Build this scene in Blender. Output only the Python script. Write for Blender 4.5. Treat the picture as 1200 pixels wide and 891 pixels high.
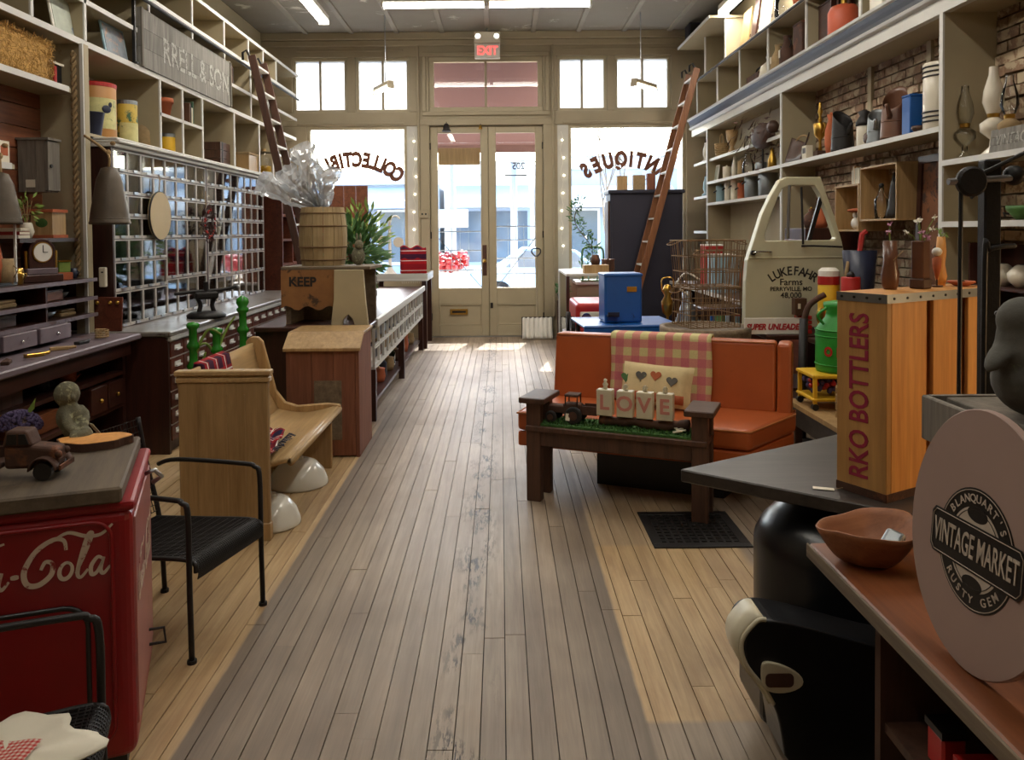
import bpy, bmesh, math, random
from mathutils import Vector, Matrix, Euler
random.seed(7)
R = math.radians
for o in list(bpy.data.objects): bpy.data.objects.remove(o, do_unlink=True)
scene = bpy.context.scene
C = scene.collection
# ------------------------------------------------------------------ camera
F_PX, CX, CY, EYE = 920.0, 587.0, 296.0, 1.54
PITCH, ROLL = R(1.5), R(0.5)
cam_d = bpy.data.cameras.new('camera'); cam = bpy.data.objects.new('camera', cam_d); C.objects.link(cam)
cam_d.sensor_width = 36.0; cam_d.lens = 36.0 * F_PX / 1200.0
cam_d.shift_x = (600.0 - CX) / 1200.0; cam_d.shift_y = (CY - 445.5) / 1200.0
cam_d.clip_start = 0.05; cam_d.clip_end = 300
_f = Vector((0, math.cos(PITCH), -math.sin(PITCH)))
_r0 = Vector((1, 0, 0)); _u0 = _r0.cross(_f)
_r = _r0 * math.cos(ROLL) - _u0 * math.sin(ROLL); _u = _r0 * math.sin(ROLL) + _u0 * math.cos(ROLL)
m = Matrix((_r, _u, -_f)).transposed().to_4x4(); m.translation = (0, 0, EYE)
cam.matrix_world = m
scene.camera = cam
# ------------------------------------------------------------------ world, sun, exposure
w = bpy.data.worlds.new('sky'); scene.world = w; w.use_nodes = True
nt = w.node_tree; nt.nodes.clear()
sky = nt.nodes.new('ShaderNodeTexSky'); sky.sky_type = 'NISHITA'; sky.sun_disc = False
sky.sun_elevation = R(45); sky.sun_rotation = R(0); sky.air_density = 1.2; sky.dust_density = 2.0
bg = nt.nodes.new('ShaderNodeBackground'); bg.inputs['Strength'].default_value = 1.5
wo = nt.nodes.new('ShaderNodeOutputWorld')
nt.links.new(sky.outputs[0], bg.inputs[0]); nt.links.new(bg.outputs[0], wo.inputs[0])
sun_d = bpy.data.lights.new('sun', 'SUN'); sun_d.energy = 40.0; sun_d.angle = R(0.6); sun_d.color = (1, .95, .87)
sun = bpy.data.objects.new('sun', sun_d); C.objects.link(sun)
sun.location = (3, 30, 30); sun.rotation_euler = Vector((-.22, -1.0, -1.02)).to_track_quat('-Z', 'Y').to_euler()
vs = scene.view_settings
vs.view_transform = 'Standard'; vs.look = 'None'; vs.exposure = 0.12; vs.gamma = 1.0
vs.use_curve_mapping = False
LAMP_W = 34.0          # watts of each fluorescent fixture

# ------------------------------------------------------------------ measuring helpers
def ray(px, py):
    return _f + _r * ((px - CX) / F_PX) + _u * ((CY - py) / F_PX)
def at(px, py, Y):                       # point of depth Y
    d = ray(px, py); return Vector((0, 0, EYE)) + d * (Y / d.y)
def onz(px, py, z):                      # point of height z
    d = ray(px, py); return Vector((0, 0, EYE)) + d * ((z - EYE) / d.z)
def onx(px, py, x):                      # point of side distance x
    d = ray(px, py); return Vector((0, 0, EYE)) + d * (x / d.x)

# ------------------------------------------------------------------ mesh builder
class B:
    def __init__(s): s.v = []; s.f = []
    def add(s, vs, fs, M=None):
        n = len(s.v)
        s.v += [tuple(M @ Vector(p)) if M else tuple(p) for p in vs]
        s.f += [tuple(n + i for i in f) for f in fs]; return s
    def box(s, c, sz, rot=None):
        x, y, z = sz[0]/2, sz[1]/2, sz[2]/2
        M = Matrix.Translation(c)
        if rot is not None: M = M @ Euler(rot).to_matrix().to_4x4()
        return s.add([(-x,-y,-z),(x,-y,-z),(x,y,-z),(-x,y,-z),(-x,-y,z),(x,-y,z),(x,y,z),(-x,y,z)],
              [(0,3,2,1),(4,5,6,7),(0,1,5,4),(1,2,6,5),(2,3,7,6),(3,0,4,7)], M)
    def bb(s, x0, x1, y0, y1, z0, z1):
        return s.box(((x0+x1)/2,(y0+y1)/2,(z0+z1)/2), (abs(x1-x0),abs(y1-y0),abs(z1-z0)))
    def beam(s, p, q, w, h, up=(0,0,1)):   # box from p to q, w sideways, h along up
        p, q = Vector(p), Vector(q); d = (q-p); L = d.length; d.normalize()
        u = Vector(up); sd = d.cross(u)
        if sd.length < 1e-4: sd = d.cross(Vector((0,1,0)))
        sd.normalize(); u = sd.cross(d)
        M = Matrix((sd, d, u)).transposed().to_4x4(); M.translation = (p+q)/2
        x, y, z = w/2, L/2, h/2
        return s.add([(-x,-y,-z),(x,-y,-z),(x,y,-z),(-x,y,-z),(-x,-y,z),(x,-y,z),(x,y,z),(-x,y,z)],
              [(0,3,2,1),(4,5,6,7),(0,1,5,4),(1,2,6,5),(2,3,7,6),(3,0,4,7)], M)
    def cyl(s, p, q, r0, r1=None, n=16, caps=True):
        r1 = r0 if r1 is None else r1
        p, q = Vector(p), Vector(q); d = (q-p).normalized()
        a = d.orthogonal().normalized(); b = d.cross(a)
        vs = []; 
        for c, r in ((p, r0), (q, r1)):
            for i in range(n):
                t = 2*math.pi*i/n; vs.append(c + a*(r*math.cos(t)) + b*(r*math.sin(t)))
        fs = [(i, (i+1) % n, n+(i+1) % n, n+i) for i in range(n)]
        if caps: fs += [tuple(range(n-1,-1,-1)), tuple(range(n, 2*n))]
        return s.add(vs, fs)
    def lathe(s, prof, c=(0,0,0), n=20, M=None, sx=1., sy=1.):   # prof: [(r,z)]
        vs = []; fs = []
        for r, z in prof:
            for i in range(n):
                t = 2*math.pi*i/n; vs.append((c[0]+r*sx*math.cos(t), c[1]+r*sy*math.sin(t), c[2]+z))
        for k in range(len(prof)-1):
            for i in range(n):
                j = (i+1) % n; fs.append((k*n+i, k*n+j, (k+1)*n+j, (k+1)*n+i))
        if prof[0][0] > 1e-4: fs.append(tuple(range(n-1,-1,-1)))
        if prof[-1][0] > 1e-4: m_ = (len(prof)-1)*n; fs.append(tuple(range(m_, m_+n)))
        return s.add(vs, fs, M)
    def shell(s, prof, c=(0,0,0), n=20, M=None): # open lathe, no caps
        vs = []; fs = []
        for r, z in prof:
            for i in range(n):
                t = 2*math.pi*i/n; vs.append((c[0]+r*math.cos(t), c[1]+r*math.sin(t), c[2]+z))
        for k in range(len(prof)-1):
            for i in range(n):
                j = (i+1) % n; fs.append((k*n+i, k*n+j, (k+1)*n+j, (k+1)*n+i))
        return s.add(vs, fs, M)
    def tube(s, pts, r, n=8, closed=False):
        pts = [Vector(p) for p in pts]; N = len(pts); rs = r if isinstance(r, (list, tuple)) else [r]*N
        ring = []; up = None
        for i, p in enumerate(pts):
            if closed: d = pts[(i+1) % N] - pts[i-1]
            else: d = pts[min(i+1, N-1)] - pts[max(i-1, 0)]
            if d.length < 1e-9: d = Vector((0,0,1))
            d.normalize()
            if up is None: up = d.orthogonal().normalized()
            a = up - d*up.dot(d)
            a = a.normalized() if a.length > 1e-5 else d.orthogonal().normalized()
            up = a; b = d.cross(a)
            ring.append([p + a*(rs[i]*math.cos(2*math.pi*k/n)) + b*(rs[i]*math.sin(2*math.pi*k/n)) for k in range(n)])
        vs = [v for q in ring for v in q]; fs = []
        for i in range(N if closed else N-1):
            j = (i+1) % N
            for k in range(n): fs.append((i*n+k, i*n+(k+1) % n, j*n+(k+1) % n, j*n+k))
        if not closed: fs += [tuple(range(n-1,-1,-1)), tuple(range((N-1)*n, N*n))]
        return s.add(vs, fs)
    def prism(s, poly, t0, t1, M=None):      # poly in local xy, extruded along z
        n = len(poly)
        vs = [(x, y, t0) for x, y in poly] + [(x, y, t1) for x, y in poly]
        fs = [tuple(range(n-1,-1,-1)), tuple(range(n, 2*n))] + [(i, (i+1) % n, n+(i+1) % n, n+i) for i in range(n)]
        return s.add(vs, fs, M)
    def ball(s, c, r, n=12, m=8, M=None):
        rx, ry, rz = (r, r, r) if not isinstance(r, (tuple, list)) else r
        vs = [(c[0], c[1], c[2]-rz)]; fs = []
        for k in range(1, m):
            ph = -math.pi/2 + math.pi*k/m
            for i in range(n):
                t = 2*math.pi*i/n
                vs.append((c[0]+rx*math.cos(ph)*math.cos(t), c[1]+ry*math.cos(ph)*math.sin(t), c[2]+rz*math.sin(ph)))
        vs.append((c[0], c[1], c[2]+rz)); L = len(vs)-1
        for i in range(n):
            j = (i+1) % n; fs.append((0, 1+j, 1+i)); fs.append((L, 1+(m-2)*n+i, 1+(m-2)*n+j))
        for k in range(m-2):
            for i in range(n):
                j = (i+1) % n; fs.append((1+k*n+i, 1+k*n+j, 1+(k+1)*n+j, 1+(k+1)*n+i))
        return s.add(vs, fs, M)
    def grid(s, fn, nu, nv, closed_u=False):
        vs = [fn(i/(nu if closed_u else nu-1), j/(nv-1)) for j in range(nv) for i in range(nu)]
        fs = []
        for j in range(nv-1):
            for i in range(nu if closed_u else nu-1):
                k = (i+1) % nu; fs.append((j*nu+i, j*nu+k, (j+1)*nu+k, (j+1)*nu+i))
        return s.add(vs, fs)
    def mesh(s, name, mat, smooth=False):
        me = bpy.data.meshes.new(name); me.from_pydata(s.v, [], s.f); me.update()
        if mat is not None: me.materials.append(mat)
        if smooth:
            me.polygons.foreach_set('use_smooth', [True]*len(me.polygons))
        return me
    def obj(s, name, mat, parent=None, smooth=False, bev=0, seg=1, loc=None, rot=None, solid=0, sub=0, auto=None):
        return link(name, s.mesh(name, mat, smooth), parent, bev, seg, loc, rot, solid, sub)
def link(name, me, parent=None, bev=0, seg=1, loc=None, rot=None, solid=0, sub=0):
    o = bpy.data.objects.new(name, me); C.objects.link(o)
    if parent is not None: o.parent = parent
    if loc is not None: o.location = loc
    if rot is not None: o.rotation_euler = rot
    if solid:
        md = o.modifiers.new('solid', 'SOLIDIFY'); md.thickness = solid; md.offset = 0
    if sub:
        md = o.modifiers.new('sub', 'SUBSURF'); md.levels = sub; md.render_levels = sub
    if bev:
        md = o.modifiers.new('bevel', 'BEVEL'); md.width = bev; md.segments = seg; md.limit_method = 'ANGLE'; md.angle_limit = R(40)
    return o
def tag(o, label, cat, group=None, kind=None):
    o['label'] = label; o['category'] = cat
    if group: o['group'] = group
    if kind: o['kind'] = kind
    return o
def thing(name, label, cat, loc=(0,0,0), rz=0, group=None, rot=None):
    o = bpy.data.objects.new(name, None); C.objects.link(o); o.empty_display_size = .05
    o.location = loc; o.rotation_euler = rot if rot is not None else (0, 0, rz)
    return tag(o, label, cat, group)
def struct(o, label, cat=None):
    o['kind'] = 'structure'; o['label'] = label; o['category'] = cat or o.name.split('_')[0].split('.')[0]; return o
def sempty(name, label, cat=None, loc=(0,0,0), rz=0):
    o = bpy.data.objects.new(name, None); C.objects.link(o); o.location = loc; o.rotation_euler = (0,0,rz); o.empty_display_size = .05
    return struct(o, label, cat)
def dup(root, loc, rz=None, label=None, rot=None, scale=None):
    r = root.copy(); C.objects.link(r); r.location = loc
    if rz is not None: r.rotation_euler = (0, 0, rz)
    if rot is not None: r.rotation_euler = rot
    if scale is not None: r.scale = scale if not isinstance(scale, (int, float)) else (scale,)*3
    if label: r['label'] = label
    for ch in list(root.children):
        c = ch.copy(); C.objects.link(c); c.parent = r
        for g in list(ch.children):
            d = g.copy(); C.objects.link(d); d.parent = c
    return r
def text_mesh(body, size, extrude=.0008, bold=0.0, align='CENTER', sx=1.0, spacing=1.0, shear=0):
    cu = bpy.data.curves.new('lettering', 'FONT'); cu.body = body; cu.size = size; cu.extrude = extrude
    cu.align_x = align; cu.align_y = 'CENTER'; cu.offset = bold; cu.space_character = spacing; cu.shear = shear
    cu.resolution_u = 3
    o = bpy.data.objects.new('lettering_tmp', cu); C.objects.link(o)
    dg = bpy.context.evaluated_depsgraph_get(); dg.update()
    me = bpy.data.meshes.new_from_object(o.evaluated_get(dg))
    bpy.data.objects.remove(o, do_unlink=True); bpy.data.curves.remove(cu)
    if sx != 1.0:
        for v in me.vertices: v.co.x *= sx
    return me
def text(body, size, mat, parent, loc, rot, name='lettering', **k):
    me = text_mesh(body, size, **k); me.materials.clear(); me.materials.append(mat)
    return link(name, me, parent, loc=loc, rot=rot)
# ------------------------------------------------------------------ procedural materials
def newmat(name):
    m = bpy.data.materials.new(name); m.use_nodes = True; nt = m.node_tree
    return m, nt, nt.nodes['Principled BSDF'], nt.nodes.new, nt.links.new
def c4(c): return (c[0], c[1], c[2], 1)
def srgb(r, g, b):
    f = lambda x: ((x/255+.055)/1.055)**2.4 if x/255 > .04045 else x/255/12.92
    return (f(r), f(g), f(b))
def obj_coord(nt, N, L, scale=(1,1,1), use_random=True):
    tc = N('ShaderNodeTexCoord'); mp = N('ShaderNodeMapping'); mp.inputs['Scale'].default_value = scale
    L(tc.outputs['Object'], mp.inputs['Vector'])
    oi = N('ShaderNodeObjectInfo'); mu = N('ShaderNodeMath'); mu.operation = 'MULTIPLY'; mu.inputs[1].default_value = 37.0
    L(oi.outputs['Random'], mu.inputs[0])
    return mp.outputs['Vector'], mu.outputs[0], oi
def noise(N, L, vec, wv, scale, detail=4, rough=.6, dist=0):
    n = N('ShaderNodeTexNoise'); n.noise_dimensions = '4D'; n.inputs['Scale'].default_value = scale
    n.inputs['Detail'].default_value = detail; n.inputs['Roughness'].default_value = rough; n.inputs['Distortion'].default_value = dist
    L(vec, n.inputs['Vector'])
    if wv is not None: L(wv, n.inputs['W'])
    return n.outputs['Fac']
def ramp(N, L, fac, stops):
    r = N('ShaderNodeValToRGB'); e = r.color_ramp.elements
    while len(e) < len(stops): e.new(.5)
    for k, (p, c) in enumerate(stops): e[k].position = p; e[k].color = c4(c) if len(c) == 3 else c
    L(fac, r.inputs['Fac']); return r.outputs['Color']
def mixc(N, L, fac, a, b, mode='MIX'):
    mx = N('ShaderNodeMix'); mx.data_type = 'RGBA'; mx.blend_type = mode
    if isinstance(fac, float): mx.inputs[0].default_value = fac
    else: L(fac, mx.inputs[0])
    for k, q in ((6, a), (7, b)):
        if isinstance(q, tuple): mx.inputs[k].default_value = c4(q)
        else: L(q, mx.inputs[k])
    return mx.outputs[2]
def bump(N, L, b, h, st=.2, dist=.005):
    bp = N('ShaderNodeBump'); bp.inputs['Strength'].default_value = st; bp.inputs['Distance'].default_value = dist
    L(h, bp.inputs['Height']); L(bp.outputs['Normal'], b.inputs['Normal'])
def valvar(N, L, col, oi, amt):
    hs = N('ShaderNodeHueSaturation'); mr = N('ShaderNodeMapRange')
    mr.inputs['To Min'].default_value = 1-amt; mr.inputs['To Max'].default_value = 1+amt
    L(oi.outputs['Random'], mr.inputs['Value']); L(mr.outputs[0], hs.inputs['Value']); L(col, hs.inputs['Color'])
    return hs.outputs['Color']
def paint(name, col, rough=.55, var=.12, scale=6, metal=0, bmp=.08, wear=None, wear_at=.62, wear_scale=9, rnd=0, spec=None, coat=0):
    m, nt, b, N, L = newmat(name)
    vec, wv, oi = obj_coord(nt, N, L)
    f = noise(N, L, vec, wv, scale, 5)
    dk = tuple(x*(1-var) for x in col); lt = tuple(min(1, x*(1+var)) for x in col)
    cc = ramp(N, L, f, [(.3, dk), (.7, lt)])
    if wear is not None:
        g = noise(N, L, vec, wv, wear_scale, 7, .68, .6)
        cc = mixc(N, L, ramp(N, L, g, [(wear_at, (0,0,0)), (wear_at+.06, (1,1,1))]), cc, tuple(wear))
    if rnd: cc = valvar(N, L, cc, oi, rnd)
    L(cc, b.inputs['Base Color'])
    b.inputs['Roughness'].default_value = rough; b.inputs['Metallic'].default_value = metal
    if spec is not None: b.inputs['Specular IOR Level'].default_value = spec
    if coat: b.inputs['Coat Weight'].default_value = coat; b.inputs['Coat Roughness'].default_value = .15
    if bmp: bump(N, L, b, noise(N, L, vec, wv, scale*6, 4), bmp)
    return m
def wood(name, c1, c2, axis=1, rough=.5, scale=1., bmp=.12, rnd=.12, dirt=None, dirt_at=.6, coat=0):
    m, nt, b, N, L = newmat(name)
    sc = [16*scale]*3; sc[axis] = 1.1*scale
    vec, wv, oi = obj_coord(nt, N, L, tuple(sc))
    f = noise(N, L, vec, wv, 1.0, 6, .62, 1.4)
    v2, w2, _ = obj_coord(nt, N, L, tuple(5*x for x in sc))
    g = noise(N, L, v2, w2, 1.0, 3, .7)
    cc = ramp(N, L, f, [(.32, c1), (.68, c2)])
    cc = mixc(N, L, .35, cc, ramp(N, L, g, [(.3, tuple(.55*x for x in c1)), (.7, c2)]), 'MIX')
    if dirt is not None:
        v3, w3, _ = obj_coord(nt, N, L, (1,1,1))
        cc = mixc(N, L, ramp(N, L, noise(N, L, v3, w3, 5, 7, .7, .5), [(dirt_at, (0,0,0)), (dirt_at+.12, (1,1,1))]), cc, tuple(dirt))
    if rnd: cc = valvar(N, L, cc, oi, rnd)
    L(cc, b.inputs['Base Color']); b.inputs['Roughness'].default_value = rough
    if coat: b.inputs['Coat Weight'].default_value = coat; b.inputs['Coat Roughness'].default_value = .2
    bump(N, L, b, g, bmp, .003)
    return m
def emit(name, col, st):
    m, nt, b, N, L = newmat(name); b.inputs['Base Color'].default_value = c4(col)
    b.inputs['Emission Color'].default_value = c4(col); b.inputs['Emission Strength'].default_value = st; return m
def glass(name, tint=(.97,.98,.98), refl=1.0, rough=.02):   # clear pane: light passes straight through, surface mirrors by Fresnel
    m, nt, b, N, L = newmat(name); nt.nodes.remove(b); out = nt.nodes['Material Output']
    t = N('ShaderNodeBsdfTransparent'); t.inputs[0].default_value = c4(tint)
    g = N('ShaderNodeBsdfGlossy'); g.inputs['Roughness'].default_value = rough
    fr = N('ShaderNodeFresnel'); fr.inputs[0].default_value = 1.45
    mu = N('ShaderNodeMath'); mu.operation = 'MULTIPLY'; mu.inputs[1].default_value = refl; mu.use_clamp = True; L(fr.outputs[0], mu.inputs[0])
    mx = N('ShaderNodeMixShader'); L(mu.outputs[0], mx.inputs[0]); L(t.outputs[0], mx.inputs[1]); L(g.outputs[0], mx.inputs[2])
    L(mx.outputs[0], out.inputs[0]); return m
def frosted(name, col, trans=.6):
    m, nt, b, N, L = newmat(name); nt.nodes.remove(b); out = nt.nodes['Material Output']
    d = N('ShaderNodeBsdfDiffuse'); d.inputs[0].default_value = c4(col)
    t = N('ShaderNodeBsdfTranslucent'); t.inputs[0].default_value = c4(col)
    mx = N('ShaderNodeMixShader'); mx.inputs[0].default_value = trans
    L(d.outputs[0], mx.inputs[1]); L(t.outputs[0], mx.inputs[2]); L(mx.outputs[0], out.inputs[0]); return m
def bands(name, a, b_, mid, period=.06, ax=(0, 2), rough=.9, thin=None):   # woven check cloth
    m, nt, b, N, L = newmat(name)
    tc = N('ShaderNodeTexCoord'); sp = N('ShaderNodeSeparateXYZ'); L(tc.outputs['Object'], sp.inputs[0])
    def sq(k, off=0., duty=.5):
        d = N('ShaderNodeMath'); d.operation = 'MULTIPLY_ADD'; d.inputs[1].default_value = 1/period; d.inputs[2].default_value = 50+off; L(sp.outputs[k], d.inputs[0])
        f = N('ShaderNodeMath'); f.operation = 'FRACT'; L(d.outputs[0], f.inputs[0])
        g = N('ShaderNodeMath'); g.operation = 'LESS_THAN'; g.inputs[1].default_value = duty; L(f.outputs[0], g.inputs[0]); return g.outputs[0]
    s0, s1 = sq(ax[0]), sq(ax[1])
    ad = N('ShaderNodeMath'); ad.operation = 'ADD'; L(s0, ad.inputs[0]); L(s1, ad.inputs[1])
    hf = N('ShaderNodeMath'); hf.operation = 'MULTIPLY'; hf.inputs[1].default_value = .5; L(ad.outputs[0], hf.inputs[0])
    r = N('ShaderNodeValToRGB'); r.color_ramp.interpolation = 'CONSTANT'; e = r.color_ramp.elements; e.new(.5)
    for k, (p, c) in enumerate(((0, a), (.4, mid), (.9, b_))): e[k].position = p; e[k].color = c4(c)
    L(hf.outputs[0], r.inputs[0]); col = r.outputs[0]
    if thin is not None:
        col = mixc(N, L, sq(ax[0], .2, .07), col, tuple(thin)); col = mixc(N, L, sq(ax[1], .2, .07), col, tuple(thin))
    vec, wv, oi = obj_coord(nt, N, L); nf = noise(N, L, vec, wv, 220, 2)
    col = mixc(N, L, .25, col, ramp(N, L, nf, [(.3, (.3,.3,.3)), (.7, (1,1,1))]), 'MULTIPLY')
    L(col, b.inputs['Base Color']); b.inputs['Roughness'].default_value = rough; b.inputs['Specular IOR Level'].default_value = .2
    bump(N, L, b, nf, .3, .002); return m
def floor_material():
    m, nt, b, N, L = newmat('floor_boards')
    geo = N('ShaderNodeNewGeometry'); sp = N('ShaderNodeSeparateXYZ'); L(geo.outputs['Position'], sp.inputs[0])
    oi = N('ShaderNodeObjectInfo'); mu = N('ShaderNodeMath'); mu.operation = 'MULTIPLY'; mu.inputs[1].default_value = 37; L(oi.outputs['Random'], mu.inputs[0]); wv = mu.outputs[0]
    def mp(sc):
        q = N('ShaderNodeMapping'); q.inputs['Scale'].default_value = sc; L(geo.outputs['Position'], q.inputs[0]); return q.outputs[0]
    grain = noise(N, L, mp((22, 1.2, 10)), wv, 1., 5, .65, .8)
    fine = noise(N, L, mp((140, 6, 40)), wv, 1., 3, .6)
    big = noise(N, L, mp((1.1, .7, 1)), None, 1., 4, .6)
    worn = ramp(N, L, grain, [(.3, srgb(138,121,102)), (.7, srgb(174,155,132))])
    worn = mixc(N, L, ramp(N, L, big, [(.42, (0,0,0)), (.66, (.8,.8,.8))]), worn, srgb(112,94,77))
    pale = ramp(N, L, grain, [(.3, srgb(168,136,94)), (.7, srgb(203,174,130))])
    pale = mixc(N, L, ramp(N, L, noise(N, L, mp((2.3, 1.1, 1)), None, 1., 5, .65), [(.5, (0,0,0)), (.75, (.7,.7,.7))]), pale, srgb(133,100,66))
    # the unworn strips where old counters once stood
    nz = noise(N, L, mp((3, 3, 3)), None, 2., 4)
    def edge(socket, pos, sign, soft=.006, wob=.012):
        a = N('ShaderNodeMath'); a.operation = 'MULTIPLY_ADD'; a.inputs[1].default_value = wob; L(nz, a.inputs[0]); L(socket, a.inputs[2])
        r = N('ShaderNodeMapRange'); L(a.outputs[0], r.inputs['Value'])
        r.inputs['From Min'].default_value = pos - soft*sign + wob*.5; r.inputs['From Max'].default_value = pos + soft*sign + wob*.5
        return r.outputs[0]
    def mulf(*s):
        q = s[0]
        for t in s[1:]:
            n = N('ShaderNodeMath'); n.operation = 'MULTIPLY'; L(q, n.inputs[0]); L(t, n.inputs[1]); q = n.outputs[0]
        return q
    left = mulf(edge(sp.outputs[0], -.985, -1), edge(sp.outputs[1], 6.2, -1, .3))
    rx = mulf(edge(sp.outputs[0], .445, 1), edge(sp.outputs[0], 1.14, -1, .02))
    r1 = mulf(rx, edge(sp.outputs[1], 2.42, 1, .012), edge(sp.outputs[1], 3.80, -1, .02))
    half = N('ShaderNodeMath'); half.operation = 'MULTIPLY'; half.inputs[1].default_value = .5
    L(mulf(rx, edge(sp.outputs[1], 3.80, 1, .02), edge(sp.outputs[1], 4.5, -1, .1)), half.inputs[0])
    ra = N('ShaderNodeMath'); ra.operation = 'ADD'; L(r1, ra.inputs[0]); L(half.outputs[0], ra.inputs[1]); right = ra.outputs[0]
    # grime gathered along both edges of the aisle
    def grime(x0, x1):
        q = N('ShaderNodeMapRange'); q.inputs['From Min'].default_value = x0; q.inputs['From Max'].default_value = x1; L(sp.outputs[0], q.inputs['Value'])
        return q.outputs[0]
    gl = mulf(grime(-.70, -.97), edge(sp.outputs[0], -.985, 1)); gr = mulf(grime(.25, .44), edge(sp.outputs[0], .445, -1))
    ga = N('ShaderNodeMath'); ga.operation = 'ADD'; L(gl, ga.inputs[0]); L(gr, ga.inputs[1])
    gm_ = N('ShaderNodeMath'); gm_.operation = 'MULTIPLY'; gm_.inputs[1].default_value = .55; L(ga.outputs[0], gm_.inputs[0])
    worn = mixc(N, L, gm_.outputs[0], worn, srgb(84,70,56))
    mx = N('ShaderNodeMath'); mx.operation = 'MAXIMUM'; L(left, mx.inputs[0]); L(right, mx.inputs[1])
    col = mixc(N, L, mx.outputs[0], worn, pale)
    # black scuffs along the middle of the aisle
    band = N('ShaderNodeMath'); band.operation = 'MULTIPLY_ADD'; band.inputs[1].default_value = 1; band.inputs[2].default_value = .13; L(sp.outputs[0], band.inputs[0])
    ab = N('ShaderNodeMath'); ab.operation = 'ABSOLUTE'; L(band.outputs[0], ab.inputs[0])
    br = N('ShaderNodeMapRange'); br.inputs['From Min'].default_value = .12; br.inputs['From Max'].default_value = .03; L(ab.outputs[0], br.inputs['Value'])
    sc = ramp(N, L, noise(N, L, mp((60, 9, 20)), None, 1., 4, .75), [(.485, (0,0,0)), (.53, (1,1,1))])
    sb = ramp(N, L, noise(N, L, mp((6, 3.2, 4)), None, 1., 2, .5), [(.47, (0,0,0)), (.55, (1,1,1))])
    s1 = mixc(N, L, 1.0, sc, sb, 'MULTIPLY'); s2 = mixc(N, L, 1.0, s1, br.outputs[0], 'MULTIPLY')
    col = mixc(N, L, s2, col, srgb(48,42,38))
    col = mixc(N, L, .3, col, ramp(N, L, fine, [(.3, (.5,.5,.5)), (.7, (1,1,1))]), 'MULTIPLY')
    col = valvar(N, L, col, oi, .10)
    L(col, b.inputs['Base Color'])
    rr = N('ShaderNodeMapRange'); rr.inputs['To Min'].default_value = .38; rr.inputs['To Max'].default_value = .62; L(big, rr.inputs['Value'])
    L(rr.outputs[0], b.inputs['Roughness']); bump(N, L, b, fine, .12, .002)
    return m
def metal(name, col, rough=.4, rust=None, rust_at=.55): return paint(name, col, rough, .15, 10, 1.0 if rust is None else .4, .05, rust, rust_at, 14)

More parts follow.
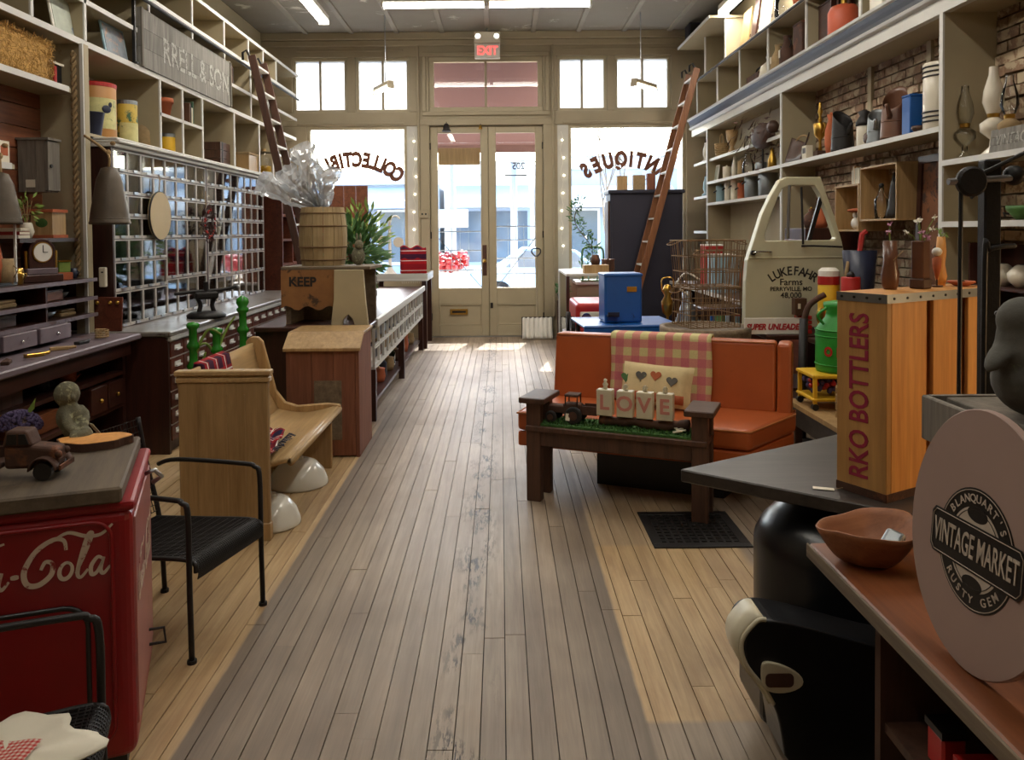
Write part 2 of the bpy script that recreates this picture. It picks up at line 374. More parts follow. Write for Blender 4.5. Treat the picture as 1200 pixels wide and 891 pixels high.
M_ = {}
def defmats():
    M = M_
    M['floor'] = floor_material()
    M['sub'] = paint('subfloor_dark', srgb(22,18,15), .9, 0)
    M['cream'] = paint('cream_old_paint', srgb(164,151,122), .6, .07, 3, 0, .06, srgb(140,118,84), .70, 5)
    M['cream_lt'] = paint('shelf_edge_paint', srgb(206,204,198), .5, .06, 4, 0, .05, srgb(120,108,90), .70, 12)
    M['wallw'] = paint('storefront_paint', srgb(160,147,121), .55, .06, 2.5, 0, .05, srgb(120,104,80), .69, 6)
    M['doorp'] = paint('door_paint', srgb(172,159,131), .5, .06, 2.5, 0, .05, srgb(128,98,68), .68, 5)
    M['ceil'] = paint('ceiling_board', srgb(140,133,122), .8, .08, 1.5, 0, .1, srgb(205,200,186), .60, 1.6)
    M['batten'] = paint('ceiling_batten', srgb(146,138,124), .6, .08, 4)
    M['brick'] = paint('old_brick', srgb(140,112,90), .95, .4, 6, 0, .8, srgb(186,168,140), .48, 9, .22)
    M['mortar'] = paint('mortar', srgb(150,134,108), .95, .3, 9, 0, .5)
    M['plank_red'] = wood('redbrown_planks', srgb(84,44,26), srgb(140,82,50), 1, .55)
    M['mahog'] = wood('dark_mahogany', srgb(38,18,14), srgb(74,38,28), 1, .38, 1, .05)
    M['mahog_z'] = wood('dark_mahogany_upright', srgb(38,18,14), srgb(74,38,28), 2, .38, 1, .05)
    M['drawerw'] = wood('red_mahogany', srgb(70,32,22), srgb(118,62,42), 1, .35, 1, .05, .2)
    M['gwood'] = paint('glazed_front_frame', srgb(176,168,160), .35, .1, 12, 0, .05, srgb(92,52,40), .62, 16)
    M['countertop'] = paint('worn_countertop', srgb(120,114,108), .28, .2, 5, 0, .04, srgb(70,42,32), .58, 6)
    M['pane'] = glass('cabinet_glass', (.96,.98,.99), 2.3, .04)
    M['wpane'] = glass('window_glass', (.985,.99,.99), .8, .0)
    M['frost_w'] = frosted('frosted_white_glass', (.5,.52,.54), .7)
    M['awn'] = frosted('mauve_canvas', srgb(104,80,78), .12)
    M['pine'] = wood('pine_board', srgb(152,118,74), srgb(194,160,110), 2, .5, .7)
    M['pine_x'] = wood('pine_board_seat', srgb(168,134,88), srgb(206,174,124), 1, .35, .7, .05)
    M['pine_lt'] = wood('orange_pine', srgb(196,128,60), srgb(230,168,92), 2, .5, .6)
    M['barn'] = wood('barn_wood', srgb(92,78,62), srgb(142,124,100), 1, .8, .8, .4, .15, srgb(64,52,42), .58)
    M['barn_x'] = wood('barn_wood_x', srgb(88,76,62), srgb(136,120,98), 0, .8, .8, .4, .15, srgb(64,52,42), .58)
    M['grayw'] = wood('gray_weathered_wood', srgb(86,80,72), srgb(134,126,114), 2, .85, .8, .4)
    M['oldred'] = wood('red_wash_wood', srgb(112,66,46), srgb(150,96,70), 2, .75, .6, .3, .1, srgb(170,138,108), .66)
    M['darkt'] = wood('dark_table_wood', srgb(42,36,33), srgb(74,66,60), 0, .38, .7, .1)
    M['bench'] = wood('dark_oak', srgb(58,38,28), srgb(92,62,46), 2, .5, .9, .1)
    M['orangew'] = wood('orange_stained_wood', srgb(104,58,32), srgb(146,84,46), 1, .42, .5, .06, .1)
    M['deskp'] = paint('grayed_desk_paint', srgb(112,98,104), .4, .18, 6, 0, .05, srgb(74,48,42), .58, 8)
    M['vinyl'] = paint('orange_vinyl', srgb(166,80,32), .42, .10, 4, 0, .05, srgb(140,64,26), .64, 6)
    M['vinyl_t'] = paint('tan_piping', srgb(170,104,56), .5, .1)
    M['black'] = paint('black_paint', srgb(24,23,24), .35, .2, 8, 0, .03)
    M['iron'] = paint('black_iron', srgb(34,31,30), .5, .25, 20, .3, .2)
    M['blackv'] = paint('black_vinyl', srgb(20,21,24), .28, .2, 6, 0, .04)
    M['creamv'] = paint('cream_vinyl', srgb(206,198,172), .4, .08)
    M['cokered'] = paint('cooler_red', srgb(138,16,22), .34, .14, 3, 0, .04, srgb(86,10,16), .66, 4)
    M['cokeside'] = paint('pale_cooler_red', srgb(158,92,86), .35, .14, 3, 0, .04, srgb(120,30,32), .62, 4)  # paler, pinker red for the side panel
    M['cokewhite'] = paint('worn_white_lettering', srgb(206,186,166), .5, .1, 9, 0, .05, srgb(140,40,38), .57, 30)
    M['white'] = paint('white_enamel', srgb(226,222,208), .12, .03, 3, 0, 0)
    M['whitep'] = paint('white_paint', srgb(228,224,214), .5, .05)
    M['paper'] = paint('paper', srgb(220,212,192), .8, .05)
    M['steel'] = metal('steel', srgb(170,172,176), .3)
    M['chrome'] = metal('chrome', srgb(210,212,215), .12)
    M['brass'] = metal('brass', srgb(190,150,70), .28)
    M['galv'] = metal('galvanised', srgb(140,145,148), .45)
    M['rust'] = paint('rusty_steel', srgb(82,56,44), .75, .25, 8, .3, .4, srgb(116,72,48), .55, 9)
    M['rustwire'] = paint('rusty_wire', srgb(128,100,68), .7, .2, 20, .3, .2)
    M['milkdoor'] = paint('truck_door_cream', srgb(198,192,160), .38, .06, 2, 0, .03, srgb(160,140,104), .70, 5)
    M['fasc'] = paint('cornice_paint', srgb(196,194,186), .4, .06, 3, 0, .05, srgb(150,140,124), .69, 6)
    M['cove'] = paint('cornice_cove_paint', srgb(36,39,47), .4, .1, 3)
    M['green'] = paint('green_glaze', srgb(44,128,36), .25, .3, 9, 0, .1)
    M['greencan'] = paint('green_can_paint', srgb(38,140,46), .4, .12, 6, 0, .15, srgb(70,90,50), .68, 14)
    M['yellow'] = paint('yellow_paint', srgb(222,176,38), .45, .1, 6, 0, .05, srgb(150,110,50), .68, 12)
    M['red'] = paint('red_paint', srgb(176,34,30), .4, .1, 6, 0, .05, srgb(110,30,24), .66, 12)
    M['blue'] = paint('blue_paint', srgb(22,84,156), .35, .12, 4, 0, .05, srgb(16,56,104), .64, 8)
    M['ltblue'] = paint('pale_blue_tin', srgb(146,178,190), .4, .1)
    M['terra'] = paint('terracotta', srgb(176,94,58), .85, .15, 7, 0, .2)
    M['stone'] = paint('lichen_stone', srgb(108,104,84), .95, .3, 16, 0, .8, srgb(150,148,116), .54, 34)
    M['cement'] = paint('gray_cement', srgb(92,90,84), .9, .15, 8, 0, .4, srgb(118,128,96), .62, 20)
    M['straw'] = paint('straw', srgb(190,150,84), .9, .35, 30, 0, .3, srgb(128,92,44), .56, 40)
    M['grass'] = paint('green_moss_mat', srgb(52,92,38), .95, .4, 40, 0, .5, srgb(92,124,58), .56, 40)
    M['leaf'] = paint('leaf_green', srgb(64,104,48), .6, .35, 12, 0, .1)
    M['leafy'] = paint('leaf_yellowgreen', srgb(122,146,62), .6, .3, 12, 0, .1)
    M['purple'] = paint('purple_flower', srgb(72,60,92), .9, .3, 30)
    M['pink'] = paint('pink_petal', srgb(196,142,166), .8, .2, 20)
    M['burlap'] = paint('burlap', srgb(156,132,96), .95, .15, 40, 0, .4)
    M['shade'] = paint('aged_tin_shade', srgb(86,75,62), .5, .2, 8, .3, .1)
    M['jute'] = paint('rope', srgb(168,140,98), .95, .2, 60, 0, .5)
    M['clear'] = glass('clear_glassware', (.97,.98,.97), 1.3, .03)
    M['milkg'] = paint('milk_glass', srgb(214,206,188), .15, .05, 4, 0, 0)
    M['greeng'] = glass('green_glass', (.45,.72,.55), 1.5, .03)
    M['rubber'] = paint('rubber', srgb(28,26,25), .8, .1)
    M['lidw'] = wood('dark_lid_planks', srgb(74,62,50), srgb(116,100,80), 1, .7, .7, .3, .12, srgb(54,44,36), .6)
    M['brownt'] = paint('brown_lettering', srgb(104,58,34), .5, .1)
    M['darkt2'] = paint('dark_lettering', srgb(44,38,34), .6, .1)
    M['redt'] = paint('red_lettering', srgb(172,38,44), .6, .1)
    M['crimsont'] = paint('crimson_stencil', srgb(150,30,62), .7, .15, 30, 0, 0, srgb(184,120,70), .66, 40)
    M['navy'] = paint('navy_paint', srgb(34,40,62), .4, .15)
    M['wardrobe'] = paint('blue_black_cabinet', srgb(38,37,50), .5, .12, 3)
    M['blocktxt'] = paint('faded_pink_letter', srgb(196,128,116), .7, .1)
    M['kegw'] = wood('pale_keg_wood', srgb(150,126,88), srgb(190,166,122), 2, .75, .7, .3)
    M['pine_pale'] = paint('pale_disc_wood', srgb(186,164,124), .6, .06, 5)
    M['pine_lt2'] = wood('tan_crate_board', srgb(170,122,66), srgb(204,156,92), 2, .55, .6)
    M['terra2'] = paint('faded_orange_tank', srgb(196,92,62), .5, .1, 5)
    M['brownjug'] = paint('brown_salt_glaze', srgb(104,68,48), .3, .2, 5)
    M['bowlw'] = wood('rough_bowl_wood', srgb(118,70,42), srgb(164,106,68), 0, .6, .8, .3)
    M['signlt'] = paint('cream_print', srgb(190,176,160), .6, .04)
    M['throw'] = bands('pink_check_throw', srgb(196,112,118), srgb(206,196,140), srgb(205,140,126), .105, (0, 2))
    M['gingham'] = bands('red_gingham', srgb(190,60,58), srgb(220,200,186), srgb(206,128,116), .012, (0, 1))
    M['plaid'] = bands('red_plaid', srgb(168,26,30), srgb(60,22,46), srgb(140,24,32), .13, (1, 2), .9, srgb(214,206,200))
    M['plaidx'] = bands('red_plaid_flat', srgb(170,26,30), srgb(34,30,62), srgb(112,24,40), .11, (1, 0), .9, srgb(214,206,200))
    M['pillow'] = paint('pillow_cloth', srgb(206,186,140), .9, .06, 30, 0, .3)
    M['mesh'] = paint('black_mesh', srgb(30,27,26), .45, .2, 30, .3, .2)
    M['mauve'] = paint('mauve_board', srgb(160,134,124), .6, .06, 3, 0, .05)
    M['signgray'] = wood('gray_sign_board', srgb(96,92,86), srgb(150,146,138), 2, .85, .9, .3)
    M['signlet'] = paint('faded_sign_letter', srgb(178,176,168), .8, .1, 20, 0, 0, srgb(122,118,110), .5, 30)
    M['asphalt'] = paint('asphalt', srgb(150,150,152), .9, .1, 2)
    M['concrete'] = paint('sidewalk', srgb(190,188,184), .9, .08, 2)
    M['bldg_w'] = paint('pale_render', srgb(222,220,214), .8, .04, 1)
    M['bldg_b'] = paint('blue_gray_siding', srgb(160,172,188), .7, .06, 1)
    M['bldg_r'] = paint('red_brick_front', srgb(150,104,98), .9, .1, 3)
    M['carb'] = paint('car_paint_blue', srgb(150,180,206), .2, .03, 2, .2, 0)
    M['darkglass'] = paint('dark_window_glass', srgb(92,104,116), .08, .1, 2, 0, 0)
    M['tube'] = emit('lit_fluorescent_tube', (1, .97, .9), 14)
    M['fairy'] = emit('fairy_bulb', (1, .85, .6), 6)
    M['exit'] = emit('exit_letters', (1, .1, .09), 1.6)
defmats(); M = M_
# ------------------------------------------------------------------ the room
XL, XR, YB, YF, ZC = -3.45, 3.12, 11.5, -2.6, 4.45
# floor of narrow strip boards; the boards in view are pieces of their own
fl = B().bb(XL-.2, XR+.2, YF, YB+.15, -.12, -.016).obj('floor', M['sub']); struct(fl, 'worn narrow strip wood floor with pale unworn bands beside the aisle')
BW = .0785; GAP = .0034
rest = B(); row = 0; x = XL; meshes = {}
seg_parts = 0
while x < XR:
    rr = random.Random(row*13+5)
    y = YF + rr.uniform(-2.2, 0); 
    while y < YB+.05:
        L_ = rr.choice((1.5, 1.9, 2.3, 2.7)); y0, y1 = max(y, YF), min(y+L_, YB+.05); y += L_
        if y1-y0 < .02: continue
        vis = (-1.75 < x < 1.62) and y1 > 2.1 and y0 < 8.6 and not (x > 1.25 and y0 > 4.2)
        z = rr.uniform(-.0008, .0008)
        if vis and seg_parts < 296:
            key = round(y1-y0, 2)
            if key not in meshes:
                bx = B().bb(0, BW-GAP, .0011, key-.0011, -.016, 0); meshes[key] = bx.mesh('floor_board', M['floor'])
            o = link('floor_board', meshes[key], fl, loc=(x, y0, z)); seg_parts += 1
        else:
            rest.bb(x, x+BW-GAP, y0+.0011, y1-.0011, -.016, z)
    x += BW; row += 1
o = rest.obj('floor_boards_beyond', M['floor'], fl); o['kind'] = 'stuff'

wl = B().bb(XL-.12, XL, YF, YB+.14, 0, ZC).obj('wall_left', M['cream']); struct(wl, 'cream painted wall behind the tall open shelving')
wf = B().bb(XL, XR, YF-.12, YF, 0, ZC).obj('wall_front', M['cream']); struct(wf, 'plain rear wall of the shop room')
wr = B().bb(XR, XR+.15, YF, YB+.14, 0, ZC).obj('wall_right', M['mortar']); struct(wr, 'rough old brick wall with pale mortar behind the shelves')
# bricks: those in view are pieces
bm = B().bb(-.03, .03, 0, .205, 0, .06).mesh('brick', M['brick'])
rb = B(); nb = 0; rr = random.Random(3)
z = .02; k = 0
while z < 4.4:
    y = 2.4 + (k % 2)*.11
    while y < 11.3:
        vis = (3.4 < y < 7.5 and 1.6 < z < 2.86 ) or (3.3 < y < 4.9 and 1.1 < z < 1.6)
        if vis and nb < 298:
            o = link('brick', bm, wr, loc=(XR-.012-rr.uniform(0, .014), y, z), rot=(rr.uniform(-.03, .03), 0, rr.uniform(-.03, .03))); nb += 1
        else: rb.bb(XR-.036, XR+.02, y, y+.205, z, z+.06)
        y += .218
    z += .072; k += 1
o = rb.obj('brick_courses_beyond', M['brick'], wr); o['kind'] = 'stuff'

ce = B().bb(XL-.1, XR+.15, YF, YB+.14, ZC+.012, ZC+.12).obj('ceiling', M['sub']); struct(ce, 'board ceiling with battens and peeling pale patches')
nbt = 10; bw = (XR-XL)/nbt
for i in range(nbt):
    for j in range(6):
        y1 = YB - j*2.2; y0 = max(y1-2.2, YF)
        if y1 - y0 < .1: continue
        B().bb(XL+i*bw+.01, XL+(i+1)*bw-.01, y0+.004, y1-.004, ZC-.004, ZC+.014).obj('ceiling_panel', M['ceil'], ce)
    if i: B().bb(XL+i*bw-.035, XL+i*bw+.035, YF, YB, ZC-.028, ZC+.002).obj('batten', M['batten'], ce, bev=.006)
for j in range(1, 6):
    B().bb(XL, XR, YB-j*2.2-.02, YB-j*2.2+.02, ZC-.014, ZC+.002).obj('cross_batten', M['batten'], ce)
t = B().bb(XL, XR, YB-.07, YB, ZC-.11, ZC).bb(XL, XR, YB-.04, YB, ZC-.2, ZC-.11).obj('trim_1', M['wallw'], bev=.012); struct(t, 'cornice moulding where the storefront wall meets the ceiling', 'trim')

# storefront wall
ZT0, ZT1, ZW1, ZS = 3.30, 4.10, 3.10, .85
wb = B()
Y0, Y1 = YB, YB+.14
wb.bb(XL, XR, Y0, Y1, ZT1, ZC)
wb.bb(XL, XR, Y0, Y1, ZW1, ZT0)
T = [(-3.02,-2.22), (-2.10,-1.31), (-1.03,.63), (.84,1.57), (1.68,2.50)]
xs = [XL] + [q for t in T for q in t] + [XR]
for a, b in zip(xs[0::2], xs[1::2]): wb.bb(a, b, Y0, Y1, ZT0, ZT1)
D0, D1 = -1.03, .63
for a, b in ((XL,-2.82), (-1.20,D0), (D1,.84), (2.72,XR)): wb.bb(a, b, Y0, Y1, 0, ZW1)
wb.bb(-2.82, -1.20, Y0, Y1, 0, ZS); wb.bb(.84, 2.72, Y0, Y1, 0, ZS)
wbo = wb.obj('wall_back', M['wallw'], bev=.006); struct(wbo, 'cream painted storefront wall around the doors and windows')
def window(n, x0, x1, z0, z1, panes, mat, label, bar=.03, fr=.045):
    e = sempty('window_%d' % n, label, 'window', ((x0+x1)/2, YB+.07, z0)); W, H = x1-x0, z1-z0
    f = B()
    f.bb(-W/2, W/2, -.04, .04, 0, fr); f.bb(-W/2, W/2, -.04, .04, H-fr, H); f.bb(-W/2, -W/2+fr, -.04, .04, fr, H-fr); f.bb(W/2-fr, W/2, -.04, .04, fr, H-fr)
    f.obj('window_frame', M['doorp'], e, bev=.005)
    pw = (W-2*fr-(panes-1)*bar)/panes
    for k in range(panes):
        a = -W/2+fr+k*(pw+bar)
        if k: B().bb(a-bar, a, -.03, .03, fr, H-fr).obj('glazing_bar', M['wallw'], e)
        B().bb(a, a+pw, -.003, .003, fr, H-fr).obj('pane', mat, e)
    return e
window(1, *T[0], ZT0, ZT1, 2, M['frost_w'], 'frosted transom window beside the tall shelves, first pair of panes')
window(2, *T[1], ZT0, ZT1, 2, M['frost_w'], 'frosted transom window above the collectibles lettering next to the door transom')
window(3, *T[2], ZT0, ZT1, 2, M['wpane'], 'clear transom window showing the mauve canopy above the double doors', .035, .07)
window(4, *T[3], ZT0, ZT1, 2, M['frost_w'], 'frosted transom window right beside the door transom above antiques lettering')
window(5, *T[4], ZT0, ZT1, 2, M['frost_w'], 'frosted transom window behind the wooden ladder')
w6 = window(6, -2.82, -1.36, ZS, ZW1, 1, M['wpane'], 'large display window lettered collectibles')
w7 = window(7, 1.0, 2.72, ZS, ZW1, 1, M['wpane'], 'large display window lettered antiques')
B().bb(-1.36, -1.20, YB+.02, YB+.12, ZS, ZW1).obj('trim_2', M['fasc']); struct(bpy.data.objects['trim_2'], 'plain side casing between the collectibles window and the doors', 'trim')
B().bb(.84, 1.0, YB+.02, YB+.12, ZS, ZW1).obj('trim_3', M['fasc']); struct(bpy.data.objects['trim_3'], 'plain side casing between the doors and the antiques window', 'trim')
# transom casing over the doors, door casing, panel strips
tr = B()
for (a, b, c, d) in ((D0-.1, D1+.1, ZT1, ZT1+.06), (D0-.1, D1+.1, ZT0-.06, ZT0), (D0-.1, D0-.04, ZT0, ZT1), (D1+.04, D1+.1, ZT0, ZT1)): tr.bb(a, b, YB-.03, YB, c, d)
struct(tr.obj('trim_4', M['wallw'], bev=.008), 'moulded casing around the mauve door transom', 'trim')
tr = B().bb(D0-.14, D0-.0, YB-.03, YB, 0, ZW1+.05).bb(D1, D1+.14, YB-.03, YB, 0, ZW1+.05).bb(D0-.14, D1+.14, YB-.035, YB, ZW1, ZW1+.09).bb(D0, D0+.03, YB+.085, YB+.14, 0, ZW1).bb(D1-.03, D1, YB+.085, YB+.14, 0, ZW1).bb(D0, D1, YB+.085, YB+.14, ZW1-.03, ZW1)
struct(tr.obj('trim_5', M['wallw'], bev=.008), 'door casing around the double doors', 'trim')
tr = B()
for a in (-1.2, .76): tr.bb(a, a+.03, YB-.05, YB, .3, ZC-.2)
struct(tr.obj('trim_6', M['wallw'], bev=.006), 'slim vertical posts beside the doors', 'trim')
tr = B()
for a, b in ((-2.95, -1.4), (.92, 2.6)): tr.bb(a, b, YB-.012, YB, 4.18, 4.21); tr.bb(a, b, YB-.02, YB, ZW1+.02, ZW1+.05)
struct(tr.obj('trim_7', M['wallw'], bev=.005), 'thin picture rails above and below the transoms', 'trim')

def glyph(font_ch, size, mat, parent, x, y, z, ang, sx=.72, name='letter'):   # painted on glass, read from the street
    me = text_mesh(font_ch, size, .001, .019*size/.29, 'CENTER', sx); me.materials.clear(); me.materials.append(mat)
    return link(name, me, parent, loc=(x, y, z), rot=(R(90), ang, R(180)))
def arch(word, parent, cx, cz, rad, span, size, mat, flip=1):
    wd = [{'I': .55, 'L': .88, 'C': 1.1, 'O': 1.15, 'Q': 1.15, 'N': 1.1, 'U': 1.1}.get(c, 1.0) for c in word]; cum = [sum(wd[:k])+wd[k]/2 for k in range(len(wd))]
    for k, ch in enumerate(word):
        a = span*((cum[k]-cum[0])/(cum[-1]-cum[0])-.5)                 # reading order runs to -x seen from inside
        x = -rad*math.sin(a); z = cz + rad*math.cos(a) - rad
        glyph(ch, size, mat, parent, cx + x, -.012, z, a)
arch('COLLECTIBLES', w6, -.04, 1.76, .96, R(80), .29, M['brownt'])
arch('ANTIQUES', w7, -.035, 1.736, 1.03, R(66), .30, M['brownt'])

# the double doors
def door(n, x0, x1, label, left):
    e = sempty('door_%d' % n, label, 'door', (x0, YB+.03, 0)); W = x1-x0; H = ZW1-.01
    st, top, gz = .11, .10, .72
    f = B(); f.bb(0, st, 0, .05, .01, H); f.bb(W-st, W, 0, .05, .01, H); f.bb(st, W-st, 0, .05, H-top, H); f.bb(st, W-st, 0, .05, .48, gz); f.bb(st, W-st, 0, .05, .01, .17)
    f.obj('leaf_frame', M['doorp'], e, bev=.006)
    B().bb(st, W-st, .015, .035, .17, .48).obj('panel', M['doorp'], e)
    q = B(); 
    for (a, b, c, d) in ((st, W-st, .17, .19), (st, W-st, .46, .48), (st, st+.02, .19, .46), (W-st-.02, W-st, .19, .46)): q.bb(a, b, .0, .02, c, d)
    q.obj('panel_moulding', M['doorp'], e, bev=.006)
    B().bb(st, W-st, .02, .026, gz, H-top).obj('pane', M['wpane'], e)
    bars = B()
    for z in ((.98, 1.27, 1.55) if left else (.92, 1.15, 1.42, 1.62)): bars.cyl((st, .07, z), (W-st, .07, z), .009, n=6)
    for x in (.3, .5, .7): bars.cyl((st+(W-2*st)*x, .08, gz), (st+(W-2*st)*x, .08, 1.66), .004, n=5)
    bars.obj('guard_bars', M['galv'], e)
    d = B(); d.cyl((st, .09, 1.45) if left else (st, .09, gz), (W-st, .09, gz) if left else (W-st, .09, 1.45), .006, n=6); d.obj('diagonal_rod', M['iron'], e)
    hg = B()
    for z in (.3, 1.5, 2.8): hg.cyl((0 if left else W, -.012, z-.05), (0 if left else W, -.012, z+.05), .012, n=8)
    hg.obj('hinge', M['iron'], e)
    return e, W, H
d1, W1, H1 = door(1, D0+.006, -.178, 'cream shop door leaf with brass mail slot and latch plate', True)
B().bb(.27, .53, -.012, .004, .33, .41).obj('mail_slot', M['brass'], d1, bev=.004)
B().bb(.30, .50, -.016, -.010, .355, .385).obj('mail_flap', M['iron'], d1)
B().bb(W1-.025, W1+.03, .05, .062, .012, H1).obj('astragal', M['doorp'], d1)
B().bb(W1-.09, W1-.03, -.012, .004, .9, 1.35).obj('latch_plate', M['rust'], d1, bev=.003)
k = B(); k.cyl((W1-.06, -.01, 1.12), (W1-.06, -.07, 1.12), .012, n=8); k.ball((W1-.06, -.075, 1.12), .028); k.obj('door_knob', M['brass'], d1, smooth=True)
B().bb(.115, W1-.115, .045, .05, 2.53, 2.78).obj('paper_sign', M['pine'], d1)
d2, W2, H2 = door(2, -.172, D1-.006, 'cream shop door leaf with worn foot and dark bolt', False)
B().bb(.012, .05, -.014, .004, .42, .5).obj('bolt', M['iron'], d2, bev=.003)
me = text_mesh('205', .14, .001, .002, 'CENTER', .9); me.materials.append(M['darkt2']); link('house_number', me, d2, loc=(.44, .012, 2.5), rot=(R(90), 0, R(180)))
B().bb(.24, .56, .005, .012, 2.36, 2.375).obj('number_underline', M['darkt2'], d2)
struct(B().bb(D0, D1, YB-.02, YB+.14, 0, .012).obj('trim_8', M['steel']), 'metal threshold under the double doors', 'trim')
# ------------------------------------------------------------------ street outside
gz = -.12
struct(B().bb(-14, 14, YB+.15, 15.4, gz-.1, gz).obj('sidewalk', M['concrete']), 'pale concrete sidewalk outside the doors', 'sidewalk')
struct(B().bb(-40, 40, 15.4, 26, gz-.25, gz-.14).obj('street', M['asphalt']), 'sunlit street outside', 'street')
struct(B().bb(-40, 40, 26, 60, gz-.1, gz).obj('sidewalk_far', M['concrete']), 'far sidewalk across the street', 'sidewalk')
def building(x0, x1, y, h, mat, label, nwin, store, awn=None):
    e = thing('street_building', label, 'building', ((x0+x1)/2, y, gz)); W = x1-x0
    B().bb(-W/2, W/2, 0, 5, 0, h).obj('wall', mat, e)
    B().bb(-W/2+.01, W/2-.01, -.25, .2, h-.5, h-.1).obj('cornice', M['bldg_w'], e)
    for i in range(nwin):
        x = -W/2 + (i+.5)*W/nwin
        hw = min(.95, W/nwin/2-.15)
        if h > 5:
            f = B().bb(x-.55, x+.55, -.06, .02, 4.2, 6.2).obj('window', M['bldg_w'], e); B().bb(x-.47, x+.47, -.08, -.05, 4.3, 6.1).obj('pane', M['darkglass'], f)
        f = B().bb(x-hw, x+hw, -.08, .02, .5, 2.5).obj('shop_window', store, e); B().bb(x-hw+.1, x+hw-.1, -.1, -.07, .6, 2.4).obj('pane', M['darkglass'], f)
    if awn:
        q = B(); q.add([(-W/2+.2,-.05,3.3),(W/2-.2,-.05,3.3),(W/2-.2,-1.3,2.75),(-W/2+.2,-1.3,2.75),(W/2-.2,-1.3,2.5),(-W/2+.2,-1.3,2.5)], [(0,3,2,1),(3,5,4,2)])
        q.obj('awning', awn, e, solid=.03)
    return e
building(-16, -7.6, 28, 4.6, M['bldg_b'], 'low blue gray shop across the street behind the collectibles window', 3, M['bldg_w'], M['bldg_b'])
building(-7.4, -2.2, 28.4, 3.9, M['bldg_b'], 'low blue sided shop across the street seen beside the white lamp post', 2, M['bldg_w'], M['bldg_b'])
building(-2.0, 1.2, 28, 4.2, M['bldg_w'], 'pale rendered shop across the street seen through the left door leaf', 2, M['bldg_b'], M['bldg_b'])
building(1.4, 6.4, 28.5, 4.4, M['bldg_b'], 'blue gray shop with awning across the street behind the right door leaf', 2, M['bldg_w'], M['bldg_w'])
building(6.6, 16, 28, 4.0, M['bldg_w'], 'white low shop across the street behind the antiques window', 3, M['bldg_b'], M['bldg_b'])
lp = thing('street_lamp', 'blue gray street lamp post on the sidewalk outside the left door leaf', 'street lamp', (-.92, 15.0, gz))
B().lathe([(.16,0),(.16,.2),(.1,.5),(.075,.7),(.06,3.4),(.0,3.4)], n=12).obj('post', M['bldg_b'], lp, True)
B().bb(-.33, .3, -.1, .1, 1.75, 2.1).obj('sign_board', M['bldg_b'], lp, bev=.02)
B().lathe([(.05,3.4),(.2,3.5),(.16,3.9),(.0,4.0)], n=12).obj('lantern', M['milkg'], lp, True)
lp2 = thing('street_lamp', 'slim blue gray pole with flat arm outside the right door leaf', 'street lamp', (.25, 14.8, gz))
B().cyl((0,0,0),(0,0,2.95),.075,.06,12).obj('post', M['bldg_b'], lp2, True)
B().ball((.18,0,2.98),(.3,.1,.04)).obj('lamp_head', M['galv'], lp2, True)
aw = thing('storefront_canopy', 'mauve canvas canopy sloping out over the double doors', 'canopy', (-.2, YB+.15, 2.95))
B().add([(-1.0,0,1.35),(1.0,0,1.35),(1.0,1.35,.03),(-1.0,1.35,.03)], [(0,3,2,1)]).obj('canvas', M['awn'], aw, solid=.02)
B().bb(-1.0,1.0,1.34,1.36,-.1,.03).obj('valance', M['awn'], aw)
for x in (-.98,.98): B().cyl((x,0,.2),(x,1.34,.04),.012,n=8).obj('strut', M['galv'], aw)
# parked car
car = thing('parked_car', 'pale blue car parked outside the right door leaf', 'car', (1.25, 19.4, gz-.14), R(180))
prof = [(-2.1,.35),(-2.15,.62),(-1.9,.82),(-1.0,.92),(-.55,1.36),(.7,1.42),(1.35,.98),(2.0,.86),(2.15,.6),(2.1,.3)]
Mx = Matrix(((1,0,0,0),(0,0,-1,0),(0,1,0,0),(0,0,0,1)))
B().prism(prof, -.82, .82, Mx).obj('body', M['carb'], car, bev=.08, seg=3)
B().prism([(-.88,.94),(-.5,1.3),(.65,1.35),(1.15,.96)], -.83, .83, Mx).obj('side_glass', M['darkglass'], car)
for x in (-1.35, 1.3):
    for s in (-1, 1):
        wh = B().cyl((x, s*.7, .32), (x, s*.86, .32), .32, n=20).obj('wheel', M['rubber'], car, bev=.03)
        B().cyl((x, s*.85, .32), (x, s*.875, .32), .19, n=16).obj('hub_cap', M['steel'], wh)
# bare street tree
def tree(px, Y, label, h=4.6, seed=2):
    p = at(px, 300, Y); e = thing('bare_tree', label, 'tree', (p.x, Y, gz)); rr = random.Random(seed); b = B()
    def br(p, d, L, r, n):
        q = p + d*L; b.tube([p, (p+q)/2 + Vector((rr.uniform(-1,1), rr.uniform(-1,1), 0))*L*.06, q], [r, r*.85, r*.7], 5)
        if n == 0: return
        for k in range(3): 
            nd = (d + Vector((rr.uniform(-.8,.8), rr.uniform(-.8,.8), rr.uniform(-.1,.5)))).normalized(); br(q, nd, L*.68, r*.6, n-1)
    br(Vector((0,0,0)), Vector((0,0,1)), h*.33, .035, 6)
    b.obj('branches', M['grayw'], e); return e
tree(712, 14.4, 'bare branched street tree outside the antiques window', 4.2, 4)
# red and white planter outside
pl = thing('planter', 'white street planter with red flowers outside the left door leaf', 'planter', (at(524, 300, 14).x, 14.0, gz))
B().lathe([(.3,0),(.36,.5),(.4,.95),(.36,.95),(.34,.6),(0,.6)], n=16).obj('pot', M['whitep'], pl, True)
b = B(); rr = random.Random(5)
for k in range(70): b.ball((rr.uniform(-.34,.34), rr.uniform(-.34,.34), 1.0+rr.uniform(0,.3)), .06, 5, 4)
b.obj('flowers', M['cokered'], pl)
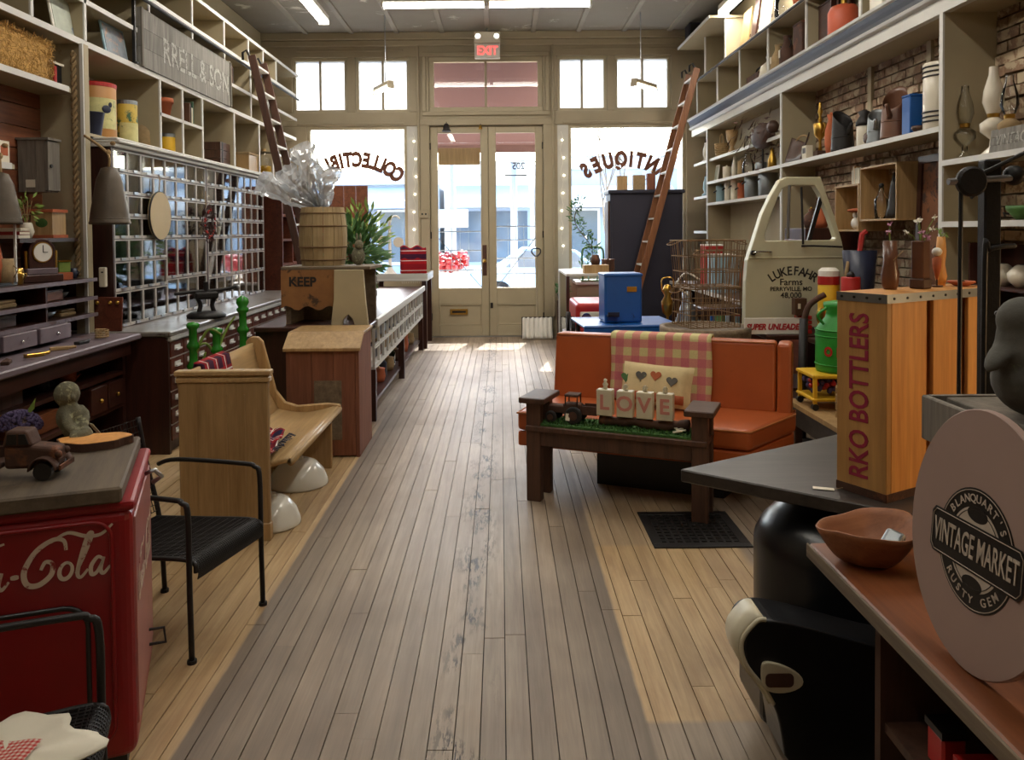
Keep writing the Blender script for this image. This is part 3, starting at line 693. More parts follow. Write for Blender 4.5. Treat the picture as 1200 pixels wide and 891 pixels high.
# assumed warm standing lamp, out of view beside the cabinet, to light the crate
fl_ = thing('assumed_floor_lamp', 'assumed brass standing lamp with tan shade, out of view beside the orange cabinet', 'lamp', (2.35, 1.75, 0))
B().lathe([(.15,0),(.15,.02),(.03,.05),(0,.05)], n=24).obj('base', M['brass'], fl_, True); B().cyl((0,0,.04),(0,0,1.5),.012,n=10).obj('pole', M['brass'], fl_)
B().shell([(.2,1.42),(.12,1.72)], n=28).obj('lamp_shade', M['burlap'], fl_, True, solid=.003); B().ball((0,0,1.54),.035,12,8).obj('bulb', emit('assumed_warm_bulb', (1,.72,.4), 20), fl_, True)
pl3 = bpy.data.lights.new('assumed_bulb_light', 'POINT'); pl3.energy = 26; pl3.color = (1, .66, .34); pl3.shadow_soft_size = .05
po = bpy.data.objects.new('assumed_bulb_light', pl3); C.objects.link(po); po.parent = fl_; po.location = (0, 0, 1.40)
# ------------------------------------------------------------------ ceiling fluorescents
def fixture(loc, rz, label, L_=2.44, cross=True, watts=None, rods=True):
    e = thing('fluorescent_fixture', label, 'light fixture', loc, rz, 'ceiling fluorescent fixtures')
    B().bb(-L_/2, L_/2, -.06, .06, .0, .07).obj('housing', M['whitep'], e, bev=.008)
    if rods:
        for x in (-L_*.33, L_*.33): B().cyl((x,0,.07),(x,0,ZC-loc[2]-.03),.008,n=6).obj('hanger', M['steel'], e)
    for k in range(2):
        a = -L_/2+.02 + k*(L_/2); b = a + L_/2-.04
        for y in (-.038, .038):
            B().cyl((a,y,-.028),(b,y,-.028),.017,n=10).obj('tube', M['tube'], e, True)
        B().bb(a-.012, a+.012, -.065, .065, -.055, .002).obj('lamp_holder', M['whitep'], e); B().bb(b-.012, b+.012, -.065, .065, -.055, .002).obj('lamp_holder', M['whitep'], e)
    ld = bpy.data.lights.new('fluorescent_light', 'AREA'); ld.shape = 'RECTANGLE'; ld.size = L_; ld.size_y = .14
    ld.energy = watts or LAMP_W; ld.color = (1, .93, .82)
    lo = bpy.data.objects.new('fluorescent_light', ld); C.objects.link(lo); lo.parent = e; lo.location = (0, 0, -.062)
    return e
ZF = 4.22
fixture((-.14, 9.15, ZF-.03), 0, 'lit twin tube fixture hung crosswise before the exit sign')
fixture((-2.2, 8.75, ZF), R(90), 'lit twin tube fixture hung lengthwise beside the gray painted sign')
fixture((2.74, 8.45, ZF), R(90), 'lit twin tube fixture hung lengthwise over the upper right shelves')
for k, y in enumerate((5.4, 1.6)):  # fixtures out of view, assumed, to light the nearer part of the room
    for s in (-1, 1):
        fixture((s*1.35, y, ZF), R(90), ('lit twin tube ceiling fixture over the '+('pew side','sofa side')[s > 0]+' of the shop, unseen and assumed' if k == 0 else 'lit twin tube ceiling fixture over the '+('cooler','salon chair, unseen and assumed')[s > 0]), watts=(30, 18)[k])
# hanging work lights in the window bays
def hanging(px, py, Y, rz, label, lit):
    p = at(px, py, Y); e = thing('hanging_light', label, 'light fixture', p, rz)
    B().bb(-.04, .04, -.3, .3, 0, .05).obj('housing', M['wallw'], e, bev=.006)
    B().cyl((0,-.1,.05),(0,-.1,ZC-p.z),.007,n=6).obj('hanger', M['steel'], e)
    for x in (-.028, .028): 
        B().cyl((x,-.28,-.025),(x,.28,-.025),.013,n=8).obj('tube', M['tube'] if lit else M['whitep'], e, True)
    for y in (-.29, .29): B().bb(-.045, .045, y-.012, y+.012, -.05, .002).obj('lamp_holder', M['wallw'], e)
    return e
hanging(449, 103, 10.6, R(28), 'short strip light hung on a rod before the collectibles transom', True)
hanging(755, 100, 10.6, R(-38), 'short strip light hung on a rod before the antiques transom', True)
# exit sign
p = at(571, 52, 11.2)
ex = thing('exit_sign', 'white exit sign with glowing red letters hung above the doors', 'exit sign', (p.x, 11.2, 0))
za, zb = at(571, 69, 11.2).z, at(571, 38, 11.2).z
B().bb(-.18, .18, -.04, .04, za, za+(zb-za)*.56).obj('sign_box', M['whitep'], ex, bev=.006)
B().bb(-.185, .185, -.06, .06, za+(zb-za)*.58, zb).obj('lamp_box', M['paper'], ex, bev=.01)
for x in (-.13, .13): B().cyl((x,-.055,zb-.07),(x,-.085,zb-.075),.035,.04,12).obj('emergency_lamp', M['chrome'], ex)
B().cyl((0,0,zb),(0,0,ZC),.012,n=8).obj('stem', M['steel'], ex)
text('EXIT', .17, M['exit'], ex, (0, -.042, za+(zb-za)*.28), (R(90), 0, 0), bold=.004, sx=.85)
# bells at the door head
def bell(px, py, r, label, mat):
    p = at(px, py, YB-.06); e = thing('door_bell', label, 'bell', p)
    B().lathe([(0,.0),(r*.35,-.0),(r*.55,-.3*r),(r*.7,-1.1*r),(r,-1.6*r),(r*.9,-1.6*r),(0,-1.2*r)], n=14).obj('bell_body', mat, e, True)
    B().tube([(0,0,0),(0,.03,.03),(0,.06,.03)], .006, 6).obj('bracket', M['iron'], e)
bell(523, 145, .07, 'black iron bell mounted at the head of the door', M['iron'])
bell(563, 147, .035, 'small brass bell hanging at the meeting of the doors', M['brass'])
# outlet box
p = at(497, 251, YB-.04); e = thing('outlet_box', 'gray outlet box with two sockets on post beside the doors', 'outlet', (p.x, YB, p.z-.06))
B().bb(-.06,.06,-.05,0,0,.12).obj('box', M['wallw'], e, bev=.006)
for x in (-.025,.025): B().cyl((x,-.05,.06),(x,-.054,.06),.014,n=10).obj('socket', M['black'], e)
# strings of fairy bulbs on the casings
def fairy(x, Y, label, z0=1.2, z1=3.0, n=7):
    e = thing('fairy_lights', label, 'string lights', (x, Y, z0)); b = B(); pts = []
    for k in range(n*4): 
        t = k/(n*4-1); pts.append((.02*math.sin(k*1.3), 0, t*(z1-z0)))
    b.tube(pts, .003, 4).obj('cord', M['whitep'], e)
    for k in range(n): B().ball((.02*math.sin(k*4*1.3)+.012, -.02, (k+.5)/n*(z1-z0)), .016, 8, 6).obj('bulb', M['fairy'], e, True)
fairy(-1.26, YB+.0, 'fairy lights on a pale cord beside the collectibles window')
fairy(.9, YB+.0, 'fairy lights on a pale cord beside the antiques window')
# ------------------------------------------------------------------ left side: cabinets and shelving
def ly(px, x): return x*F_PX/(px-CX)
# glazed bin cabinets -------------------------------------------------
XG = -2.76
cont = [paint('bin_contents_%d' % k, c, .7, .3, 14) for k, c in enumerate((srgb(168,92,78), srgb(150,164,180), srgb(214,212,206), srgb(88,64,54), srgb(130,142,154), srgb(190,172,146), srgb(104,132,166), srgb(150,62,58)))]
fr_cache = {}
def bin_front(w, h):
    k = (round(w,3), round(h,3))
    if k not in fr_cache:
        t = .010; f = B()      # local: x = outwards (+x), y across, z up
        f.bb(-.02, 0, 0, w, 0, t+.012); f.bb(-.02, 0, 0, w, h-t, h); f.bb(-.02, 0, 0, t, t+.012, h-t); f.bb(-.02, 0, w-t, w, t+.012, h-t)
        p = B().bb(-.010, -.007, t, w-t, t+.012, h-t)
        c = B().bb(-.2, -.05, .008, w-.008, .008, h*.8)
        hnd = B().bb(0, .012, w*.36, w*.64, .006, .024)
        fr_cache[k] = (f.mesh('bin_front', M['gwood']), p.mesh('pane', M['pane']), hnd.mesh('label_pull', M['steel']), [c.mesh('contents', m_) for m_ in cont])
    return fr_cache[k]
def bin_cabinet(y0, label, rows_for, seed):
    W, z0, z1 = 1.79, .865, 2.17; rr = random.Random(seed)
    e = thing('bin_cabinet', label, 'cabinet', (XG, y0, z0)); H = z1-z0
    cs = B(); D = .34
    cs.bb(-D, -D+.02, 0, W, 0, H); cs.bb(-D, -.022, 0, W, 0, .012); cs.bb(-D, -.022, 0, W, H-.012, H); cs.bb(-D, -.002, -.0, .02, 0, H); cs.bb(-D, -.002, W-.02, W, 0, H)
    cs.obj('carcass', M['mahog_z'], e)
    cn = B().bb(-D, .03, 0, W, H, H+.03).bb(-D, .06, 0, W, H+.03, H+.05).bb(-D, .045, 0, W, H+.05, H+.068)
    cn.obj('cornice', M['cream_lt'], e, bev=.006)
    cw = (W-.04)/8
    for c in range(8):
        z = H-.006
        for h in rows_for(c):
            z -= h
            f, p, q, cc = bin_front(cw-.004, h-.006)
            o = link('bin_front', f, e, loc=(0, .02+c*cw+.002, z+.003))
            link('pane', p, o); link('label_pull', q, o); link('contents', rr.choice(cc), o)
    return e
reg = [.163]*5 + [.22, .262]
tall = [.163]*4 + [.34, .307]
bin_cabinet(5.59, 'tall cabinet of small glazed bins with a round wooden disc hung on it', lambda c: reg if c < 4 else tall, 1)
bin_cabinet(7.385, 'tall cabinet of small glazed bins behind the wrapped branches and ladder', lambda c: reg, 2)
# drawer counter ------------------------------------------------------
XC = -2.33
dc = thing('drawer_counter', 'long dark red counter with many small drawers below the glazed bins', 'counter', (XC, 5.46, 0))
Lc = 3.9
B().bb(-.74, -.012, .03, Lc, .06, .825).bb(-.74, -.03, .06, Lc, 0, .06).obj('carcass', M['mahog_z'], dc)
ep = B().bb(-.72, .0, 0, .03, 0, .825); ep.obj('end_panel', M['mahog_z'], dc)
B().bb(-.74, .03, -.02, Lc, .83, .865).obj('countertop', M['countertop'], dc, bev=.008)
B().bb(-.02, .022, 0, Lc, .795, .83).obj('edge_moulding', M['cream_lt'], dc, bev=.006)
cw = (Lc-.06)/17; rows = [.115]*6
dm = B().bb(0, .014, .006, cw-.006, .006, .109).mesh('drawer', M['drawerw'])
pm = B(); pm.bb(.014, .034, cw*.3, cw*.7, .05, .062); pm.bb(.014, .018, cw*.28, cw*.72, .05, .085); pm = pm.mesh('pull', M['cream_lt'])
rm = B().bb(-.004, .01, 0, Lc-.03, -.004, .006).mesh('rail', M['gwood'])
for r in range(6):
    z = .79-(r+1)*.118
    link('rail', rm, dc, loc=(-.006, .03, z+.118))
    for c in range(17):
        o = link('drawer', dm, dc, loc=(-.008, .03+c*cw, z)); link('pull', pm, o)
# red brown open shelf past the bins -----------------------------------
rs = thing('open_shelf', 'tall red brown open shelf beside the glazed bins near the window', 'shelf', (-2.62, 9.42, 0))
for y in (0, .45, .9): B().bb(-.38, 0, y, y+.035, 0, 2.2).obj('upright', M['drawerw'], rs)
for z in (.85, 1.15, 1.45, 1.75, 2.17): B().bb(-.38, 0, .035, .9, z, z+.03).obj('shelf', M['drawerw'], rs)
B().bb(-.4, -.38, 0, .935, 0, 2.2).obj('back', M['mahog_z'], rs)
jr = random.Random(8)
for z in (.88, 1.18, 1.48, 1.78):
    for k in range(3):
        y = 9.42+.12+k*.26+jr.uniform(-.02,.02); h = jr.uniform(.12,.2)
        jm = jr.randrange(4); e = thing('jar', ('milk glass','white','clear glass','tan')[jm]+' lidded jar on the red brown open shelf near the window', 'jar', (-2.78, y, z), 0, 'jars on the red brown open shelf')
        B().lathe([(.05,0),(.052,h*.8),(.035,h*.9),(.035,h)], n=12).obj('jar_body', (M['milkg'], M['whitep'], M['clear'], M['pine'])[jm], e, True)
        B().lathe([(.04,h),(.04,h+.02),(0,h+.02)], n=12).obj('lid', M['galv'], e)
# tall upper shelving ----------------------------------------------------
XS = -2.88; XB = -3.42
us = thing('upper_shelving', 'tall cream open shelving with many compartments above the bin cabinets', 'shelving', (0, 0, 2.24))
Z0 = 2.24
def shelf(y0, y1, z, name='shelf', x0=XB, x1=XS, par=None, t=.028, zb=Z0):
    par = par or us
    o = B().bb(x0, x1-.012, y0, y1, z-zb, z-zb+t).obj(name, M['cream'], par)
    B().bb(x1-.012, x1, y0, y1, z-zb-.004, z-zb+t+.002).obj('shelf_edge', M['cream_lt'], o)
    return o
def divider(y, z0, z1, x0=XB, x1=XS, par=None, t=.025, zb=Z0):
    par = par or us
    o = B().bb(x0, x1-.012, y, y+t, z0-zb, z1-zb).obj('divider', M['cream'], par)
    B().bb(x1-.012, x1, y-.002, y+t+.002, z0-zb, z1-zb).obj('divider_edge', M['cream_lt'], o)
    return o
shelf(3.5, 11.15, 2.86, t=.035); shelf(3.5, 11.15, 3.48); shelf(4.3, 11.3, 3.78); shelf(8.35, 11.2, 3.14); shelf(3.5, 6.3, 3.16)
B().bb(XB, XS, 5.47, 11.15, 0, .02).obj('bottom_board', M['cream'], us)
for px in (191, 217, 240, 277, 306, 322): divider(ly(px, XS), 2.26, 2.86)
divider(5.48, 2.26, 2.86)
shelf(ly(191, XS), ly(240, XS), 2.56, t=.02); shelf(ly(322, XS), 11.1, 2.56, t=.02)
for px in (43, 105, 180, 230, 267, 297, 317): divider(ly(px, XS), 2.89, 3.48)
for px in (43, 105, 180, 230, 267, 295, 312, 327): divider(ly(px, XS), 3.508, 3.78)
B().cyl((XS+.05, 5.2, 3.42-Z0), (XS+.05, 11.1, 3.42-Z0), .014, n=8).obj('ladder_rail', M['iron'], us)
# near hutch bay ---------------------------------------------------------
hb = thing('hutch', 'tall open hutch with plank back and rope carved post above the desk', 'hutch', (0, 0, .86)); zb = .86
for k in range(11):
    z = 1.25 + k*.145
    B().bb(-3.2, -3.17, 3.4, 5.44, z-zb+.003, z-zb+.142).obj('back_plank', M['plank_red'], hb)
B().bb(-3.2, -3.17, 3.4, 5.44, 0, .39).obj('back_board', M['mahog'], hb)
B().bb(-3.2, -2.95, 5.44, 5.47, 1.226-zb, 2.86-zb).obj('partition', M['cream'], hb)
B().bb(-2.95, -2.86, 5.44, 5.50, .0, 2.86-zb).obj('post', M['cream'], hb)
rp = B()
for s in range(2):
    rp.tube([(-2.93+.012*math.cos(k*.9+s*3.14), 5.435+.012*math.sin(k*.9+s*3.14), .4+k*.0145) for k in range(108)], .011, 6)
rp.obj('rope_carving', M['burlap'], hb, True)
B().bb(-2.885, -2.862, 5.425, 5.445, .0, 2.0).obj('post_bead', M['cream_lt'], hb)
for z, a in ((1.226, -2.80), (1.10, -2.80), (.985, -2.80)):
    o = B().bb(-3.17, a-.012, 3.4, 5.44, z-zb, z-zb+.02).obj('shelf', M['mahog'], hb); B().bb(a-.012, a, 3.4, 5.44, z-zb-.002, z-zb+.022).obj('shelf_edge', M['deskp'], o)
for y in (4.02, 4.85): B().bb(-3.17, -2.82, y, y+.02, .985-zb+.02, 1.226-zb).obj('divider', M['mahog_z'], hb)
for (z, y1, x) in ((2.51, 5.43, -2.90), (1.955, 4.95, -3.0)):
    poly = [(-3.17, 3.3), (x, 3.3), (x, y1-.12)] + [(x-.12+.12*math.cos(a), y1-.12+.12*math.sin(a)) for a in (R(30), R(60), R(90))] + [(-3.17, y1)]
    o = B().prism(poly, z-zb, z-zb+.03).obj('round_ended_shelf', M['cream'], hb)
    B().bb(x-.002, x+.006, 3.3, y1-.12, z-zb-.004, z-zb+.034).obj('shelf_edge', M['cream_lt'], o)
for k, (ya, yb_) in enumerate(((3.5, 4.33), (4.36, 4.68), (4.71, 5.05))):
    o = B().bb(-3.1, -2.775, ya, yb_, .885-zb+.002, .98-zb).obj('drawer', M['deskp'], hb, bev=.004)
    B().ball((-2.765, (ya+yb_)/2, .93-zb), .012, 8, 6).obj('knob', M['chrome'], o, True)
dk = thing('desk', 'long dark wooden desk with open shelves below the hutch', 'desk', (0, 0, 0))
B().bb(-3.2, -2.5, 3.2, 5.44, .82, .86).obj('desk_top', M['deskp'], dk, bev=.008)
B().bb(-3.2, -3.17, 3.2, 5.44, 0, .82).obj('back', M['mahog_z'], dk); B().bb(-3.17, -2.62, 5.4, 5.44, 0, .82).obj('side', M['mahog_z'], dk); B().bb(-3.17, -2.62, 3.2, 3.24, 0, .82).obj('side', M['mahog_z'], dk)
B().bb(-3.17, -2.56, 3.24, 5.4, .72, .82).obj('apron', M['mahog'], dk)
for z in (.08, .36, .58): B().bb(-3.17, -2.62, 3.24, 5.4, z, z+.025).obj('shelf', M['mahog'], dk)
for k in range(2):
    o = B().bb(-3.1, -2.6, 4.95+k*.22, 5.15+k*.22, .39, .56).obj('drawer', M['mahog'], dk, bev=.004); B().ball((-2.59, 5.05+k*.22, .47), .014, 8, 6).obj('knob', M['brass'], o, True)

# ladders ------------------------------------------------------------------
def ladder(top, bot, dy, label, mat, n=12, cat='ladder'):
    top, bot = Vector(top), Vector(bot); e = thing('ladder', label, cat, bot); t = top-bot
    off = Vector((0, dy, 0))
    for s in (0, 1): B().beam(off*s, t+off*s, .028, .085, (1,0,.3)).obj('rail', mat, e, bev=.004)
    for k in range(n):
        q = t*((k+.6)/n)
        o = B().beam(q+Vector((0,.014,0)), q+off-Vector((0,.014,0)), .08, .022, (0,0,1)).obj('rung', M['cream_lt'], e)
    for s in (0, 1):
        h = B(); q = t+off*s; h.tube([q+Vector((-.0,0,-.06)), q+Vector((-.06,0,.06)), q+Vector((-.1,0,.03)), q+Vector((-.1,0,-.05))], .014, 8); h.obj('hook', M['iron'], e, True)
    return e
lad = wood('dark_ladder_wood', srgb(50,30,22), srgb(84,52,36), 2, .5); lad2 = wood('orange_ladder_wood', srgb(104,64,38), srgb(146,94,56), 2, .5)
ladder((-2.74, 8.75, 3.52), (-1.96, 8.75, 0), .42, 'dark wooden rolling ladder leaning on the tall shelving', lad)
# ------------------------------------------------------------------ right side shelving
XF, XW = 2.75, 3.09
rs2 = thing('wall_shelving', 'cream wall shelving with moulded cornice along the brick wall', 'shelving', (0, 0, .86))
zb2 = .86
def rshelf(y0, y1, z, x0=XF, x1=XW, t=.028):
    o = B().bb(x0+.012, x1, y0, y1, z-zb2, z-zb2+t).obj('shelf', M['cream'], rs2)
    B().bb(x0, x0+.012, y0, y1, z-zb2-.004, z-zb2+t+.002).obj('shelf_edge', M['cream_lt'], o); return o
def rdiv(y, z0, z1, x0=XF, x1=XW, t=.035, edge=True):
    o = B().bb(x0+.012, x1, y, y+t, z0-zb2, z1-zb2).obj('divider', M['cream'], rs2)
    if edge: B().bb(x0, x0+.012, y-.002, y+t+.002, z0-zb2, z1-zb2).obj('divider_edge', M['cream_lt'], o)
    return o
# cornice with a dark cove
def run(poly, name, mat, y0=1.2, y1=11.3):
    n = len(poly); vs = [(x, y0, z-zb2) for x, z in poly] + [(x, y1, z-zb2) for x, z in poly]
    fs = [tuple(range(n)), tuple(range(2*n-1, n-1, -1))] + [(i, n+i, n+(i+1) % n, (i+1) % n) for i in range(n)]
    b = B(); b.add(vs, fs); return b.obj(name, mat, rs2)
run([(2.75,2.875),(2.75,2.965),(2.80,2.965),(2.80,2.875)], 'fascia', M['fasc'])
run([(2.735,2.965),(2.72,2.975),(2.71,2.995),(2.80,2.995),(2.80,2.965)], 'lower_bead', M['fasc'])
cv = [(2.73,2.985)] + [(2.61+.10*math.cos(R(a))*1.0+.0, 2.985+.10*math.sin(R(a))) for a in (10, 35, 60, 85)]
run([(2.725,2.995),(2.722,3.03),(2.714,3.06),(2.70,3.09),(2.80,3.09),(2.80,2.995)], 'cove', M['cove'])
run([(2.70,3.09),(2.685,3.10),(2.68,3.12),(2.80,3.12),(2.80,3.09)], 'cornice_top', M['fasc'])
B().bb(2.8, XW, 1.2, 11.3, 2.875-zb2, 2.90-zb2).obj('soffit', M['cream'], rs2)
B().bb(2.80, XW, 1.2, 11.3, 3.10-zb2, 3.12-zb2).obj('upper_shelf_floor', M['cream'], rs2)
for y in (10.46, 7.70, 4.90): rdiv(y, 1.0 if y < 10 else .86, 2.875)
rshelf(7.73, 10.46, 2.455, 2.78); rshelf(7.73, 10.46, 2.15); rshelf(7.73, 10.46, 1.87); rshelf(4.93, 7.70, 2.15); rshelf(10.5, 11.3, 2.455, 2.78); rshelf(10.5, 11.3, 1.98, 2.78)
rshelf(2.2, 4.90, 1.93); rshelf(2.2, 4.90, 1.55); rshelf(10.5, 11.3, 1.5, 2.78)
# back posts on brick
for y in (5.6, 6.5): B().bb(XR-.06, XR-.03, y, y+.06, 2.18-zb2, 2.875-zb2).obj('wall_batten', M['cream'], rs2)
# upper storey shelves
for y in (10.98, 9.96, 9.03, 8.08, 7.07, 6.01, 5.0, 4.1): rdiv(y, 3.12, 3.60)
rshelf(2.6, 11.2, 3.60, 2.74); B().cyl((2.70, 4.0, 3.58-zb2), (2.70, 11.2, 3.58-zb2), .014, n=8).obj('ladder_rail', M['iron'], rs2)
rshelf(9.6, 11.3, 4.12, 2.55); rdiv(10.55, 3.62, 4.12); rdiv(9.62, 3.62, 4.12)
B().bb(XW-.03, XW, 4.9, 11.3, 3.12-zb2, 4.4-zb2).obj('upper_back_panel', M['cream'], rs2)
B().bb(XW-.03, XW, 7.73, 11.3, .9-zb2, 2.875-zb2).obj('back_panel', M['cream'], rs2)
# low counter along the far right
lc = thing('low_counter', 'low shelf counter with white edge under the far right shelving', 'counter', (0, 0, 0))
o = B().bb(2.28, 3.05, 7.4, 10.55, .83, .86).obj('top', M['mahog'], lc); B().bb(2.265, 2.28, 7.4, 10.55, .825, .865).obj('edge', M['cream_lt'], o)
for y in (7.42, 9.0, 10.5): B().bb(2.3, 3.05, y, y+.03, 0, .83).obj('upright', M['mahog_z'], lc)
B().bb(2.32, 3.05, 7.45, 10.5, .35, .375).obj('shelf', M['mahog'], lc); B().bb(3.02, 3.05, 7.45, 10.5, 0, .83).obj('back', M['mahog_z'], lc)
ladder((2.56, 10.22, 3.64), (1.58, 10.22, 0), .42, 'orange brown wooden ladder leaning on the right shelving by the window', lad2)
# ------------------------------------------------------------------ big furniture
def crom(pts, n=6):                       # smooth a poly line
    P = [Vector(p) for p in pts]; out = []
    for i in range(len(P)-1):
        p0, p1, p2, p3 = P[max(i-1,0)], P[i], P[i+1], P[min(i+2,len(P)-1)]
        for k in range(n):
            t = k/n; out.append(.5*((2*p1)+(p2-p0)*t+(2*p0-5*p1+4*p2-p3)*t*t+(3*p1-p0-3*p2+p3)*t**3))
    out.append(P[-1]); return out
def ribbon(b, pts, w, depth=.0, th=.0012):   # flat brush stroke in local xz, facing -y
    pts = crom([(p[0], 0, p[1]) for p in pts], 6); N = len(pts); L_, R_ = [], []
    for i, p in enumerate(pts):
        d = pts[min(i+1,N-1)]-pts[max(i-1,0)]; d.normalize(); nrm = Vector((-d.z, 0, d.x))
        ww = w*(.55+.45*math.sin(math.pi*min(1, max(0, i/(N-1)))))/2
        L_.append(p+nrm*ww); R_.append(p-nrm*ww)
    vs = [(v.x, depth-th, v.z) for v in L_+R_] + [(v.x, depth, v.z) for v in L_+R_]
    fs = []
    for i in range(N-1):
        fs.append((i, i+1, N+i+1, N+i)); fs.append((i, 2*N+i, 2*N+i+1, i+1)); fs.append((N+i, N+i+1, 3*N+i+1, 3*N+i))
    b.add(vs, fs)
def script_cola(h):                       # flowing soda script, cap height h, starts at x = 0
    s = lambda pts, ox=0: [((p[0]+ox+.18*p[1])*h, p[1]*h) for p in pts]
    b = B()
    Cc = [(.92,.72),(.84,.96),(.6,1.02),(.26,.8),(.06,.36),(.16,.02),(.42,-.04),(.66,.16),(.66,.42),(.5,.5),(.42,.32)]
    oo = lambda x: [(x+.14*math.cos(R(a)), .2+.2*math.sin(R(a))) for a in range(60, 431, 37)]
    cc = lambda x: [(x+.26,.34),(x+.18,.42),(x+.04,.3),(x+.02,.08),(x+.14,-.01),(x+.3,.14)]
    aa = lambda x: [(x+.26,.36),(x+.14,.42),(x+.02,.22),(x+.06,.01),(x+.18,.06),(x+.29,.38)]
    at_ = lambda x: [(x+.29,.4),(x+.25,.1),(x+.33,-.01),(x+.46,.16)]
    ll = lambda x: [(x,.1),(x+.16,.62),(x+.24,1.02),(x+.15,1.0),(x+.06,.5),(x+.03,.1),(x+.12,-.02),(x+.26,.16)]
    for st, w in ((Cc,.13),(oo(.96),.1),(cc(1.16),.1),(aa(1.5),.1),(at_(1.5),.09),([(1.98,.24),(2.16,.24)],.12),
                  ([(p[0]+2.2,p[1]) for p in Cc],.13),(oo(3.18),.1),(ll(3.42),.1),(aa(3.72),.1),(at_(3.72),.09),
                  ([(2.75,.96),(3.1,1.14),(3.5,1.0),(3.85,.98),(4.1,1.2)],.09),([(.4,.95),(.9,1.16),(1.3,1.02),(1.75,1.1)],.08)):
        ribbon(b, s(st), w*h)
    return b
# soda cooler ----------------------------------------------------------
ck = thing('soda_cooler', 'red chest cooler with worn white script lettering and plank lid', 'cooler', (-1.055, 2.215, 0), R(20))
W, D = 1.15, .6
B().bb(-W, 0, 0, D, .04, .765).obj('body', M['cokered'], ck, bev=.035, seg=4)
B().bb(-W+.03, -.03, .03, D-.03, .0, .08).obj('plinth', M['black'], ck)
sp = B().bb(-.006, .004, .03, D-.03, .12, .73).obj('side_panel', M['cokeside'], ck, bev=.004)
for k in range(3): B().bb(-W-.008+k*.3793, -W-.014+(k+1)*.3793, -.010, D-.01, .785, .83).obj('lid_plank', M['lidw'], ck, bev=.006)
B().bb(-W, .006, -.0, D, .755, .785).obj('lid_trim', M['cokered'], ck, bev=.012, seg=2)
# pressed outlines on the front
def rrect(x0, x1, z0, z1, r, n=5):
    pts = []
    for cx, cz, a0 in ((x1-r, z1-r, 0), (x0+r, z1-r, 90), (x0+r, z0+r, 180), (x1-r, z0+r, 270)):
        pts += [(cx+r*math.cos(R(a0+90*k/n)), cz+r*math.sin(R(a0+90*k/n))) for k in range(n+1)]
    return pts
B().tube([(x, -.001, z) for x, z in rrect(-1.08, -.055, .10, .735, .05)], .006, 6, True).obj('pressed_border', M['cokered'], ck, True)
pp = rrect(-1.05, -.12, .11, .505, .06)
B().tube([(x, -.002, z) for x, z in pp], .008, 6, True).obj('door_gasket', M['black'], ck, True)
B().prism([(x, z) for x, z in pp], -.002, .008, Matrix(((1,0,0,0),(0,0,-1,0),(0,1,0,0),(0,0,0,1)))).obj('lower_door', M['cokered'], ck)
tm = script_cola(.112).obj('front_script', M['cokewhite'], ck, loc=(-.53, -.0015, .575), rot=(0, R(-2), 0))
script_cola(.105).obj('side_script', M['cokewhite'], ck, loc=(.0055, .06, .47), rot=(0, 0, R(90)))
B().tube([(.0,.42,.74),(.03,.42,.75),(.05,.44,.72),(.02,.45,.70)], .008, 6).obj('bottle_opener', M['steel'], ck, True)
B().tube([(.0,.40,.22),(.05,.40,.22),(.055,.40,.17),(.0,.40,.17)], .005, 6).obj('cap_catcher', M['iron'], ck)
# lawn chairs -----------------------------------------------------------
def lawn_chair(label, loc, rz, Wd=.456):
    e = thing('lawn_chair', label, 'chair', loc, rz, 'black wire lawn chairs')   # faces +x, front left leg at local (0, 0)
    D = .5
    for s, y in ((0, 0), (1, Wd)):
        arm = crom([(0,y,.012),(-.004,y,.3),(-.006,y,.60),(-.03,y,.645),(-.08,y,.655),(-.4,y,.65),(-D,y,.62)], 5)
        B().tube(arm, .0105, 8).obj('arm_leg', M['iron'], e, True)
        B().tube(crom([(-D+.02,y,.012),(-D,y,.36),(-D-.06,y,.62),(-D-.1,y,.84)], 4), .0105, 8).obj('rear_leg', M['iron'], e, True)
        B().tube(crom([(.01,y+(.02 if s==0 else -.02),.36),(-.02,y+(.02 if s==0 else -.02),.405),(-.25,y+(.02 if s==0 else -.02),.39),(-D,y+(.02 if s==0 else -.02),.37)], 5), .009, 8).obj('seat_rail', M['iron'], e, True)
        B().cyl((0,y,0),(0,y,.015),.017,n=10).obj('foot', M['rubber'], e); B().cyl((-D+.02,y,0),(-D+.02,y,.015),.017,n=10).obj('foot', M['rubber'], e)
    prof = crom([(.015,.335),(.018,.37),(-.005,.405),(-.05,.41),(-.25,.395),(-D,.375)], 6)
    st = B()
    for k in range(40):
        y = .022+k*(Wd-.044)/39; st.tube([(p.x, y, p.y) for p in [Vector((q.x, q.y, 0)) for q in [Vector((a[0], a[1], 0)) for a in prof]]], .0022, 4)
    for p in prof[::1]: st.tube([(p.x, .02, p.y), (p.x, Wd-.02, p.y)], .002, 4)
    st.grid(lambda u, v: (prof[round(u*(len(prof)-1))].x, .02+(Wd-.04)*v, prof[round(u*(len(prof)-1))].y-.003), len(prof), 2)
    st.obj('woven_seat', M['mesh'], e)
    bp = [(-D-.0,.40),(-D-.06,.62),(-D-.1,.83)]; bk = B()
    for k in range(24):
        y = .012+k*(Wd-.024)/23; bk.tube([(q[0], y, q[1]) for q in bp], .002, 4)
    for t in range(16): 
        f = t/15; x = -D-.1*f; bk.tube([(x, .01, .40+.43*f), (x, Wd-.01, .40+.43*f)], .002, 4)
    bk.obj('woven_back', M['mesh'], e); e.scale = (1, 1, .895)
    return e
prof = None
lawn_chair('black wire lawn chair standing between the red cooler and the pew', (-1.122, 2.78, 0), R(-15.5))
lawn_chair('black wire lawn chair before the red cooler holding a gingham cloth', (-.80, 1.36, 0), R(20), .64)
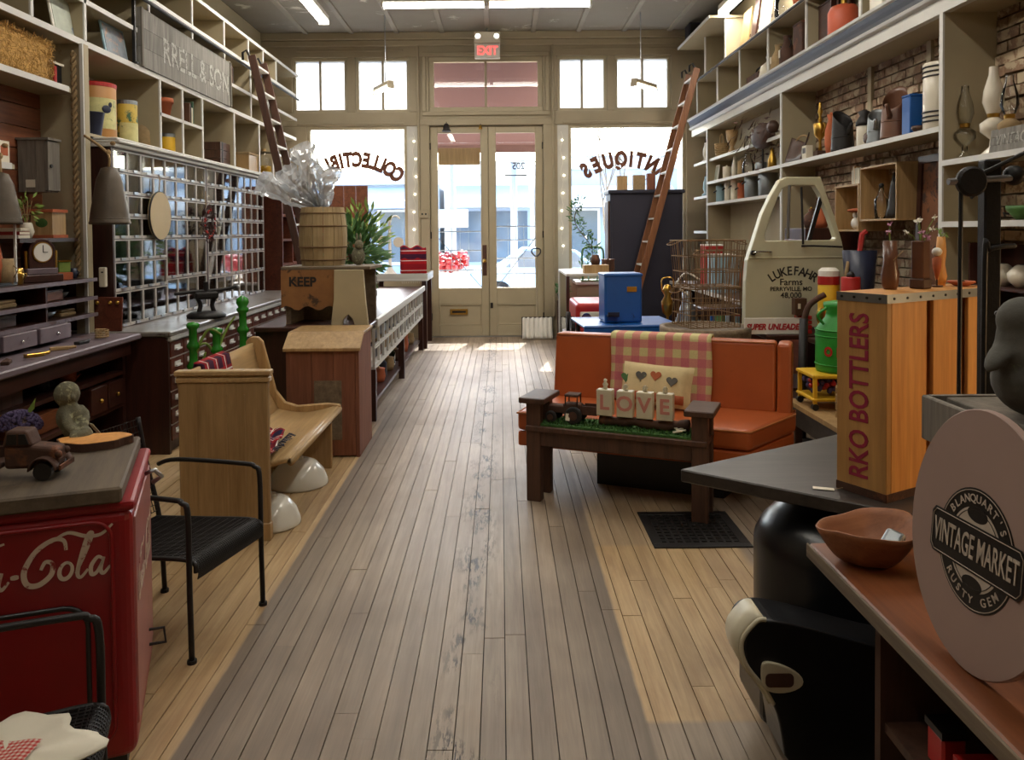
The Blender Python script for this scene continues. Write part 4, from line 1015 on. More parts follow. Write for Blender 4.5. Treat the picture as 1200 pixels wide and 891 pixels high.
cl = B(); rr = random.Random(4)
def drape(u, v):
    a = 2*math.pi*u; r = .15*v*(1+.12*math.sin(5*a)+.06*math.sin(11*a)); return (r*1.25*math.cos(a), r*math.sin(a), .006*math.sin(7*a)*v + .004*math.cos(3*a))
cl.grid(drape, 48, 8, True)
cl = cl.obj('cloth', M['paper'], None, True, solid=.004, loc=(-1.10, 1.70, .392)); tag(cl, 'crumpled white cloth with a red gingham patch on the lawn chair seat', 'cloth')
g = B().grid(lambda u, v: ((u-.5)*.15, (v-.5)*.11, .0075+.003*math.sin(9*u)), 10, 8).obj('gingham_patch', M['gingham'], cl, True, loc=(-.02, -.01, .002))
# church pew -------------------------------------------------------------
pw = thing('pew', 'short pale pine church pew with a panelled end beside the aisle', 'pew', (-1.62, 3.9, 0))
B().bb(0, .45, 0, .035, 0, .80).obj('end_panel', M['pine'], pw, bev=.006)
B().bb(-.008, .46, -.008, .043, .80, .825).bb(-.014, .466, -.014, .05, .835, .86).bb(-.004, .456, -.004, .04, .825, .835).obj('cap_moulding', M['pine_x'], pw, bev=.006)
B().bb(-.004, .454, -.006, .04, 0, .09).obj('base_block', M['pine'], pw, bev=.004)
for x in (.09, .24, .33): B().bb(x, x+.006, -.004, 0, .09, .74).obj('panel_bead', M['pine'], pw)
def seatf(u, v):      # u along depth, v along length
    x = .15+.40*u; z = .385-.03*math.sin(math.pi*min(1,u*1.1))+.012*u; return (x, .035+1.18*v, z)
B().grid(seatf, 12, 2).obj('seat', M['pine_x'], pw, True, solid=.03)
B().cyl((.55,.035,.388),(.55,1.22,.388),.02,n=10).obj('seat_nosing', M['pine_x'], pw, True)
def backf(u, v): return (.16-.17*u-.03*math.sin(u*3.1), .035+1.18*v, .37+.46*u)
B().grid(backf, 10, 2).obj('backrest', M['pine_x'], pw, True, solid=.026)
fe = [(.16,.36),(.56,.36),(.56,.42),(.48,.43),(.28,.415),(.2,.44),(.14,.52),(.06,.84),(.03,.87),(-.02,.87),(-.05,.84),(-.03,.6)]
B().prism(fe, 1.2, 1.235, Matrix(((1,0,0,0),(0,0,1,0),(0,1,0,0),(0,0,0,1)))).obj('shaped_end', M['pine'], pw, bev=.006)
B().bb(.02, .5, 1.2, 1.235, 0, .37).obj('end_leg', M['pine'], pw, bev=.005)
def blanket(u, v): 
    s = u*1.0
    y = .3+.42*v
    if s < .5: t = s/.5; return (.155-.17*t-.03*math.sin(t*3.1)+.02, y, .39+.46*t+.004)
    t = (s-.5)/.5; return (-.03-.05*t, y, .862-.35*t)
tl = B().grid(blanket, 24, 10).obj('plaid_blanket', M['plaid'], None, True, solid=.012, loc=(-1.62, 3.9, 0)); tag(tl, 'red tartan blanket draped over the back of the pew', 'blanket')
def scarf(u, v): return (.17+.28*u-.06*v, .05+.5*v+.05*math.sin(4*u), .398+.018*abs(math.sin(9*u+3*v))+.01*math.sin(14*v)+.012*u)
tl = B().grid(scarf, 24, 24).obj('plaid_scarf', M['plaidx'], None, True, solid=.008, loc=(-1.62, 3.9, 0)); tag(tl, 'crumpled red plaid scarf with fringe lying on the pew seat', 'scarf')
fr = B(); rr = random.Random(9)
for k in range(26): 
    y = .16+k*.013; fr.tube([(.42,y,.42),(.435,y+rr.uniform(-.01,.01),.415),(.445+rr.uniform(0,.02),y+rr.uniform(-.02,.02),.413)], .0025, 4)
fr.obj('fringe', M['navy'], tl)
for (px, py, r, h, lab) in ((345, 574, .175, .155, 'large white enamel lamp shade upside down on the floor under the pew seat'), (311, 622, .155, .15, 'smaller white enamel shade upside down on the floor behind the pew end panel')):
    p = onz(px, py, 0); e = thing('enamel_shade', lab, 'lamp shade', (p.x, p.y+r*.6, 0))
    B().shell([(r,.004),(r*1.0,.012),(r*.98,.03),(r*.86,h*.55),(r*.62,h*.86),(r*.4,h*.97),(.0,h)], n=32).obj('shade', M['white'], e, True, solid=.005)
    B().cyl((0,0,h-.005),(0,0,h+.015),.03,n=14).obj('collar', M['white'], e)
# sofa ---------------------------------------------------------------------
SO, SR = Vector((.09, 4.757, 0)), R(-22.6)
so = thing('sofa', 'orange vinyl bench sofa with a straight back', 'sofa', SO, SR)
poly = [(0,0),(1.36,0),(1.57,.53),(1.57,.64),(0,.64)]
B().prism(poly, .33, .445).obj('seat_cushion', M['vinyl'], so, bev=.025, seg=3)
poly2 = [(.0,.008),(1.352,.008),(1.56,.53),(1.56,.62),(0,.62)]
B().prism(poly2, .235, .325).obj('seat_base', M['vinyl'], so, bev=.012, seg=2)
B().prism([(.45,.18),(1.2,.18),(1.3,.6),(.45,.6)], 0, .24).obj('recessed_plinth', M['black'], so)
B().tube([(x, y, .437) for x, y in poly], .006, 6, True).obj('seat_piping', M['vinyl_t'], so, True)
bk = B(); 
def quadbox(b, x0, x1, y0b, y1b, y0t, y1t, z0, z1):
    b.add([(x0,y0b,z0),(x1,y0b,z0),(x1,y1b,z0),(x0,y1b,z0),(x0,y0t,z1),(x1,y0t,z1),(x1,y1t,z1),(x0,y1t,z1)], [(0,3,2,1),(4,5,6,7),(0,1,5,4),(1,2,6,5),(2,3,7,6),(3,0,4,7)]); return b
quadbox(bk, .05, 1.46, .53, .66, .60, .73, .43, .855).obj('backrest', M['vinyl'], so, bev=.022, seg=3)
quadbox(B(), 1.465, 1.55, .50, .70, .58, .76, .30, .85).obj('back_end', M['vinyl'], so, bev=.02, seg=2)
B().tube([(.06,.60,.847),(1.45,.60,.847)], .006, 6).obj('back_piping', M['vinyl_t'], so, True)
def thr(u, v):
    x = .44+.64*u+.008*math.sin(6*v)
    if v < .62: t = v/.62; return (x, .512+.072*t-.006*math.sin(8*u), .462+.405*t)
    if v < .78: t = (v-.62)/.16; return (x, .584+.16*t, .867+.006*math.sin(3.1*t))
    t = (v-.78)/.22; return (x, .746, .862-.22*t)
tl = B().grid(thr, 24, 30).obj('check_throw', M['throw'], None, True, solid=.01, loc=SO, rot=(0,0,SR)); tag(tl, 'pink and green check throw over the back of the orange sofa', 'throw')
def pillow_mesh(w, h, t, n=14):
    b = B()
    def f(u, v, s):
        a, c = 2*u-1, 2*v-1; q = (max(0,(1-abs(a)**3.2))*max(0,(1-abs(c)**3.2)))**.5
        return (a*w/2*(1+.04*abs(c)), s*t/2*q, c*h/2*(1+.05*abs(a)))
    b.grid(lambda u, v: f(u, v, -1), n, n); b.grid(lambda u, v: f(1-u, v, 1), n, n); return b
rotm = Euler((0,0,SR)).to_matrix()
pl_ = tag(pillow_mesh(.42, .25, .12).obj('pillow', M['pillow'], None, True, loc=SO+rotm@Vector((.77,.40,.585)), rot=(R(-24), R(3), SR)), 'small cream pillow with appliqued hearts on the orange sofa', 'pillow')
def heart(s): return [(s*(16*math.sin(t)**3)/16, s*(13*math.cos(t)-5*math.cos(2*t)-2*math.cos(3*t)-math.cos(4*t))/16) for t in [2*math.pi*k/20 for k in range(20)]]
XZ = Matrix(((1,0,0,0),(0,0,1,0),(0,1,0,0),(0,0,0,1)))
for x, z, mt in ((-.09,.035,M['cement']), (.0,.045,M['terra']), (.10,.02,M['cement']), (-.185,.02,M['leaf'])):
    hy = -.06*((1-abs(x/.21)**3.2)*(1-abs(z/.125)**3.2))**.5-.005
    B().prism(heart(.034), hy, hy+.014, Matrix.Translation((x,0,z)) @ XZ).obj('heart', mt, pl_)
B().grid(lambda u, v: ((u-.5)*.36, -.052+.01*abs(u-.5)*4-.02*(v-.2), -.112+.05*v), 10, 3).obj('pillow_band', M['terra'], pl_, True, solid=.004)
# narrow bench with scene of LOVE blocks ------------------------------------
BO, BR = Vector((.135, 4.46, 0)), R(-23); 
bn = thing('bench', 'narrow dark oak bench with flat arms before the orange sofa', 'bench', BO, BR)
for x in (0, .93):
    for y in (0, .165): B().bb(x, x+.085, y, y+.055, 0, .565).obj('leg', M['bench'], bn, bev=.004)
    B().bb(x-.035, x+.12, -.03, .25, .565, .597).obj('arm', M['bench'], bn, bev=.005)
B().bb(.0, 1.015, -.012, .232, .405, .435).obj('seat', M['bench'], bn, bev=.004)
B().bb(.085, .93, .01, .035, .32, .405).obj('apron', M['bench'], bn, bev=.003); B().bb(.085, .93, .185, .21, .32, .405).obj('apron', M['bench'], bn, bev=.003)
rotb = Euler((0,0,BR)).to_matrix()
def onb(x, y, z): return BO + rotb @ Vector((x, y, z))
gm = B(); rr = random.Random(12)
gm.bb(.07, .94, .008, .218, .435, .447)
for k in range(900):
    x, y = rr.uniform(.075,.935), rr.uniform(.012,.215); a = rr.uniform(0,6.3); h = rr.uniform(.008,.022); dx, dy = .004*math.cos(a), .004*math.sin(a)
    gm.add([(x-dx,y-dy,.446),(x+dx,y+dy,.446),(x+rr.uniform(-.008,.008),y+rr.uniform(-.008,.008),.447+h)], [(0,1,2)])
gm = gm.obj('moss_mat', M['grass'], None, loc=BO, rot=(0,0,BR)); tag(gm, 'strip of green moss matting along the narrow bench', 'moss mat')
lg = B(); lg.tube([(x, .115+.008*math.sin(x*17), .478+.006*math.sin(x*23)) for x in [.40+.5*k/16 for k in range(17)]], [.028+.006*math.sin(k*1.7) for k in range(17)], 9)
lg = lg.obj('log', M['rust'], None, True, loc=BO, rot=(0,0,BR)); tag(lg, 'rough split log lying on the moss under the letter blocks', 'log')
for k, (ch, x) in enumerate(zip('LOVE', (.44, .555, .665, .775))):
    p = onb(x, .10, .509); e = thing('letter_block', 'white wooden block with pink letter %s on the log' % ch, 'letter block', p, BR, 'love letter blocks')
    B().bb(-.045, .045, -.028, .028, 0, .145).obj('block', M['creamv'], e, bev=.003)
    text(ch, .115, M['pink'] if False else M['blocktxt'] if 'blocktxt' in M else M['redt'], e, (0, -.029, .072), (R(90), 0, 0), bold=.003)
    B().lathe([(.006,.145),(.016,.15),(.01,.158),(.017,.172 if k == 0 else .166),(.008,.184 if k == 0 else .174),(.011,.198 if k == 0 else .178),(0,.205 if k == 0 else .182)], n=10).obj('finial', M['creamv'], e, True)
tr_ = thing('toy_tractor', 'rusty toy tractor with a paper tag on the moss mat', 'toy tractor', onb(.235, .115, .448), BR)
B().bb(-.13,-.02,-.032,.032,.05,.095).bb(-.04,.06,-.035,.035,.045,.11).obj('hood', M['rust'], tr_, bev=.006)
B().bb(-.03,.05,-.04,.04,.15,.165).obj('roof', M['rust'], tr_, bev=.004)
b = B()
for x in (-.025,.045):
    for y in (-.034,.034): b.cyl((x,y,.1),(x,y,.152),.004,n=6)
b.obj('roof_posts', M['iron'], tr_)
for x, r in ((.03,.05),(-.105,.034)):
    for s in (-1,1):
        o = B().cyl((x,s*.045,r),(x,s*.07,r),r,n=18).obj('wheel', M['rubber'], tr_, bev=.006); B().cyl((x,s*.068,r),(x,s*.073,r),r*.5,n=14).obj('hub', M['rust'], o)
B().bb(.07,.16,-.04,.04,.055,.075).bb(.07,.16,-.042,-.036,.075,.105).bb(.07,.16,.036,.042,.075,.105).obj('trailer', M['rust'], tr_)
B().bb(-.012,.012,-.078,-.076,.012,.055).obj('price_tag', M['paper'], tr_, rot=(R(-8),0,0))
for k in range(4):
    p = onb(.86+.03*rr.uniform(-1,1), .04+.05*k*.5, .462+.002*k); o = B().bb(-.025,.025,-.006,.006,0,.006).obj('wood_chip', M['creamv'], None, loc=p, rot=(R(8), R(-10), BR+rr.uniform(-1,1)))
    tag(o, 'pale wood chip lying on the moss beside the bench arm', 'wood chip', 'wood chips on the moss mat')
# floor register -------------------------------------------------------------
rg = thing('floor_register', 'square black iron floor register with pierced pattern', 'floor register', (.97, 4.0, .001))
f = B(); f.bb(-.24,.24,-.24,-.19,0,.008); f.bb(-.24,.24,.19,.24,0,.008); f.bb(-.24,-.19,-.19,.19,0,.008); f.bb(.19,.24,-.19,.19,0,.008); f.obj('frame', M['iron'], rg, bev=.002)
for k in range(9):
    a = -.16+k*.04; B().bb(a-.006,a+.006,-.19,.19,0,.006).obj('grille_bar', M['iron'], rg); B().bb(-.19,.19,a-.006,a+.006,0,.0055).obj('grille_bar', M['iron'], rg)
B().bb(-.19,.19,-.19,.19,.0002,.0012).obj('dark_well', M['sub'], rg)  # shade of the hollow below the grille, put in as a flat dark sheet
# dark table -----------------------------------------------------------------
A_, F_, K_ = onz(797,550,.75), onz(1085,606,.75), onz(985,508,.75)
dt = thing('dark_table', 'dark wooden table carrying the upright bottling crate', 'table', (1.35, 2.65, 0))
pl2 = [(A_.x-1.35, A_.y-2.65), (F_.x-1.35, F_.y-2.65), (1.95-1.35, 2.08-2.65), (2.0-1.35, 3.2-2.65), (K_.x-1.35, K_.y-2.65)]
B().prism(pl2, .708, .75).obj('table_top', M['darkt'], dt, bev=.004)
B().bb(.38, .5, .15, .27, .05, .708).obj('pedestal', M['darkt'], dt, bev=.01); B().bb(.26,.6,.0,.45,0,.05).obj('base', M['darkt'], dt, bev=.01)
# bottling crate ----------------------------------------------------------------
cr = thing('bottling_crate', 'orange pine bottling crate standing on end on the dark table', 'crate', (1.10, 2.235, .751), math.atan2(.49,.87))
w_, L_, h_ = .165, .567, .60          # local x along the slatted side, local y the lettered end
B().bb(0, .022, 0, w_, 0.02, h_-.02).obj('lettered_board', M['pine_lt2'] if 'pine_lt2' in M else M['pine'], cr, bev=.002)
for x0, x1 in ((.022,.19),(.222,.37),(.402,L_)):
    B().bb(x0, x1, 0, .012, .02, h_-.02).obj('slat', M['pine_lt'], cr, bev=.002); B().bb(x0, x1, w_-.012, w_, .02, h_-.02).obj('slat', M['pine_lt'], cr)
B().bb(0, L_, 0, w_, h_-.022, h_).obj('top_end', M['pine_lt'], cr, bev=.003); B().bb(0, L_, 0, w_, 0, .02).obj('bottom_end', M['pine_lt'], cr, bev=.003)
B().bb(L_-.02, L_, .012, w_-.012, .02, h_-.022).obj('far_board', M['pine'], cr)
sb = B().bb(-.002, L_, -.002, 0, h_-.026, h_-.0).bb(-.002, 0, -.002, w_, h_-.026, h_).obj('metal_band', M['galv'], cr); sb = B().bb(-.002, L_, -.002, 0, 0, .024).bb(-.002, 0, -.002, w_, 0, .024).obj('metal_band', M['rust'], cr)
nl = B()
for k in range(9): nl.cyl((.03+k*.062,-.002,h_-.013),(.03+k*.062,-.0045,h_-.013),.004,n=8)
for k in range(4): nl.cyl((-.002,.02+k*.042,h_-.013),(-.0045,.02+k*.042,h_-.013),.004,n=8)
nl.obj('nail_heads', M['iron'], cr)
text('RKO BOTTLERS', .088, M['crimsont'], cr, (-.0012, w_*.52, .295), (R(90), R(-90), R(-90)), 'stencil', bold=.0015, sx=.80)
tg = thing('price_tag', 'small white price tag on a string on the dark table', 'price tag', onz(965,573,.7515), R(-20))
B().bb(-.03,.03,-.012,.012,0,.0015).obj('card', M['paper'], tg); B().tube([(.03,0,.002),(.06,.015,.006),(.085,.01,.02)], .001, 4).obj('string', M['jute'], tg)
# salon chair ----------------------------------------------------------------------
sc = thing('salon_chair', 'black vinyl tub chair with cream arm fronts and an arm ashtray', 'chair', (.632, 2.02, 0))
side = crom([(.0,.41,0),(-.005,.47,0),(.03,.515,0),(.12,.51,0),(.36,.445,0),(.55,.41,0)], 5) + [Vector(p+(0,)) for p in ((.58,.40),(.58,.08),(.16,.08))] + crom([(.10,.16,0),(.08,.27,0),(.04,.35,0),(.0,.41,0)], 4)
PXZ = Matrix(((1,0,0,0),(0,0,-1,0),(0,1,0,0),(0,0,0,1)))
B().prism([(v.x, v.y) for v in side], -.02, .0, PXZ).obj('arm_panel', M['blackv'], sc, bev=.006, seg=2)
fro = crom([(.07,.30,0),(.04,.35,0),(-.004,.41,0),(-.012,.47,0),(.026,.52,0),(.05,.524,0)], 5)
b = B().grid(lambda u, v: (fro[round(u*(len(fro)-1))].x-.006, .004+.10*v, fro[round(u*(len(fro)-1))].y), len(fro), 2).obj('arm_front', M['creamv'], sc, True, solid=.012)
B().tube([(v.x, -.001, v.y) for v in fro], .006, 6).obj('piping', M['creamv'], sc, True)
B().prism([(v.x+.004, v.y-.008) for v in side], -.15, -.02, PXZ).obj('arm_core', M['blackv'], sc)
def tub(u, v):
    a = math.pi*(.5+1.0*u); ph = v
    rx, ry = .31, .30
    zz = .12+.565*(1-(1-min(1,ph*1.0))**2.6) ; sh = math.cos(max(0,(ph-.55)/.45)*math.pi*.5)**.6 if ph > .55 else 1
    return (.52+rx*sh*math.cos(a), .46+ry*sh*math.sin(a), zz)
B().grid(lambda u, v: (.55+.37*math.cos(2*math.pi*u)*(1 if v < .45 else max(.02, math.cos((v-.45)/.55*1.5))**.75), .47+.29*math.sin(2*math.pi*u)*(1 if v < .45 else max(.02, math.cos((v-.45)/.55*1.5))**.75), .12+ (.9*v if v < .45 else .405+.165*math.sin((v-.45)/.55*1.55))), 40, 22, True).obj('tub_back', M['blackv'], sc, True)
ov = [(.078+.055*math.cos(t)+.012*math.cos(2*t), .375+.04*math.sin(t)-.012*math.cos(t)) for t in [2*math.pi*k/28 for k in range(28)]]
B().prism(ov, .0, .012, PXZ).obj('ashtray_plate', M['creamv'], sc, bev=.004, seg=2)
B().prism(rrect(.045,.118,.352,.388,.012), .010, .0145, PXZ).obj('ashtray_door', M['rust'], sc)
B().cyl((.5,.45,0),(.5,.45,.13),.12,n=20).obj('base', M['black'], sc); B().cyl((.3,.45,0),(.6,.45,.02),.02,n=8).obj('base_bar', M['black'], sc)
B().bb(.1,.5,.17,.42,.12,.36).obj('seat', M['blackv'], sc, bev=.03, seg=3)
# orange stained cabinet -----------------------------------------------------------
oc = thing('low_cabinet', 'orange stained open cabinet holding the oval sign', 'cabinet', (.77, .55, 0))
B().bb(0,.95,0,1.41,.712,.75).obj('top', M['orangew'], oc, bev=.005); B().bb(-.006,0,0,1.412,.714,.749).obj('edge_strip', M['barn'], oc, bev=.002); B().bb(.02,.95,.02,1.38,.69,.712).obj('top_moulding', M['bench'], oc, bev=.005)  # gray-brown strip along the left edge of the orange top
B().bb(.08,.93,1.2,1.225,0,.69).obj('side', M['bench'], oc); B().bb(.08,.93,.05,.075,0,.69).obj('side', M['bench'], oc); B().bb(.9,.93,.075,1.2,0,.69).obj('back', M['bench'], oc)
for z in (.08,.40): B().bb(.09,.9,.075,1.2,z,z+.022).obj('shelf', M['bench'], oc)
# ------------------------------------------------------------------ middle left: island counter and what stands on it
# slant lid bin box
bx = thing('bin_box', 'red washed wooden bin with a slanted plank lid before the island counter', 'bin', (-1.48, 5.36, 0))
Wb, Db = .50, .50
sidep = [(0,0),(Db,0),(Db,.82),(.12,.82),(0,.735)]
YZ = Matrix(((0,0,1,0),(1,0,0,0),(0,1,0,0),(0,0,0,1)))
B().prism(sidep, 0, .025, YZ).obj('side', M['oldred'], bx); B().prism(sidep, Wb-.025, Wb, YZ).obj('side', M['oldred'], bx, bev=.003)
for k in range(3): B().bb(.025+k*.15, .175+k*.15-.002, 0, .022, .01, .735).obj('front_board', M['oldred'], bx, bev=.002)
B().bb(.025, Wb-.025, Db-.02, Db, .01, .82).obj('back_board', M['oldred'], bx)
B().bb(.19,.38,-.006,0,.12,.53).obj('patch_panel', M['barn'], bx, bev=.003)
lid = B(); quadbox(lid, -.015, Wb+.015, -.02, .13, -.01, .14, .735, .76) 
lid = B().add([(-.015,-.03,.735),(Wb+.015,-.03,.735),(Wb+.015,.125,.832),(-.015,.125,.832),(-.015,-.03,.757),(Wb+.015,-.03,.757),(Wb+.015,.125,.852),(-.015,.125,.852)], [(0,3,2,1),(4,5,6,7),(0,1,5,4),(1,2,6,5),(2,3,7,6),(3,0,4,7)]).obj('lid_front', M['pine'], bx, bev=.003)
B().bb(-.015, Wb+.015, .12, Db+.01, .828, .852).obj('lid_top', M['pine'], bx, bev=.004)
# island counter
ic = thing('island_counter', 'long island counter with rows of open display bins along the aisle', 'counter', (-1.87, 5.95, 0))
XA = .84; LI = 4.35
B().bb(0, XA+.02, -.05, LI, .80, .835).obj('counter_top', M['mahog'], ic, bev=.006)
B().bb(0, .03, 0, LI, 0, .80).obj('back_panel', M['mahog_z'], ic); B().bb(.03, XA-.28, 0, .03, 0, .80).obj('end_panel', M['mahog_z'], ic)
B().bb(.03, XA-.3, .03, LI, .08, .10).bb(XA-.3, XA-.28, .03, LI, .1, .80).obj('carcass', M['mahog_z'], ic)
er = B().bb(XA+.0, XA+.03, .4, LI, .775, .845).obj('edge_rail', M['cream_lt'], ic, bev=.006)
ncol = 15; cwi = (LI-.42)/ncol
fm = B(); t = .012
for (a, b, c, d) in ((0,cwi,0,t),(0,cwi,.14,.15),(0,t,t,.14),(cwi-t,cwi,t,.14)): fm.bb(-.02, 0, a, b, c, d)
fm = fm.mesh('bin_frame', M['cream_lt']); im = B().bb(-.22, -.04, t, cwi-t, t, .10).mesh('bin_filling', M['rust']); ims = [im] + [B().bb(-.22, -.06, t, cwi-t, t, h).mesh('bin_filling', q) for h, q in ((.12, M['burlap']), (.08, M['galv']), (.11, M['navy']), (.13, M['whitep']))]
rr = random.Random(21)
for r in range(2):
    for c in range(ncol):
        o = link('bin_frame', fm, ic, loc=(XA, .4+c*cwi, .615-r*.16)); link('bin_filling', rr.choice(ims), o)
B().bb(XA-.28, XA, .4, LI, .43, .45).obj('lower_rail', M['cream_lt'], ic)
for y in (.42, 2.3, LI-.06): B().bb(XA-.06, XA-.0, y, y+.05, 0, .44).obj('leg', M['mahog_z'], ic)
B().bb(.1, XA-.04, .42, LI-.05, .1, .13).obj('bottom_shelf', M['mahog'], ic)
for k in range(12):
    y = 6.5+k*.31; h = rr.uniform(.12,.24); x = -1.87+XA-.16; ki = (k//2) % 3
    e = thing('crock' if k % 2 else 'old_bottle', (('dark brown','terracotta','tan')[ki]+' crock' if k % 2 else ('green glass','black','navy')[ki]+' old bottle')+' under the island counter bins', 'crock' if k % 2 else 'bottle', (x, y, .131), 0, 'crocks under the island counter' if k % 2 else 'bottles under the island counter')
    if k % 2: B().lathe([(.07,0),(.085,h*.4),(.075,h*.9),(.08,h)], n=14).obj('body', (M['rust'], M['terra'], M['burlap'])[ki], e, True)
    else: B().lathe([(.05,0),(.052,h*.6),(.02,h*.8),(.02,h),(.026,h+.01),(0,h+.012)], n=12).obj('body', (M['greeng'], M['black'], M['navy'])[ki], e, True)
    B().lathe([(.03,h+.012 if not k % 2 else h),(.03,h+.02),(0,h+.022)], n=10).obj('stopper', M['pine'], e)
# rustic stool on the counter
st = thing('rustic_stool', 'paint worn rustic stool with arched end leg on the island counter', 'stool', (-1.70, 6.05, .836), R(-4))
B().bb(0,.70,.0,.42,.425,.45).obj('top', M['barn_x'], st, bev=.004)
ap = [(0,.12),(.42,.12),(.42,.425),(0,.425)] ; wav = [(0,.15)] + [(.42*k/12, .13+.018*math.sin(k*1.3)) for k in range(13)] + [(.42,.425),(0,.425)]
orang = paint('worn_orange_stencil_board', srgb(150,104,60), .8, .2, 5, 0, .3, srgb(78,58,42), .56, 7)
B().prism(wav, -.02, .0, PXZ).obj('apron', orang, st)
text('KEEP', .10, M['darkt2'], st, (.17, -.0025, .33), (R(90),0,0), 'stencil', bold=.003)
leg = [(.40,0)] + [(.40+.085,0),(.40+.10,.05),(.40+.135,.085),(.40+.17,.05),(.40+.185,0)] + [(.69,0),(.67,.2),(.655,.425),(.43,.425),(.425,.2)]
whl = paint('worn_white_leg', srgb(186,172,138), .7, .08, 4, 0, .15, srgb(120,96,66), .63, 6)
B().prism(leg, .012, .042, PXZ).obj('arched_leg', whl, st, bev=.003)
B().bb(.05,.3,.36,.40,0,.425).obj('rear_leg', M['barn'], st); B().bb(.02,.06,.05,.36,0,.425).obj('end_leg', M['barn'], st); B().bb(.42,.655,.36,.39,0,.425).obj('rear_leg', M['barn'], st)
# keg
kz = 1.287
kg = thing('keg', 'pale wooden keg of staves standing on the rustic stool', 'keg', (-1.42, 6.28, kz))
n = 14; H = .46
def kr(t): return .168+.022*math.sin(math.pi*t)
for k in range(n):
    a0, a1 = 2*math.pi*k/n+.012, 2*math.pi*(k+1)/n-.012; b = B(); vs = []; m_ = 7
    for j in range(m_):
        t = j/(m_-1); r = kr(t)
        for a in (a0, (a0+a1)/2, a1): vs.append((r*math.cos(a), r*math.sin(a), H*t))
        for a in (a1, a0): vs.append(((r-.018)*math.cos(a), (r-.018)*math.sin(a), H*t))
    fs = [tuple(range(4,-1,-1)), tuple(range((m_-1)*5, m_*5))]
    for j in range(m_-1):
        for q in range(5): fs.append((j*5+q, j*5+(q+1) % 5, (j+1)*5+(q+1) % 5, (j+1)*5+q))
    b.add(vs, fs); b.obj('stave', M['kegw'] if 'kegw' in M else M['pine'], kg)
for t in (.1, .32, .68, .9): 
    r = kr(t)+.002; B().tube([(r*math.cos(2*math.pi*k/36), r*math.sin(2*math.pi*k/36), H*t) for k in range(36)], .006, 5, True).obj('hoop', M['rustwire'], kg, True)
B().cyl((0,0,.02),(0,0,.035),.155,n=24).obj('bottom', M['pine'], kg); B().cyl((0,0,H-.05),(0,0,H-.04),.158,n=24).obj('filling', M['sub'], kg)
# cellophane wrapped branches
wrapm = glass('crinkled_cellophane', (.95,.96,.97), 3.2, .12)
_n = wrapm.node_tree; _o = _n.nodes['Material Output']; _s = _o.inputs[0].links[0].from_socket; _d = _n.nodes.new('ShaderNodeBsdfTranslucent'); _d.inputs[0].default_value = (.9,.92,.94,1); _m = _n.nodes.new('ShaderNodeMixShader'); _m.inputs[0].default_value = .35
_n.links.new(_s, _m.inputs[1]); _n.links.new(_d.outputs[0], _m.inputs[2]); _n.links.new(_m.outputs[0], _o.inputs[0])
rr = random.Random(31)
wb_ = thing('wrapped_branches', 'dried branches in crinkled clear wrap standing in the keg', 'dried branches', (-1.42, 6.28, kz+H-.035))
def cone(d, L_, r0, r1, seed):
    q = random.Random(seed); d = Vector(d).normalized(); a = d.orthogonal().normalized(); b2 = d.cross(a); b = B(); nn = 14; vs = []; fs = []
    for j in range(12):
        t = j/11; c = d*(L_*t)
        for k in range(nn):
            an = 2*math.pi*k/nn; r = (r0+(r1-r0)*t)*(1+q.uniform(-.28,.28)); vs.append(c+a*r*math.cos(an)+b2*r*math.sin(an)+d*q.uniform(-.01,.01))
    for j in range(11):
        for k in range(nn): fs.append((j*nn+k, j*nn+(k+1)%nn, (j+1)*nn+(k+1)%nn, (j+1)*nn+k))
    b.add(vs, fs); return b
for k, (d, L_) in enumerate((((-.85,.05,.42),.56), ((-.3,.0,.95),.56), ((.12,.05,.9),.36), ((-.7,.1,.75),.46))):
    cone(d, L_, .035, .095, k).obj('wrap', wrapm, wb_)
    t = B()
    for j in range(9):
        dd = (Vector(d).normalized()+Vector((rr.uniform(-.14,.14),)*1+(rr.uniform(-.14,.14), rr.uniform(-.1,.1)))).normalized()
        t.tube([(0,0,0), dd*L_*.5+Vector((0,0,rr.uniform(-.01,.01))), dd*L_*rr.uniform(.85,1.0)], [.004,.003,.0015], 4)
        for q in range(4): 
            f = rr.uniform(.45,.95); t.ball(dd*L_*f+Vector((rr.uniform(-.02,.02),)*3), rr.uniform(.006,.012), 5, 4)
    t.obj('twigs', M['burlap'], wb_)
def pot_leaves(b, c, r, n, ls, rr, up=.2):
    for k in range(n):
        d = Vector((rr.gauss(0,1), rr.gauss(0,1), rr.gauss(0,1)*.8)); d.normalize(); p = Vector(c)+Vector((d.x*r[0], d.y*r[1], d.z*r[2]))*rr.uniform(.35,1)
        t = (d+Vector((rr.uniform(-.6,.6), rr.uniform(-.6,.6), up))).normalized(); sd = t.orthogonal().normalized(); l = ls*rr.uniform(.6,1.2)
        b.add([p, p+t*l*.5+sd*l*.16, p+t*l, p+t*l*.5-sd*l*.16], [(0,1,2,3)])
def bush(name, label, cat, loc, r, n, ls, mat, seed, stem=True):
    rr = random.Random(seed); e = thing(name, label, cat, loc); b = B(); pot_leaves(b, (0,0,r[2]), r, n, ls, rr); b.obj('foliage', mat, e)
    s = B()
    for k in range(6): 
        a = rr.uniform(0,6.3); s.tube([(0,0,0),(r[0]*.3*math.cos(a), r[1]*.3*math.sin(a), r[2]*.8),(r[0]*.6*math.cos(a), r[1]*.6*math.sin(a), r[2]*1.4)], [.008,.006,.003], 5)
    s.obj('stems', M['bench'], e); return e
bush('evergreen_spray', 'green evergreen spray on the island counter beside the keg', 'greenery', (-1.48, 8.0, .836), (.26,.3,.34), 520, .14, M['leaf'], 3).location.z = 1.0
